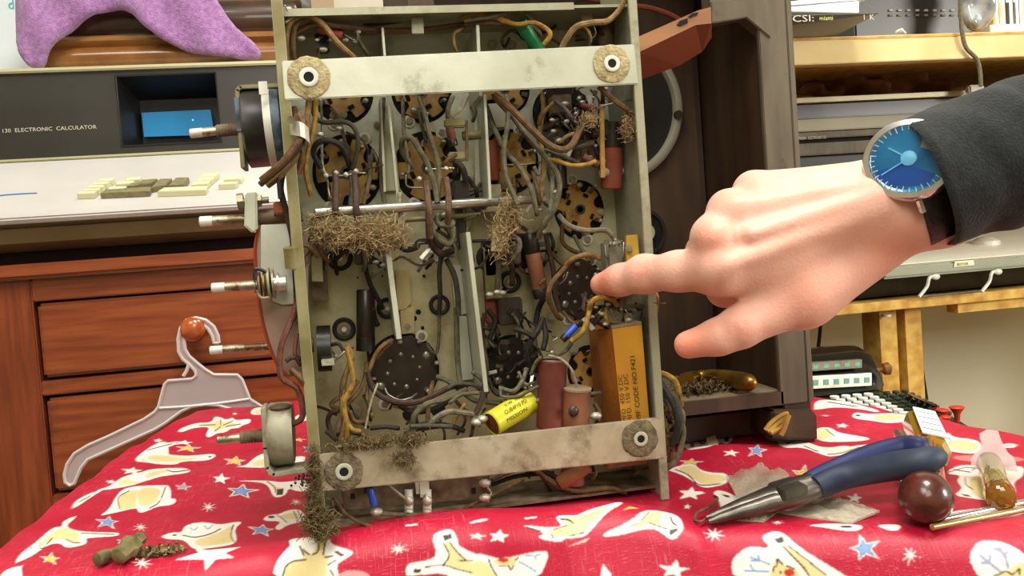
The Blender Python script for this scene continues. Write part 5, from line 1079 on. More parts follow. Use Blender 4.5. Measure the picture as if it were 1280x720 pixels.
for i, (za, zb) in enumerate(zr):
    if i % 2 == 0: MB().box((XDL, YD+.001, zb), (XDR, YD+.03, za)).build('rail', 'pinered', dr, bevel=.0012)
    else:
        d_o = MB().box((XDL+.003, YD+.002, zb), (XDR-.003, YD+.02, za)).build('drawer', 'pinered', dr, bevel=.003)
        for kx in (-.1632, .16):
            zc = float(at(245, 410, Y=YD)[2]) if i == 1 else (za+zb)/2
            MB().lathe((kx, YD+.002, zc), (0, -1, 0), [(0, .006), (.004, .0055), (.009, .006), (.012, .010), (.016, .0130), (.021, .0138), (.025, .012), (.028, .007), (.0285, .001)], 28).build('knob', 'knobwood', d_o)
MB().box((XDL, YD+.003, .02), (XDR, YD+.02, zx(754))).build('plinth', 'pinered', dr)
# ---- clear plastic hanger on the knob
def mat_plastic(k, c_, a, r=.25, tr=.3):
    m = mat(k, c_, r, alpha=a, coat=.3); MT[k] = m
mat_plastic('hangerclear', S(214, 204, 206), .42); mat_plastic('hangerrim', S(232, 224, 224), .72)
HZ = lambda pts: [(60+x/3, 380+y/3) for x, y in pts]
YH = YD-.020
outl = [(642,146),(638,118),(622,84),(592,60),(555,51),(520,60),(497,90),(488,130),(490,178),(505,206),(530,226),(552,250),(556,268),(540,281),(450,288),(438,300),(415,385),(400,405),(360,432),(240,490),(150,530),(100,560),(72,600),(62,640),(65,668),(82,680),(100,672),(108,650),(125,612),(150,582),(200,560),(300,515),(400,470),(440,446),(500,402),(540,384),(590,377),(640,380),(700,398),(790,440),(900,486),(1000,520),(1040,560),(1052,540),(1030,500),(960,460),(880,420),(800,384),(757,356),(727,282),(710,266),(622,265),(590,246),(560,222),(530,196),(515,170),(511,140),(514,102),(530,79),(552,70),(575,74),(600,92),(617,120),(622,146)]
op = [at(x, y, Y=YH) for x, y in HZ(outl)]
hg = thing('coat_hanger', 'frosted clear plastic coat hanger hanging from the drawer knob', 'hanger', at(245, 400, Y=YH))
MB().prism(op, (0, .0016, 0)).build('hanger_body', 'hangerclear', hg, ang=20)
MB().tube(op+[op[0]], .0019, 6, None, 0).build('hanger_rim', 'hangerrim', hg)
MB().tube([at(x, y, Y=YH-.0005) for x, y in HZ([(418,390),(520,384),(640,372),(755,356)])], .0016, 6).build('hanger_rib', 'hangerrim', hg)
MB().tube([at(x, y, Y=YH-.0005) for x, y in HZ([(528,226),(520,250),(508,270)])], .002, 6).build('hanger_rib', 'hangerrim', hg)
# ================================================================ desktop electronic calculator
m_('calcdark', S(52, 50, 46), .35, c2=S(44, 42, 38), vscale=12); m_('calcwhite', S(200, 198, 196), .4, c2=S(190, 188, 184), vscale=8)
m_('calcbody', S(140, 134, 100), .45, c2=S(124, 118, 86), vscale=10); m_('calctrim', S(186, 182, 146), .35, .2)
m_('crt', S(28, 120, 170), .2, emit=S(30, 120, 176), estr=.35, coat=.5); m_('crtframe', S(18, 17, 16), .5); m_('keyivory', S(220, 218, 178), .45); m_('keyolive', S(140, 134, 98), .5, c2=S(120, 114, 84), vscale=200)
m_('paint_white', S(196, 192, 176), .6); m_('paint_blue', S(60, 110, 190), .5)
cl = thing('electronic_calculator', 'large desktop calculator with blue screen and white key deck standing on the dresser', 'calculator', (-.15, 1.1, zt0))
CL, CRr = -.50, .06
zp0, zp1 = 1.119, 1.0185; YP = 1.12
zbot = zt0+.014
MB().prism([V(CL, 0, 0)+V(0, y, z) for y, z in ((.99, zbot+.008), (.978, .934), (1.11, 1.002), (1.13, 1.009), (1.30, 1.009), (1.34, zbot), (1.02, zbot))], (CRr-CL, 0, 0)).build('lower_body', 'calcbody', cl, bevel=.004)
MB().box((CL+.03, 1.03, zt0+.0005), (CRr-.03, 1.3, zbot+.001)).build('foot', 'darkgap', cl)
MB().prism([V(CL+.004, 0, 0)+V(0, y, z) for y, z in ((.966, .934), (.962, .940), (.966, .9475), (1.10, 1.0135), (1.102, 1.0065))], (CRr-CL-.008, 0, 0)).build('key_deck', 'calcwhite', cl, bevel=.0015)
# display housing, frame around a recessed screen
hx0, hx1 = float(at(147, 110, Y=YP)[0]), float(at(270, 110, Y=YP)[0]); hz1 = float(at(205, 93, Y=YP)[2]); hz0 = float(at(215, 180, Y=YP)[2])
b = MB().box((CL, YP, zp1), (hx0, YP+.004, zp0)).box((hx1, YP, zp1), (CRr, YP+.004, zp0)).box((hx0, YP, hz1), (hx1, YP+.004, zp0)).box((hx0, YP, zp1), (hx1, YP+.004, hz0))
b.build('display_panel', 'calcdark', cl)
b = MB()
f0 = [V(hx0, YP, hz0), V(hx1, YP, hz0), V(hx1, YP, hz1), V(hx0, YP, hz1)]; f1 = [V(hx0+.012, YP+.055, hz0+.002), V(hx1-.006, YP+.055, hz0+.002), V(hx1-.006, YP+.055, hz1-.02), V(hx0+.012, YP+.055, hz1-.02)]
b.add(f0+f1, [(0, 1, 5, 4), (1, 2, 6, 5), (2, 3, 7, 6), (3, 0, 4, 7), (4, 5, 6, 7)]); b.build('screen_recess', 'crtframe', cl)
q_ = [at(x, y, Y=YP+.045) for x, y in ((177, 141), (263, 137), (268, 168), (180, 171))]
MB().prism(q_, (0, .003, 0)).build('screen', 'crt', cl); MT['dot'] = mat('dot', S(120, 220, 240), emit=S(120, 230, 250), estr=1.)
MB().cyl(at(241, 150, Y=YP+.0445), at(241, 150, Y=YP+.0449), .0011, 12).build('screen_digit', 'dot', cl)
MB().tube([V(hx0-.001, YP-.0008, hz1), V(hx1+.001, YP-.0008, hz1), V(hx1+.001, YP-.0008, hz0), V(hx0-.001, YP-.0008, hz0), V(hx0-.001, YP-.0008, hz1)], .0012, 4, None, 0).build('screen_frame', 'calcdark', cl)
MB().box((CL, YP-.006, zp0-.001), (CRr, YP+.20, zp0+.004)).build('top_trim', 'calctrim', cl, bevel=.0015)
MB().box((CL, YP+.004, zp1), (CRr, YP+.006, zp1+.002)).box((CRr-.004, YP, 1.008), (CRr, YP+.19, zp0)).box((CL, YP+.19, 1.008), (CRr, YP+.194, zp0)).build('rear_housing', 'calcdark', cl)
MB().box((CL, YP-.006, zp1-.003), (CRr, YP+.002, zp1+.0005)).build('lower_trim', 'calctrim', cl, bevel=.001)
MB().box((CL, YP-.004, zp1-.0075), (CRr, YP+.002, zp1-.003)).build('panel_gap', 'crtframe', cl); MB().box((CL, YP-.022, zp1-.012), (CRr, YP-.004, zp1-.0078)).build('lower_trim', 'calctrim', cl, bevel=.001)
pl_ = at(-50, 164, Y=YP); MB().text('130  ELECTRONIC  CALCULATOR', at(2, 166, Y=YP-.0003), (1, 0, 0), (0, 0, 1), .0046, 'paint_white', .0003, float(at(121, 162, Y=YP)[0]-at(2, 166, Y=YP)[0])).build('lettering', 'paint_white', cl)
# keys on the sloping deck
dn = nrm(V(0, -(1.0135-.9475), (1.10-.966))); d0 = V(0, .966, .9475)
def deck(px, py, h=0):
    r = FW+RT*(px-640)/FPX+UP*(360-py)/FPX; t = ((d0+dn*h-CAM)@dn)/(r@dn); return CAM+r*t
def key(m, *pts):
    p = [deck(80+x/5.12, 210+y/5.12, .0065) for x, y in pts]
    MB().prism(p, -dn*.0065).build('key', m, cl, bevel=.0006)
for kq in (((78,165),(190,161),(212,146),(104,150)), ((110,147),(215,142),(238,127),(135,131)), ((142,127),(240,122),(262,106),(165,110)), ((170,107),(265,102),(300,84),(195,90)), ((205,86),(300,81),(326,62),(232,66)),
           ((272,138),(385,131),(402,114),(295,119)), ((325,105),(437,98),(452,80),(345,85)), ((385,80),(482,72),(497,54),(405,60)),
           ((595,150),(905,139),(920,112),(640,124)), ((810,108),(915,101),(940,80),(838,86)), ((842,84),(940,77),(965,56),(866,60)), ((868,58),(965,54),(995,29),(890,34)), ((985,105),(1095,99),(1115,84),(1012,89)), ((1020,76),(1130,68),(1150,45),(1045,52))): key('keyivory', *kq)
for kq in (((228,162),(545,148),(560,118),(270,134)), ((400,116),(470,112),(500,90),(430,94)), ((470,103),(560,97),(600,66),(497,74)), ((555,124),(650,110),(692,66),(612,68)), ((662,114),(772,104),(800,58),(715,60))): key('keyolive', *kq)
b = MB()
sg = spline([deck(x, y, .0004) for x, y in ((-30, 240), (-12, 246), (5, 244), (25, 242.5), (46, 241.5))], 6); b.tube(sg, .0008, 5, None, 0); b.build('lettering', 'paint_blue', cl)
# ================================================================ things on top of the calculator
ZC = zp0+.0042
m_('caramel', S(138, 94, 46), .28, c2=S(116, 70, 30), vscale=30, coat=.5); m_('darkcase', S(64, 38, 24), .28, c2=S(44, 26, 16), vscale=20, coat=.4)
YB = 1.17
bx0, bx1 = float(at(50, 60, Y=YB)[0]), float(at(393, 60, Y=YB)[0]); zc0 = ZC; zc1 = float(at(200, 43, Y=YB)[2]); zc2 = float(at(200, -8, Y=YB)[2])
cs = thing('wooden_case', 'rounded caramel brown case with darker lid lying under the purple towel', 'case', ((bx0+bx1)/2, YB+.06, zc0))
def rprof(x0, x1, prof, m, nm, par, rx=.02):
    R = []
    pr_ = np.array(prof); ce = pr_.mean(0)
    for t in np.linspace(0, 1, 9): 
        s_ = sin(min(t*pi/2*1., pi/2)); R.append([V(x0+rx*(1-cos(t*pi/2)), *(ce+(p-ce)*(.75+.25*s_))) for p in pr_])
    for t in np.linspace(1, 0, 9):
        s_ = sin(t*pi/2); R.append([V(x1-rx*(1-cos(t*pi/2)), *(ce+(p-ce)*(.75+.25*s_))) for p in pr_])
    return MB().rings(R).build(nm, m, par, ang=60)
hh = zc1-zc0
rprof(bx0, bx1, [(YB+.0, zc0), (YB-.010, zc0+hh*.25), (YB-.013, zc0+hh*.45), (YB-.011, zc0+hh*.60), (YB-.005, zc0+hh*.70), (YB-.012, zc0+hh*.82), (YB-.008, zc0+hh*.97), (YB+.004, zc1), (YB+.11, zc1), (YB+.12, zc0+hh*.5), (YB+.11, zc0)], 'caramel', 'case_base', cs)
rprof(bx0+.012, bx1-.012, [(YB+.012, zc1), (YB+.002, zc1+(zc2-zc1)*.35), (YB+.006, zc1+(zc2-zc1)*.75), (YB+.02, zc2), (YB+.09, zc2), (YB+.105, zc1+.01), (YB+.10, zc1)], 'darkcase', 'case_lid', cs)
m_('terry', S(176, 128, 186), .95, c2=S(150, 100, 164), vscale=200, bump=2.5, bscale=700, sheen=.4)
tow = [(18,-60),(17,10),(18,35),(22,60),(33,82),(46,87),(57,85),(64,64),(84,42),(112,20),(140,10),(155,12),(168,20),(180,34),(205,52),(240,66),(290,74),(322,77),(328,71),(323,58),(300,40),(284,20),(266,-10),(250,-60)]
to = inflate('towel', 'terry', tow, YB-.028, .0085, .0028, lambda X, Z: .006*np.sin(X*52-Z*30+.6)+.003*np.sin(X*105+Z*48+2)+.0015*np.sin(X*180-Z*60), noise=.0003)
tag(to, 'purple terry towel draped over the brown case', 'towel')
m_('cartonwhite', S(214, 224, 232), .7); m_('teal', S(60, 180, 180), .6)
b = MB().box(V(float(at(-60, 40, Y=1.24)[0]), 1.24, ZC), V(float(at(52, 40, Y=1.24)[0]), 1.30, float(at(0, -50, Y=1.24)[2])))
cw = thing('white_carton', 'bluish white carton with a teal letter standing left of the brown case', 'carton', at(20, 80, Y=1.27)); cw.location.z = ZC
b.build('carton_body', 'cartonwhite', cw, bevel=.001); MB().text('d', at(10, 11, Y=1.2395), (1, 0, 0), (0, 0, 1), .012, 'teal', .0004).build('lettering', 'teal', cw)
m_('lime', S(186, 220, 20), .4); m_('palewood', S(196, 176, 116), .6, c2=S(176, 150, 90), vscale=8, stretch=(1, 10, 10)); m_('greybag', S(112, 110, 106), .4, c2=S(84, 82, 80), vscale=14)
YL = 1.31
b = MB().box(V(float(at(270, 60, Y=YL)[0]), YL-.0, ZC), V(float(at(420, 60, Y=YL)[0]), YL+.09, float(at(320, 46, Y=YL)[2])))
wb = b.build('wooden_block', 'palewood', bevel=.001); tag(wb, 'pale wooden block under the lime green case', 'block')
zl = float(at(320, 46, Y=YL)[2])+.0004
lm = thing('lime_case', 'lime green plastic case with two silver studs behind the towel', 'case', (float(at(340, 40, Y=YL)[0]), YL+.04, zl))
MB().box(V(float(at(295, 40, Y=YL)[0]), YL+.005, zl), V(float(at(420, 40, Y=YL)[0]), YL+.08, float(at(320, 27, Y=YL)[2]))).build('case_body', 'lime', lm, bevel=.006)
for x in (309, 326): MB().sph(at(x, 25, Y=YL+.012), .006, 12, None, (1, 1, .7)).build('stud', 'steel', lm)
gb = inflate('grey_bag', 'greybag', [(225, -50), (225, 30), (262, 44), (300, 45), (420, 40), (430, -50)], 1.46, .035, .006, lambda X, Z: .012*np.sin(X*60+Z*50)); tag(gb, 'dull grey soft bag behind the lime green case', 'bag')
MB().box((float(at(220, 40, Y=1.42)[0]), 1.422, 0.02), (float(at(425, 40, Y=1.42)[0]), 1.54, float(at(320, 48, Y=1.42)[2]))).build('storage_crate', 'greybag').__setitem__('label', 'grey crate standing behind the calculator under the bag'); bpy.data.objects['storage_crate']['category'] = 'crate'
m_('cardgrey', S(190, 186, 170), .7, c2=S(170, 164, 146), vscale=6); m_('cardtan', S(150, 130, 104), .7)
YG = 1.14
b = MB().box((float(at(395, 10, Y=YG)[0]), YG+.03, ZC), (float(at(512, 10, Y=YG)[0]), YG+.15, ZC+.2)); 
cbx = thing('cardboard_box', 'pale grey cardboard box with tan tape above the chassis top edge', 'box', (float(at(450, 10, Y=YG)[0]), YG+.09, ZC))
b.build('box_body', 'cardgrey', cbx, bevel=.002); MB().box((float(at(389, 10, Y=YG)[0]), YG+.0288, float(at(400, 16, Y=YG)[2])), (float(at(418, 10, Y=YG)[0]), YG+.0295, ZC+.19)).box((float(at(418, 2, Y=YG)[0]), YG+.0290, float(at(418, 20, Y=YG)[2])), (float(at(432, 10, Y=YG)[0]), YG+.0296, float(at(418, 3, Y=YG)[2]))).build('tape', 'cardtan', cbx)
# ================================================================ empty wooden radio cabinet
m_('cabgrey', S(100, 90, 72), .6, c2=S(80, 70, 56), vscale=14, stretch=(6, 6, 1), dirt=S(70, 56, 44), dscale=40, dlo=.6, dhi=.7)
m_('cabwood', S(74, 54, 34), .6, c2=S(56, 38, 24), vscale=10, stretch=(8, 8, 1)); m_('cabdark', S(58, 40, 26), .7, c2=S(44, 30, 20), vscale=8)
m_('cabfloor', S(122, 108, 82), .85, c2=S(100, 88, 66), vscale=50, bump=.3, dirt=S(80, 66, 48), dscale=60, dlo=.55, dhi=.7)
m_('armwood', S(150, 106, 70), .5, c2=S(132, 90, 58), vscale=12, stretch=(1, 8, 8)); m_('armred', S(112, 54, 34), .4, c2=S(90, 42, 26), vscale=12); m_('spkring', S(176, 174, 152), .5, .1, var=.2, vscale=40); m_('cone', S(34, 32, 26), .9)
YK, YKB = .504, .70; KX0, KX1 = .045, .2805; KZ1 = 1.07
cb = thing('radio_cabinet', 'empty dark wooden radio cabinet seen from its open back behind the pointing hand', 'radio cabinet', ((KX0+KX1)/2, .6, TOP+.001))
sx = float(at(961, 250, Y=YK)[0])
FZ1 = .7743; KB0 = TOP+.016
MB().box((sx+.003, YK+.003, KB0), (KX1-.001, YKB, KZ1)).build('side_panel', 'cabwood', cb, bevel=.001)
MB().box((sx, YK, .7655), (KX1-.0045, YK+.004, KZ1)).box((KX1-.0040, YK+.0003, .7655), (KX1, YK+.02, KZ1)).build('back_edge', 'cabgrey', cb, bevel=.0006)
MB().prism([at(x, y, Y=YK-.002) for x, y in ((966, 513), (1014, 511), (1022, 520), (1023, 552), (963, 548))], (0, .03, 0)).build('corner_foot', 'cabwood', cb, bevel=.0015)
MB().box((KX0, YK+.003, KB0), (KX0+.016, YKB, KZ1)).build('side_panel', 'cabwood', cb, bevel=.001)
MB().box((KX0+.016, YK+.002, float(at(900, 514, Y=YK)[2])), (sx+.003, YKB, FZ1)).build('cabinet_floor', 'cabfloor', cb, bevel=.0008)
MB().box((KX0+.016, YK+.0, float(at(900, 515, Y=YK)[2])), (sx+.002, YK+.0018, FZ1-.0005)).build('floor_edge', 'cabwood', cb)
MB().box((KX0, YKB-.17, KB0-.013), (KX1-.01, YKB-.01, KB0+.002)).build('plinth', 'cabdark', cb)
b = MB().box((KX0, YKB, KB0), (KX1, YKB+.012, KZ1)); b.build('front_panel', 'cabdark', cb)
MB().box((KX0, YK+.02, KZ1), (KX1, YKB+.012, KZ1+.012)).build('cabinet_top', 'cabwood', cb)
MB().prism([at(x, y, Y=YK-.0012) for x, y in ((889, 2), (889, 29), (897, 28), (933, 22), (964, 48), (962, -2))], (0, .012, 0)).build('corner_brace', 'cabgrey', cb, bevel=.0006)
MB().box((at(889, 10, Y=YK)[0], YK+.0012, at(889, 4, Y=YK)[2]), (KX1-.003, YK+.014, KZ1)).build('back_rail', 'cabgrey', cb)
# speaker baffle board
bxr = float(at(876, 250, Y=.60)[0]); sc_ = at(765, 135, Y=.595)
MB().box((KX0+.016, .60, FZ1), (bxr, .612, KZ1-.01)).box((bxr, .60, FZ1), (bxr+.004, .66, KZ1-.01), 'cabdark').build('baffle', 'cabwood', cb)
MB().box((float(at(893, 250, Y=.67)[0]), .665, FZ1), (float(at(968, 250, Y=.67)[0]), .672, KZ1-.02)).build('inner_board', 'cabwood', cb)
sp = MB().lathe(sc_+V(0, .005, 0), (0, -1, 0), [(0, .0525), (.004, .0525), (.006, .050), (.006, .0472), (.003, .046), (.001, .046)], 64, caps=False); so = sp.build('speaker_ring', 'spkring', cb)
MB().lathe(sc_+V(0, .004, 0), (0, -1, 0), [(0, .0465), (.0005, .046), (-.0008, .041), (.006, .016), (.010, .014), (.011, .001)], 48).build('speaker_cone', 'cone', cb)
for a in (-.15, 1.3, 2.9, 4.3): MB().cyl(sc_+V(cos(a)*.0480, -.001, sin(a)*.0480), sc_+V(cos(a)*.0480, -.004, sin(a)*.0480), .003, 12).build('screw', 'bakelite', cb)
h2 = at(803, 291, Y=.598); MB().cyl(h2, h2+V(0, -.001, 0), .0165, 36).build('shaft_hole', 'hole', cb); MB().lathe(h2, (0, -1, 0), [(0, .0168), (.003, .0168), (.003, .0145), (0, .0145)], 36, caps=False).build('hole_ring', 'cone', cb)
MB().cyl(h2+V(.002, 0, 0), h2+V(.002, -.004, 0), .006, 20).build('dial_shaft', 'spkring', cb)
# arch shaped wooden piece high inside
ar = spline([at(x, y, Y=.55) for x, y in ((700, -6), (745, 0), (793, 7), (820, 12), (848, 24), (868, 44))], 6)
MB().tube(ar, .0018, 8, None, 0).build('arch_trim', 'armred', cb)
# loose wooden arm between chassis and cabinet
A8 = lambda x, y, Y: at(780+x/4.8, y/4.8, Y=Y)
fa = [A8(-1000, 700, .482), A8(445, 62, .482), A8(520, 42, .482), A8(525, 140, .482), A8(430, 150, .482), A8(85, 315, .482), A8(-1000, 790, .482)]
ba = [A8(-1000, 730, .502), A8(445, 100, .502), A8(520, 90, .502), A8(527, 225, .502), A8(470, 310, .502), A8(330, 395, .502), A8(-1000, 880, .502)]
am = cb
MB().add(fa+ba, [(6, 5, 4, 3, 2, 1, 0), (7, 8, 9, 10, 11, 12, 13), (0, 1, 8, 7), (1, 2, 9, 8), (2, 3, 10, 9), (3, 4, 11, 10), (4, 5, 12, 11), (5, 6, 13, 12), (6, 0, 7, 13)]).build('wooden_arm', 'armwood', am, smooth=False)
bd = [o for o in am.children if o.name.startswith('wooden_arm')][0]; bd.data.materials.append(MT['armred'])
for p in bd.data.polygons:
    if p.index in (4, 5, 6, 7): p.material_index = 1
for q_ in (((318, 150), (335, 125), (383, 108), (383, 138), (340, 158)), ((385, 100), (410, 80), (447, 72), (440, 90), (400, 108))):
    MB().prism([A8(x, y, .4815) for x, y in q_], (0, .0006, 0)).build('slot', 'hole', bd)
# things inside / by the cabinet
zf = FZ1+.0004
hd = [at(x, y, Z=zf+.007) for x, y in ((857, 478), (866, 472), (880, 470), (900, 471), (925, 476), (943, 480))]
rr_ = lambda t: [.0030, .0036, .0046, .0052, .0060, .0062, .0040][min(6, int(t*6.99))]
kn = MB().tube(hd, lambda t: float(np.interp(t, [0, .1, .3, .5, .8, .93, 1], [.0062, .0052, .0036, .0045, .0058, .0055, .002])), 16, None, 5).build('brass_tool', 'brass', ang=70); tag(kn, 'tarnished brass tool handle lying on the cabinet floor', 'tool')
di = MB().lathe(at(899, 453, Z=zf), (0, 0, 1), [(0, .010), (.002, .0125), (.0035, .012), (.0028, .009), (.0030, .001)], 24, None, 1.3).build('oval_dish', 'spkring'); tag(di, 'small grey oval metal piece at the back of the cabinet floor', 'metal piece')
mb = MB(); fuzz(mb, at(882, 484, Z=zf+.003), (.022, .012, .004), 300, .006, .0005, None, 5); mb.sph(at(880, 483, Z=zf+.002), .009, 14, None, (1.5, .8, .35)); du = mb.build('dust_clod', 'fuzzdk'); tag(du, 'clod of grey dust in front of the brass handle', 'dust', kind='stuff')
mb = MB(); fuzz(mb, at(945, 442, Y=.64), (.018, .012, .020), 500, .008, .0007, None, 6); du = mb.build('shredded_nest', 'fuzz'); tag(du, 'heap of shredded tan fibre in the back corner of the cabinet', 'nest', kind='stuff')
m_('rawhide', S(186, 146, 60), .6, c2=S(150, 112, 44), vscale=90)
b = MB(); 
for i, l in enumerate((((957, 538), (965, 528), (978, 519), (985, 517)), ((960, 540), (972, 530), (984, 521), (986, 518)), ((963, 541), (976, 534), (982, 524), (985, 519)), ((976, 544), (980, 536), (984, 524), (986, 519)))): b.tube([at(x, y, Y=YK-.006-.0015*i) for x, y in l], .0016, 6)
rb_ = b.build('leather_lace', 'rawhide'); tag(rb_, 'twisted tan leather lace hanging at the cabinet foot', 'lace')
# ================================================================ shelving on the right
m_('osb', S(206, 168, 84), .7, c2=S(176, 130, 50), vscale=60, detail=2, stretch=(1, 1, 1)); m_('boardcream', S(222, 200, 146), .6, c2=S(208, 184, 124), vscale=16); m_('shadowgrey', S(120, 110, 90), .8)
sh = thing('shelving_unit', 'wall shelving of pale boards on chipboard posts at the right', 'shelves', (.9, 1.2, 0))
SR = 1.5
s1z0, s1z1 = float(at(1000, 81, Y=.85)[2]), float(at(1100, 44, Y=.85)[2])
MB().box((.44, .85, s1z0), (SR, .866, s1z1-.004), 'boardcream').box((.44, .85, s1z1-.004), (SR, 1.25, s1z1), 'osb').build('shelf_board', 'boardcream', sh, bevel=.0008)
s2z1 = float(at(1080, 379, Y=1.)[2]); s2z0 = float(at(1080, 391, Y=1.)[2])
MB().box((.44, 1.0, s2z0), (SR, 1.42, s2z1)).build('shelf_board', 'osb', sh, bevel=.0008)
MB().box((float(at(1196, 380, Y=1.01)[0]), 1.008, float(at(1240, 387, Y=1.01)[2])), (SR, 1.03, s2z0)).build('apron', 'osb', sh)
s3z = float(at(1040, 232, Y=1.0)[2]); MB().box((.44, 1.0, s3z-.014), (SR, 1.42, s3z)).build('shelf_board', 'osb', sh, bevel=.0008)
for xa, xb, Y_ in ((1101, 1122, 1.03), (1133, 1153, 1.03)): MB().box((float(at(xa, 430, Y=Y_)[0]), Y_, 0), (float(at(xb, 430, Y=Y_)[0]), Y_+.04, s2z0)).build('post', 'osb', sh)
MB().box((float(at(1123, 430, Y=1.06)[0]), 1.075, 0), (float(at(1134, 430, Y=1.06)[0]), 1.13, s2z0)).build('post', 'shadowgrey', sh)  # no third post: grey filler, its colour stands for shade between the two
MB().box((SR-.04, 1.0, 0), (SR, 1.4, s1z0)).build('post', 'osb', sh); MB().box((.44, 1.25, 0), (.465, 1.42, s1z0)).build('post', 'osb', sh)
MB().box((.44, 1.421, s3z), (SR, 1.43, s1z1+.3)).build('back_board', 'cabdark', sh)
MB().cyl(at(1108, 393, Y=1.02), at(1108, 396, Y=1.02), .006, 16).build('bolt', 'whitemetal', sh)
# top shelf things
zs = s1z1+.0004
m_('gamegrey', S(128, 128, 118), .5, var=.1, vscale=10); m_('gameside', S(150, 120, 60), .6, c2=S(120, 76, 40), vscale=14); m_('paperwhite', S(238, 242, 242), .6); m_('paint_yellow', S(208, 206, 120), .6)
gx0, gx1 = float(at(980, 20, Y=.83)[0]), float(at(1100, 20, Y=.83)[0])
gz0 = float(at(1050, 28, Y=.80)[2]); gz1 = float(at(1050, 17, Y=.80)[2])
gm = thing('board_game', 'grey board game box lettered CSI on the top shelf', 'game box', ((gx0+gx1)/2, .9, zs))
P0, P1 = V(float(at(984, 20, Y=.80)[0]), .80, 0), V(float(at(1101, 20, Y=.80)[0]), .80, 0)
MB().hexa([P0+V(0, 0, zs), P1+V(-.02, 0.06, zs), P1+V(-.02, .3, zs), P0+V(0, .3, zs), P0+V(0, 0, gz1), P1+V(0, 0, gz1), P1+V(0, .3, gz1), P0+V(0, .3, gz1)]).build('game_box_body', 'gamegrey', gm, bevel=.001)
MB().text('CSI:', at(990, 27.5, Y=.7985), (1, 0, 0), (0, 0, 1), .0065, 'paint_white', .0004, .023).build('lettering', 'paint_white', gm)
MB().text('miami', at(1024, 25.5, Y=.7985), (1, 0, 0), (0, 0, 1), .0045, 'paint_yellow', .0004, .0145).build('lettering', 'paint_yellow', gm)
MB().text('I  K', at(1079, 25, Y=.7985), (1, 0, 0), (0, 0, 1), .0055, 'paint_white', .0004, .012).build('lettering', 'paint_white', gm)
b = MB().hexa([at(983, 14, Y=.81), at(1074, 16, Y=.81), at(1074, 16, Y=.81)+V(0, .2, 0), at(983, 14, Y=.81)+V(0, .2, 0), at(983, 9, Y=.81), at(1074, 1, Y=.81), at(1074, 1, Y=.81)+V(0, .2, 0), at(983, 9, Y=.81)+V(0, .2, 0)])
pw = b.build('white_binder', 'paperwhite', bevel=.0006); tag(pw, 'white wedge shaped binder on top of the board game', 'binder')
b = MB().hexa([at(983, 6.5, Y=.812), at(1084, -1, Y=.812), at(1084, -1, Y=.812)+V(0, .2, 0), at(983, 6.5, Y=.812)+V(0, .2, 0), at(983, 2, Y=.812), at(1084, -9, Y=.812), at(1084, -9, Y=.812)+V(0, .2, 0), at(983, 2, Y=.812)+V(0, .2, 0)])
pw = b.build('paper_pad', 'paperwhite', bevel=.0006); tag(pw, 'white paper pad on top of the white binder', 'paper pad')
m_('stereo', S(26, 24, 22), .35); YS = .95
st = thing('stereo_receiver', 'black electronic unit with rows of small buttons on the top shelf', 'electronics', (float(at(1140, 20, Y=YS)[0]), YS+.1, zs))
X0, X1 = float(at(1068, 20, Y=YS)[0]), float(at(1216, 20, Y=YS)[0])
MB().box((X0, YS, zs+.004), (X1, YS+.22, zs+.12)).box((X0, YS-.004, zs+.002), (X1, YS, zs+.018)).build('unit_case', 'stereo', st, bevel=.002)
for r_ in range(2):
    for k in range(9): MB().box(at(1112+k*11, 14+r_*6, Y=YS-.002), at(1116+k*11, 11.5+r_*6, Y=YS-.002)+V(0, .004, 0)).build('button', 'gamegrey' if r_ == 0 else 'cabgrey', st)
b = MB().cyl(at(1128, 37, Y=.90), at(1124, 39, Y=.90)+V(0, 0, 0), .002, 8).tube([at(1120, 40, Y=.88), at(1126, 37, Y=.89), at(1132, 41, Y=.88)], .0012, 6); o = b.build('bent_clip', 'whitemetal'); tag(o, 'tiny white bent clip on the top shelf edge', 'clip')
m_('cellophane', S(196, 204, 210), .15, c2=S(110, 118, 128), vscale=40, coat=1.)
ce_ = inflate('plastic_package', 'cellophane', [(1204, -40), (1206, 10), (1210, 37), (1232, 38), (1238, 20), (1242, -40)], .90, .012, .003, lambda X, Z: .006*np.sin(X*160+Z*90)); tag(ce_, 'shiny clear plastic package hanging in front of the books', 'package')
wh = MB().box((float(at(1238, 30, Y=.92)[0]), .92, zs), (float(at(1330, 30, Y=.92)[0]), 1.1, float(at(1260, 30, Y=.92)[2]))).build('white_tray', 'paperwhite', bevel=.001); tag(wh, 'white tray under the row of books', 'tray')
zb = float(at(1260, 30, Y=.92)[2])+.0004; g = random.Random(4); xx = 1241; bc_ = ['yellowfib', 'paperwhite', 'kraft', 'keyivory', 'cabdark', 'cartonwhite', 'cabgrey', 'paperwhite', 'caramel', 'keyivory', 'stereo', 'cabgrey']
names = ['yellow', 'white', 'orange yellow', 'ivory', 'dark brown', 'pale blue', 'grey brown', 'off-white', 'caramel', 'cream', 'black', 'taupe']
for i in range(10):
    w_ = g.uniform(3.2, 5.5); x0_, x1_ = float(at(xx, 20, Y=.94)[0]), float(at(xx+w_-.4, 20, Y=.94)[0]); xx += w_
    bk = thing('book', 'thin %s book spine in the row above the white tray' % names[i], 'book', ((x0_+x1_)/2, 1.0, zb), 'books on the top shelf')
    MB().box((x0_, .94, zb), (x1_, 1.08, zb+.12+g.uniform(0, .02))).build('cover', bc_[i], bk, bevel=.0005); MB().box((x0_+.0006, .9405, zb+.03), (x1_-.0006, .9398, zb+.05)).build('spine_label', 'paperwhite', bk)
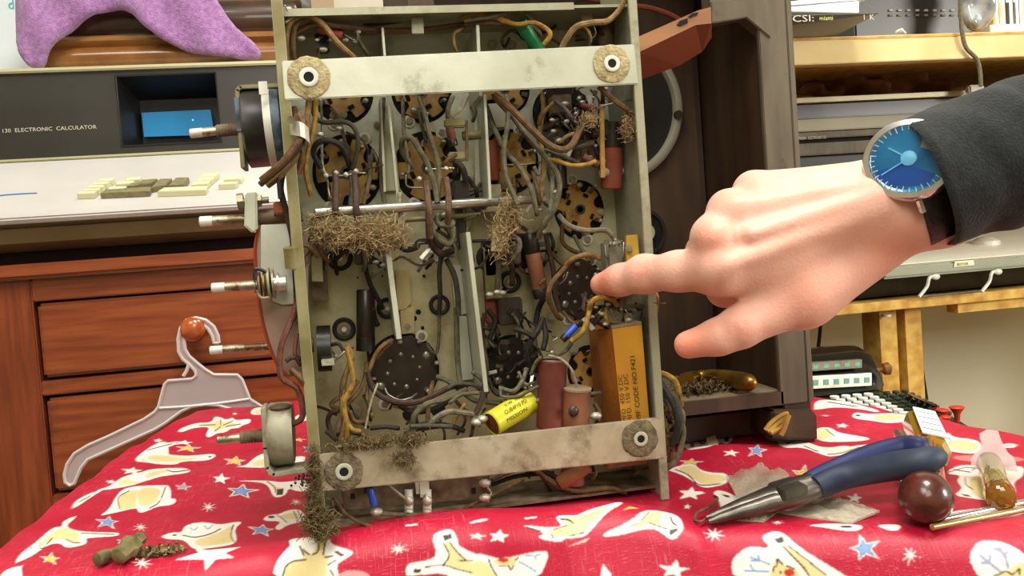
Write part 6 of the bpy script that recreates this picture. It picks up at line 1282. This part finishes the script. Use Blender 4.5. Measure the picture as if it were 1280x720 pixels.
# hanging wire
cw_ = MB().tube([at(x, y, Y=.845) for x, y in ((1200, -10), (1201, 20), (1203, 42), (1208, 60), (1221, 74), (1225, 90), (1226, 108))], .0022, 8).build('hanging_cable', 'wire_gy'); tag(cw_, 'grey cable hanging over the front of the top shelf', 'cable')
# second calculator under the top shelf with rag on it
k2 = thing('desk_calculator', 'drab calculator with dark and olive bands below the top shelf', 'calculator', (.72, 1.15, s3z+.0004))
YQ = 1.0
def band(nm, y0, y1, m, dy, dep=.03):
    MB().box((.47, YQ+dy, float(at(1050, y1, Y=YQ)[2])), (1.02, YQ+dy+dep, float(at(1050, y0, Y=YQ)[2]))).build(nm, m, k2, bevel=.0012)
band('top_cover', 121, 127, 'calctrim', -.006, .25); band('display_panel', 128.5, 146, 'calcdark', .004); band('olive_band', 147, 162, 'calcbody', 0, .05); band('name_band', 163, 171, 'cabgrey', .002); band('groove', 171, 177, 'hole', .01); band('lower_band', 177, 192, 'cabgrey', 0, .2); band('base', 193, 230, 'crtframe', .01, .25)
MB().text('FRIDEN   ELECTRONIC 132', at(998, 175, Y=YQ+.001), (1, 0, 0), (0, 0, 1), .0036, 'paint_white', .0004, .037).build('lettering', 'paint_white', k2)
m_('rag', S(176, 120, 86), .9, c2=S(116, 70, 46), vscale=20)
rg = inflate('cloth_rag', 'rag', [(992, 122), (1000, 104), (1020, 98), (1050, 90), (1090, 84), (1130, 86), (1160, 98), (1186, 108), (1190, 118), (1100, 120), (1040, 122)], 1.09, .02, .004, lambda X, Z: .014*np.sin(X*70+Z*160)+.01*np.sin(X*130-Z*60), noise=.001); tag(rg, 'crumpled brownish rag on top of the drab calculator', 'rag')
pc = MB().box(at(1212, 106, Y=.97), at(1232, 116, Y=.97)+V(0, .01, 0)).build('white_plug', 'whitemetal', bevel=.002); tag(pc, 'small white plug at the end of the hanging cable', 'plug')
# portable machine on the lower shelf
zq = s2z1+.0004; YT = .99
ty = thing('portable_typewriter', 'portable machine with grey front bar, nameplate and black base on the lower shelf', 'typewriter', (.85, 1.15, zq))
tx0, tx1 = float(at(1104, 340, Y=YT)[0]), 1.0
z_a, z_b = float(at(1110, 333, Y=YT)[2]), float(at(1110, 349, Y=YT)[2])
m_('silvergrey', S(140, 142, 124), .35, .3, c2=S(124, 126, 108), vscale=8); m_('lidwhite', S(222, 222, 206), .3)
MB().box((tx0, YT, z_b), (tx1, YT+.02, z_a)).build('front_bar', 'silvergrey', ty, bevel=.003)
MB().prism([V(tx0+.002, y, z) for y, z in ((YT+.001, z_a-.001), (YT-.001, z_a+.002), (YT+.02, z_a+.010), (YT+.30, z_a+.055), (YT+.31, z_a))], (tx1-tx0, 0, 0)).build('top_cover', 'lidwhite', ty, bevel=.003)
MB().prism([V(float(at(1020, 360, Y=YT)[0]), y, z) for y, z in ((YT+.03, zq+.004), (YT+.012, z_b+.004), (YT+.02, z_a), (YT+.30, z_a+.02), (YT+.32, zq+.004))], (.55, 0, 0)).build('base_case', 'stereo', ty, bevel=.004)
MB().hexa([at(1192, 334, Y=YT-.0012), at(1218, 331.5, Y=YT-.0012), at(1218, 331.5, Y=YT), at(1192, 334, Y=YT), at(1193.5, 327, Y=YT-.0012), at(1217, 325, Y=YT-.0012), at(1217, 325, Y=YT), at(1193.5, 327, Y=YT)]).build('nameplate', 'keyivory', ty, bevel=.0004)
MB().text('BROTHER', at(1196, 332.2, Y=YT-.0014), (1, 0, 0), (0, 0, 1), .0032, 'ink', .0003, .0165).build('lettering', 'ink', ty)
for x in (1166, 1244): MB().tube([at(x+5, 345-(x-1166)*.08, Y=YT+.004), at(x-4, 347-(x-1166)*.08, Y=YT-.001), at(x-7, 358-(x-1166)*.08, Y=YT-.001), at(x-17, 371-(x-1166)*.08, Y=YT-.001)], .0022, 6, None, 3).sph(at(x+4, 346-(x-1166)*.08, Y=YT), .004, 8, None, (1.5, .6, 1)).build('latch', 'whitemetal', ty)
MB().tube([at(1153, 371, Y=YT-.001), at(1228, 364, Y=YT-.001)], .0014, 6).build('carrying_rail', 'cabgrey', ty)
bi = MB().lathe(at(1232, 305, Y=1.05), (0, 0, 1), [(-.008, .018), (.004, .018), (.009, .010), (.01, .001)], 20).build('ribbon_spool', 'whitemetal', ty)
for i, l in enumerate((((1026, 402), (1024, 425), (1020, 452)), ((1151, 455), (1155, 480), (1158, 500)))):
    o = MB().tube([at(x, y, Y=1.3 if i == 0 else 1.2) for x, y in l], .003, 8).build('wall_cable', 'black'); tag(o, ['black cable hanging on the wall above the adding machine', 'dark cable beside the second chipboard post'][i], 'cable')
# ================================================================ key-driven adding machine
zk = float(at(1100, 505, Y=.82)[2])
m_('machblack', S(26, 27, 24), .25, coat=.5); m_('machgreen', S(40, 74, 52), .35, c2=S(30, 56, 40), vscale=30); m_('keywhite', S(232, 234, 226), .35); m_('keyblack', S(44, 62, 50), .3); m_('keyred', S(196, 50, 34), .4); m_('window', S(120, 180, 160), .15, .3, coat=1.)
mach = thing('adding_machine', 'black adding machine with rows of white, black and red round keys behind the cloth', 'adding machine', (.52, .85, zk-.06))
F_ = lambda x, y, dz=0: at(1000+x/5.33, 430+y/5.33, Z=zk+dz)
base = [F_(60, 330, -.012), F_(520, 300, -.012), F_(900, 400, -.012), F_(1230, 600, -.012), F_(900, 760, -.012), F_(300, 560, -.012)]
MB().prism(base, (0, 0, -.045)).build('machine_base', 'machgreen', mach, bevel=.003)
def mkey(x, y, r, m, tall=.010, top=None):
    p = F_(x, y); o = MB().cyl(p-V(0, 0, tall+.001), p-V(0, 0, .0015), .0016, 8, 'machblack').lathe(p, (0, 0, 1), [(-.0025, r*.9), (-.001, r), (.0005, r*.92), (.0002, .0001)], 16, m).build('key', m, mach)
for j in range(1, 5):
    for i in range(8 if j < 4 else 5): mkey(455+i*40-j*72+72-(j-1)*3, 325+i*21+j*6, .0051, 'keywhite')
for j in range(0, 4):
    for i in range(8): mkey(515+i*40+j*62, 320+i*21-j*6+6, .0040, 'keyblack')
MB().hexa([F_(700, 330), F_(725, 325), F_(920, 405), F_(890, 415), F_(700, 330, .008), F_(725, 325, .008), F_(920, 405, .008), F_(890, 415, .008)]).build('function_bar', 'machblack', mach, bevel=.001)
for x, y, r, dz in ((1045, 440, .0075, .008), (955, 460, .006, .004), (970, 505, .005, 0), (905, 450, .005, 0), (915, 515, .004, 0)):
    p = F_(x, y, 0); MB().lathe(p, (0, 0, 1), [(-.016, .002), (-.004, .003), (.001, r*.8), (.0025, r), (.0035, r*.85), (.0036, .0001)], 20, None).build('red_key', 'keyred', mach)
YM = float(F_(300, 300)[1])+.02
zz0 = zk-.01
g0 = [(YM, zz0), (YM-.004, float(at(1060, 490, Y=YM)[2])), (YM+.006, float(at(1060, 470, Y=YM)[2])), (YM+.02, float(at(1060, 449, Y=YM)[2])), (YM+.05, float(at(1060, 440, Y=YM)[2])), (YM+.10, float(at(1060, 446, Y=YM)[2])), (YM+.12, zz0)]
mx0, mx1 = float(at(1000, 460, Y=YM)[0]), float(at(1090, 460, Y=YM)[0])
rprof(mx0-.05, mx1+.018, g0, 'machblack', 'register_housing', mach, .02)
for y0, y1, x1 in ((449, 462, 1078), (466, 484, 1090)):
    a_, b_ = at(1000, y0+5, Y=YM-.006+(.012 if y0 < 460 else 0)), at(x1, y0, Y=YM-.006+(.012 if y0 < 460 else 0)); c__, d__ = at(1000, y1+3, Y=YM-.008+(.006 if y0 < 460 else 0)), at(x1, y1-2, Y=YM-.008+(.006 if y0 < 460 else 0))
    pl = MB().hexa([c__, d__, d__+V(0, .008, 0), c__+V(0, .008, 0), a_, b_, b_+V(0, .008, 0), a_+V(0, .008, 0)]).build('register_plate', 'steel', mach, bevel=.0006)
    n_w = 6 if y0 < 460 else 7
    for k in range(n_w):
        t0 = (k+.25)/n_w; t1 = (k+.75)/n_w; U_ = lambda t, s_: (a_*(1-t)+b_*t)*(1-s_)+(c__*(1-t)+d__*t)*s_+V(0, -.0006, 0)
        MB().prism([U_(t0, .3), U_(t1, .3), U_(t1, .75), U_(t0, .75)], (0, .0008, 0)).build('number_window', 'window', pl)
MB().lathe(at(1096, 463, Y=YM-.004), (1, -.2, .1), [(0, .003), (.006, .003), (.008, .007), (.014, .0075), (.017, .004), (.0175, .0001)], 18).build('crank_knob', 'caramel', mach)
stt = thing('side_table', 'low wooden side table carrying the adding machine', 'table', (.55, .9, 0))
tzt = zk-.0575
MB().box((.43, .70, tzt-.02), (.62, 1.0, tzt)).build('table_top', 'osb', stt)
for x, y in ((.455, .725), (.595, .725), (.455, .975), (.595, .975)): MB().box((x-.02, y-.02, 0), (x+.02, y+.02, tzt-.02)).build('leg', 'osb', stt)
# ================================================================ tools on the cloth
def tz(x, y, h=0): return at(x, y, Z=TOP+.0015+h)
m_('toolsteel', S(120, 116, 108), .35, .8, c2=S(84, 80, 74), vscale=60, bump=.2); m_('vinylblue', S(30, 44, 100), .5); m_('vinyldark', S(44, 56, 74), .55, c2=S(34, 46, 74), vscale=20)
tip = tz(884, 648, .004); piv = tz(985, 620, .010); jn = tz(1020, 606, .013); he = tz(1186, 566, .028)
pli = thing('needle_nose_pliers', 'long nose pliers with dark blue grips lying across the plastic bags', 'pliers', piv)
ad = nrm(jn-tip); sd_ = nrm(np.cross(V(0, 0, 1), ad))
def taper(p0, p1, prof, m, nm, n=16, fl=.8, par=None, offs=(0, 0, 0)):
    d = nrm(p1-p0); L_ = np.linalg.norm(p1-p0); s_ = nrm(np.cross(V(0, 0, 1), d)); u = np.cross(d, s_)
    R = [[p0+np.array(offs)+d*L_*t+(s_*cos(2*pi*k/n)*w*1.+u*sin(2*pi*k/n)*h_) for k in range(n)] for t, w, h_ in prof]
    return MB().rings(R).build(nm, m, par, ang=50)
taper(tip, jn, [(0, .0010, .001), (.1, .0022, .0022), (.3, .0040, .0036), (.55, .0062, .0050), (.75, .0085, .0056), (.9, .0085, .0056), (1., .0070, .005)], 'toolsteel', 'jaw', 10, par=pli, offs=sd_*.0014)
taper(tip, jn, [(0, .0010, .001), (.1, .0020, .0022), (.3, .0036, .0034), (.55, .0056, .0046), (.75, .0075, .0050), (.9, .0075, .005), (1., .006, .0045)], 'toolsteel', 'jaw', 10, par=pli, offs=-sd_*.0014-V(0, 0, .001))
MB().obox(piv+V(0, 0, .0035)-UP*0, ad*.006, sd_*.0085, V(0, 0, .0022)).build('pivot', 'toolsteel', pli, bevel=.0006)
h1 = [jn-ad*.002+sd_*(-.003), tz(1060, 594, .016), tz(1110, 584, .021), tz(1150, 577, .025), tz(1182, 568, .027)]
MB().tube(h1, lambda t: float(np.interp(t, [0, .06, .3, .6, .85, .95, 1], [.0052, .0058, .0062, .0066, .0060, .0044, .0015])), 16, None, 6).build('handle', 'vinyldark', pli, ang=60)
h2_ = [jn-ad*.002+sd_*(.004), tz(1050, 586, .014), tz(1090, 570, .018), tz(1130, 560, .021), tz(1160, 559, .023)]
MB().tube(h2_, lambda t: float(np.interp(t, [0, .06, .3, .6, .85, .95, 1], [.0050, .0056, .0058, .006, .0058, .0045, .0015])), 16, None, 6).build('handle', 'vinylblue', pli, ang=60)
# screwdriver with dark red-brown bulb handle
m_('amberdark', S(88, 38, 28), .3, c2=S(56, 26, 20), vscale=60, coat=.35, bump=.5, bscale=120); m_('amber', S(190, 146, 40), .15, trans=.3, coat=.6); m_('redtrans', S(170, 70, 50), .12, coat=.8)
sb_ = tz(1157, 622, .0125); se = tz(1150, 566, .0115)
scd = thing('screwdriver', 'screwdriver with dark amber ball-ended handle under the pliers', 'screwdriver', tz(1150, 610))
sdd = nrm(se-sb_); sL = np.linalg.norm(se-sb_)
MB().lathe(sb_-sdd*.011, sdd, [(0, .001), (.001, .0045), (.004, .0088), (.009, .0112), (.014, .0112), (.020, .0098), (.026, .0088), (.04, .009), (sL+.01, .0092), (sL+.016, .006)], 28).build('ball_handle', 'amberdark', scd)
b = MB()
for k in range(8):
    a = 2*pi*k/8; uu, ww = frame(sdd); o_ = uu*cos(a)+ww*sin(a); b.tube([sb_+sdd*.024+o_*.0080, sb_+sdd*(sL)+o_*.0084], .0016, 6, None, 0)
b.build('grip_flute', 'redtrans', scd)
MB().cyl(se+sdd*.01, se+sdd*.10, .0022, 12).build('blade_shank', 'steel', scd)
# amber handled driver with paper label
lab0, lab1 = tz(1165, 568, .010), tz(1150, 530, .010); ld = nrm(lab1-lab0); ll = np.linalg.norm(lab1-lab0)
s2_ = thing('labelled_screwdriver', 'amber plastic screwdriver handle with white label behind the pliers', 'screwdriver', tz(1155, 545))
uu, ww = frame(ld)
MB().lathe(lab0, ld, [(0, .007), (.003, .0098), (ll, .0098), (ll+.004, .0085)], 8, None, 1.).build('handle', 'amber', s2_, smooth=False)
nup = nrm(V(0, -.45, 1)); nup = nrm(nup-ld*(nup@ld)); rgt = nrm(np.cross(ld, nup))
lc = (lab0+lab1)/2+nup*.0097
MB().obox(lc, ld*ll*.46, rgt*.0062, nup*.0004).build('paper_label', 'paperwhite', s2_)
for i in range(4): MB().obox(lc+ld*ll*(-.3+.2*i)+nup*.0005, ld*.0004, rgt*.005, nup*.0001).build('label_line', 'ink', s2_)
MB().cyl(tz(1136, 560, .006), tz(1123, 541, .006), .0026, 12).build('blade_shank', 'steel', s2_)
m_('brightbrass', S(200, 186, 130), .25, .8)
# chrome rods
for i, (a_, b_, r_) in enumerate((((1165, 652), (1400, 603), .0016), ((1165, 659), (1400, 613), .0014))):
    o = MB().cyl(tz(*a_, .002), tz(*b_, .002), r_, 14).build('steel_rod', 'watchsteel' if i == 0 else 'brightbrass'); tag(o, ['upper polished steel rod beside the amber ball handle', 'lower brassy rod lying in front of the polished one'][i], 'rod')
# glass vial with clear plastic wings
m_('vialamber', S(170, 110, 20), .08, trans=.5, coat=1.); m_('vialclear', S(200, 190, 130), .06, trans=.7); mat_plastic('clearpl', S(232, 222, 224), .45, .15)
va, vb = tz(1251, 622, .007), tz(1236, 578, .007); vd_ = nrm(vb-va); vl = np.linalg.norm(vb-va)
vi_ = thing('glass_vial', 'small amber and clear vial with frosted plastic wings at the right edge', 'vial', tz(1245, 600))
MB().lathe(va-vd_*.003, vd_, [(0, .0015), (.0005, .0045), (.002, .0062), (.010, .0066), (.012, .0060)], 24).build('amber_end', 'vialamber', vi_)
MB().lathe(va+vd_*.008, vd_, [(0, .0060), (vl-.01, .0060), (vl-.008, .005)], 24).build('glass_tube', 'vialclear', vi_)
MB().lathe(va-vd_*.0045, vd_, [(0, .0008), (0, .0018), (.002, .0018)], 12).build('tip_ring', 'brass', vi_)
MB().prism([tz(1215, 590, .005), tz(1213, 578, .007), tz(1222, 568, .009), tz(1228, 560, .012), tz(1224, 546, .016), tz(1234, 541, .016), tz(1248, 543, .016), tz(1252, 556, .013), tz(1254, 566, .009), tz(1268, 576, .007), tz(1272, 590, .005), tz(1258, 588, .005), tz(1240, 578, .006), tz(1228, 582, .006)], (0, 0, .002)).build('plastic_wing', 'clearpl', vi_, bevel=.0006)
# crumpled clear plastic bags
mat_plastic('baggie', S(222, 220, 196), .46, .22)
def bag(name, pts, lab, seed, h=.004):
    g = np.random.default_rng(seed); q = np.array([tz(x, y)[:2] for x, y in pts]); n = 26; vs = []; fs = []
    for i in range(n+1):
        for j in range(n+1):
            s_, t = i/n, j/n; p = (q[0]*(1-s_)+q[1]*s_)*(1-t)+(q[3]*(1-s_)+q[2]*s_)*t
            e = min(s_, 1-s_, t, 1-t); z = h*(min(1, e*5))*(.5+.25*sin(s_*17+seed)+.25*sin(t*13+s_*9))+abs(g.normal())*.00018+.0006*abs(sin(s_*31+t*22+seed))
            p = p+g.normal(size=2)*.0001; vs.append((p[0], p[1], TOP+.0022+z))
    lowv = [(x, y, TOP+.0018) for x, y, z in vs]; N1 = n+1
    for i in range(n):
        for j in range(n): a = i*N1+j; fs.append((a, a+N1, a+N1+1, a+1))
    m = len(vs); fs2 = [tuple(m+k for k in f[::-1]) for f in fs]; vs += lowv
    ed = [i for i in range(N1)]+[i*N1+n for i in range(1, N1)]+[n*N1+j for j in range(n-1, -1, -1)]+[i*N1 for i in range(n-1, 0, -1)]
    fs3 = [(ed[k], ed[(k+1) % len(ed)], m+ed[(k+1) % len(ed)], m+ed[k]) for k in range(len(ed))]
    o = MB().add(vs, fs+fs2+fs3).build(name, 'baggie', ang=25); tag(o, lab, 'plastic bag')
bag('plastic_bag', [(902, 588), (966, 572), (1006, 620), (925, 630)], 'crumpled clear plastic bag above the plier jaws', 3, .0022)
bag('plastic_bag', [(960, 641), (1030, 619), (1100, 641), (1064, 656)], 'crumpled clear plastic bag in front of the plier joint', 8, .0022)
bag('plastic_bag', [(920, 652), (958, 634), (975, 640), (955, 654)], 'small clear bag corner under the plier jaws', 5, .002)
MT['flake'] = mat('flake', S(196, 180, 140), .6, alpha=.8)
o = MB().prism([tz(882, 545, .002), tz(894, 543, .003), tz(898, 556, .002), (tz(892, 568, .001)), tz(886, 566, .001)], (0, 0, .001)).build('bark_flake', 'flake'); tag(o, 'pale flake of debris on the printed reindeer head', 'debris')
o = MB().tube([tz(868, 650, .002), tz(872, 641, .004), tz(886, 634, .004), (tz(897, 624, .003)), tz(893, 620, .002)], .0007, 6).tube([tz(868, 650, .002), tz(876, 652, .003), tz(884, 648, .002)], .0006, 6).build('wire_scrap', 'rusty'); tag(o, 'bent scrap of thin rusty wire by the plier tips', 'wire')
# fittings at lower left
fi_ = thing('brass_fitting', 'grimy greenish threaded brass fitting on the cloth at lower left', 'fitting', tz(165, 690))
m_('patina', S(140, 132, 92), .5, .4, c2=S(104, 92, 60), vscale=150, bump=.4)
pa_, pb_ = tz(146, 697, .004), tz(178, 671, .007); pd_ = nrm(pb_-pa_); pl__ = np.linalg.norm(pb_-pa_)
MB().lathe(pa_, pd_, [(0, .002), (.001, .0040), (pl__*.4, .0044), (pl__*.45, .0056), (pl__*.62, .0056), (pl__*.64, .0034)]+[(pl__*(.66+.04*k), .0034 if k % 2 else .0028) for k in range(9)]+[(pl__*1.02, .0025)], 6).build('fitting_body', 'patina', fi_)
MB().lathe(tz(120, 700, .003), nrm(tz(140, 692, .003)-tz(120, 700, .003)), [(0, .0018), (.0005, .0032), (.005, .0034), (.008, .0026), (.013, .0024)], 14).build('fitting_cap', 'patina', fi_)
mb = MB(); fuzz(mb, tz(197, 688, .002), (.013, .005, .002), 120, .0035, .0005, None, 9); mb.sph(tz(195, 690, .001), .005, 12, None, (1.8, .7, .5)); o = mb.build('dirt_clump', 'patina'); tag(o, 'grimy clump of dirt right of the brass fitting', 'dirt', kind='stuff')
def drape(px, py):   # point on the hanging front of the cloth
    r = FW+RT*(px-640)/FPX+UP*(360-py)/FPX; ts = np.linspace(.2, .6, 4000); pts = CAM+r*ts[:, None]
    cyi = np.interp(pts[:, 0], xs, cy); czi = np.interp(pts[:, 0], xs, cz)
    k = np.argmax(pts[:, 2] < czi+np.minimum(0, -(cyi-pts[:, 1])*1.9)); return pts[max(k-6, 0)]
mb = MB(); p_ = drape(470, 709); mb.sph(p_, .0035, 10, None, (1.3, .7, .8)); fuzz(mb, p_, (.005, .002, .004), 60, .004, .0004, None, 4); o = mb.build('dirt_crumb', 'fuzz'); tag(o, 'tan crumb of dirt stuck to the front of the cloth', 'dirt', kind='stuff')
# spilled black grit left of the chassis foot
mb = MB(); g = np.random.default_rng(2)
for i in range(70): mb.sph(tz(386+g.normal()*9, 598+g.normal()*5, .001), .0007*g.uniform(.5, 1.5), 5)
o = mb.build('black_grit', 'rubber'); tag(o, 'sprinkle of black grit on the cloth by the chassis foot', 'grit', kind='stuff')
# ================================================================ light
wd = bpy.data.worlds.new('room_air'); scene.world = wd; wd.use_nodes = True
wd.node_tree.nodes['Background'].inputs[0].default_value = (.9, .95, 1, 1); wd.node_tree.nodes['Background'].inputs[1].default_value = .07
def area(name, loc, tgt, size, e, colr_=(1, .96, .88), sy=None):
    l = bpy.data.lights.new(name, 'AREA'); l.energy = e; l.size = size; l.color = colr_
    if sy: l.shape = 'RECTANGLE'; l.size_y = sy
    o = bpy.data.objects.new(name, l); col.objects.link(o); o.location = loc
    o.rotation_euler = (Vector(tgt)-Vector(loc)).to_track_quat('-Z', 'Y').to_euler(); return o
area('ceiling_lamp', (.25, .05, 2.3), (.15, .55, TOP), .5, 25)
area('ceiling_lamp', (-.6, -.5, 2.2), (.1, .5, TOP+.1), .6, 16)
area('ceiling_lamp', (.9, .8, 2.35), (.9, .9, .8), .4, 14)
area('wall_fill_light', (1.75, -.5, 1.25), (.9, 1.3, .65), .5, 30)  # added fill without a visible source, brightens the back wall at the right
area('desk_lamp', (.0, -.35, 1.35), (.1, .45, TOP+.1), .35, 3.2)
scene.view_settings.view_transform = 'Standard'; scene.view_settings.look = 'None'; scene.view_settings.gamma = 1
scene.view_settings.exposure = -0.12; scene.view_settings.use_curve_mapping = False
scene.cycles.max_bounces = 6

# stained lower half of the pan
m = MT['pan']; nt = m.node_tree; N = nt.nodes; L = nt.links; b = N['Principled BSDF']; src = b.inputs['Base Color'].links[0].from_socket
tc = N.new('ShaderNodeTexCoord'); sx_ = N.new('ShaderNodeSeparateXYZ'); L.new(tc.outputs['Object'], sx_.inputs[0])
ns = N.new('ShaderNodeTexNoise'); ns.inputs['Scale'].default_value = 9; L.new(tc.outputs['Object'], ns.inputs['Vector'])
ad_ = N.new('ShaderNodeMath'); ad_.operation = 'MULTIPLY_ADD'; L.new(ns.outputs['Fac'], ad_.inputs[0]); ad_.inputs[1].default_value = .12; L.new(sx_.outputs['Z'], ad_.inputs[2])
mr = N.new('ShaderNodeMapRange'); mr.inputs[1].default_value = .25; mr.inputs[2].default_value = .19; mr.inputs[3].default_value = 0; mr.inputs[4].default_value = .75; L.new(ad_.outputs[0], mr.inputs[0])
mx = N.new('ShaderNodeMix'); mx.data_type = 'RGBA'; mx.blend_type = 'MULTIPLY'; L.new(mr.outputs[0], mx.inputs[0]); L.new(src, mx.inputs[6]); mx.inputs[7].default_value = (*S(232, 214, 172), 1); L.new(mx.outputs[2], b.inputs['Base Color'])
# the hundred largest wires stay single parts, the small rest is one part
def merge_rest(prefix, keep, newname):
    bpy.context.view_layer.update()
    ws = [o for o in ch.children if o.name.split('.')[0] == prefix]
    def area_(o):
        ps = [np.array(v[:]) + np.array(ch.location) for v in o.bound_box]; px = []
        for p in ps:
            q = p-CAM; w = q@FW; px.append((FPX*(q@RT)/w, FPX*(q@UP)/w))
        px = np.array(px); e = px.max(0)-px.min(0); return e[0]*e[1]+max(e)*4
    ws.sort(key=area_, reverse=True); rest = ws[keep:]
    if len(rest) < 2: return
    vs = []; fs = []; mi = []; mats = []
    for o in rest:
        k = len(vs); me = o.data; vs += [tuple(v.co) for v in me.vertices]
        loc = [mats.index(m) if m in mats else (mats.append(m) or len(mats)-1) for m in me.materials]
        for p in me.polygons: fs.append([k+i for i in p.vertices]); mi.append(loc[p.material_index])
        bpy.data.objects.remove(o)
    me = bpy.data.meshes.new(newname); me.from_pydata(vs, [], fs)
    for m in mats: me.materials.append(m)
    me.polygons.foreach_set('material_index', mi); me.polygons.foreach_set('use_smooth', [True]*len(fs))
    o = bpy.data.objects.new(newname, me); col.objects.link(o); o.parent = ch; o['kind'] = 'stuff'
from collections import Counter
print('PARTS', Counter(o.name.split('.')[0] for o in ch.children).most_common(12))
merge_rest('wire', 100, 'wire_tangle')
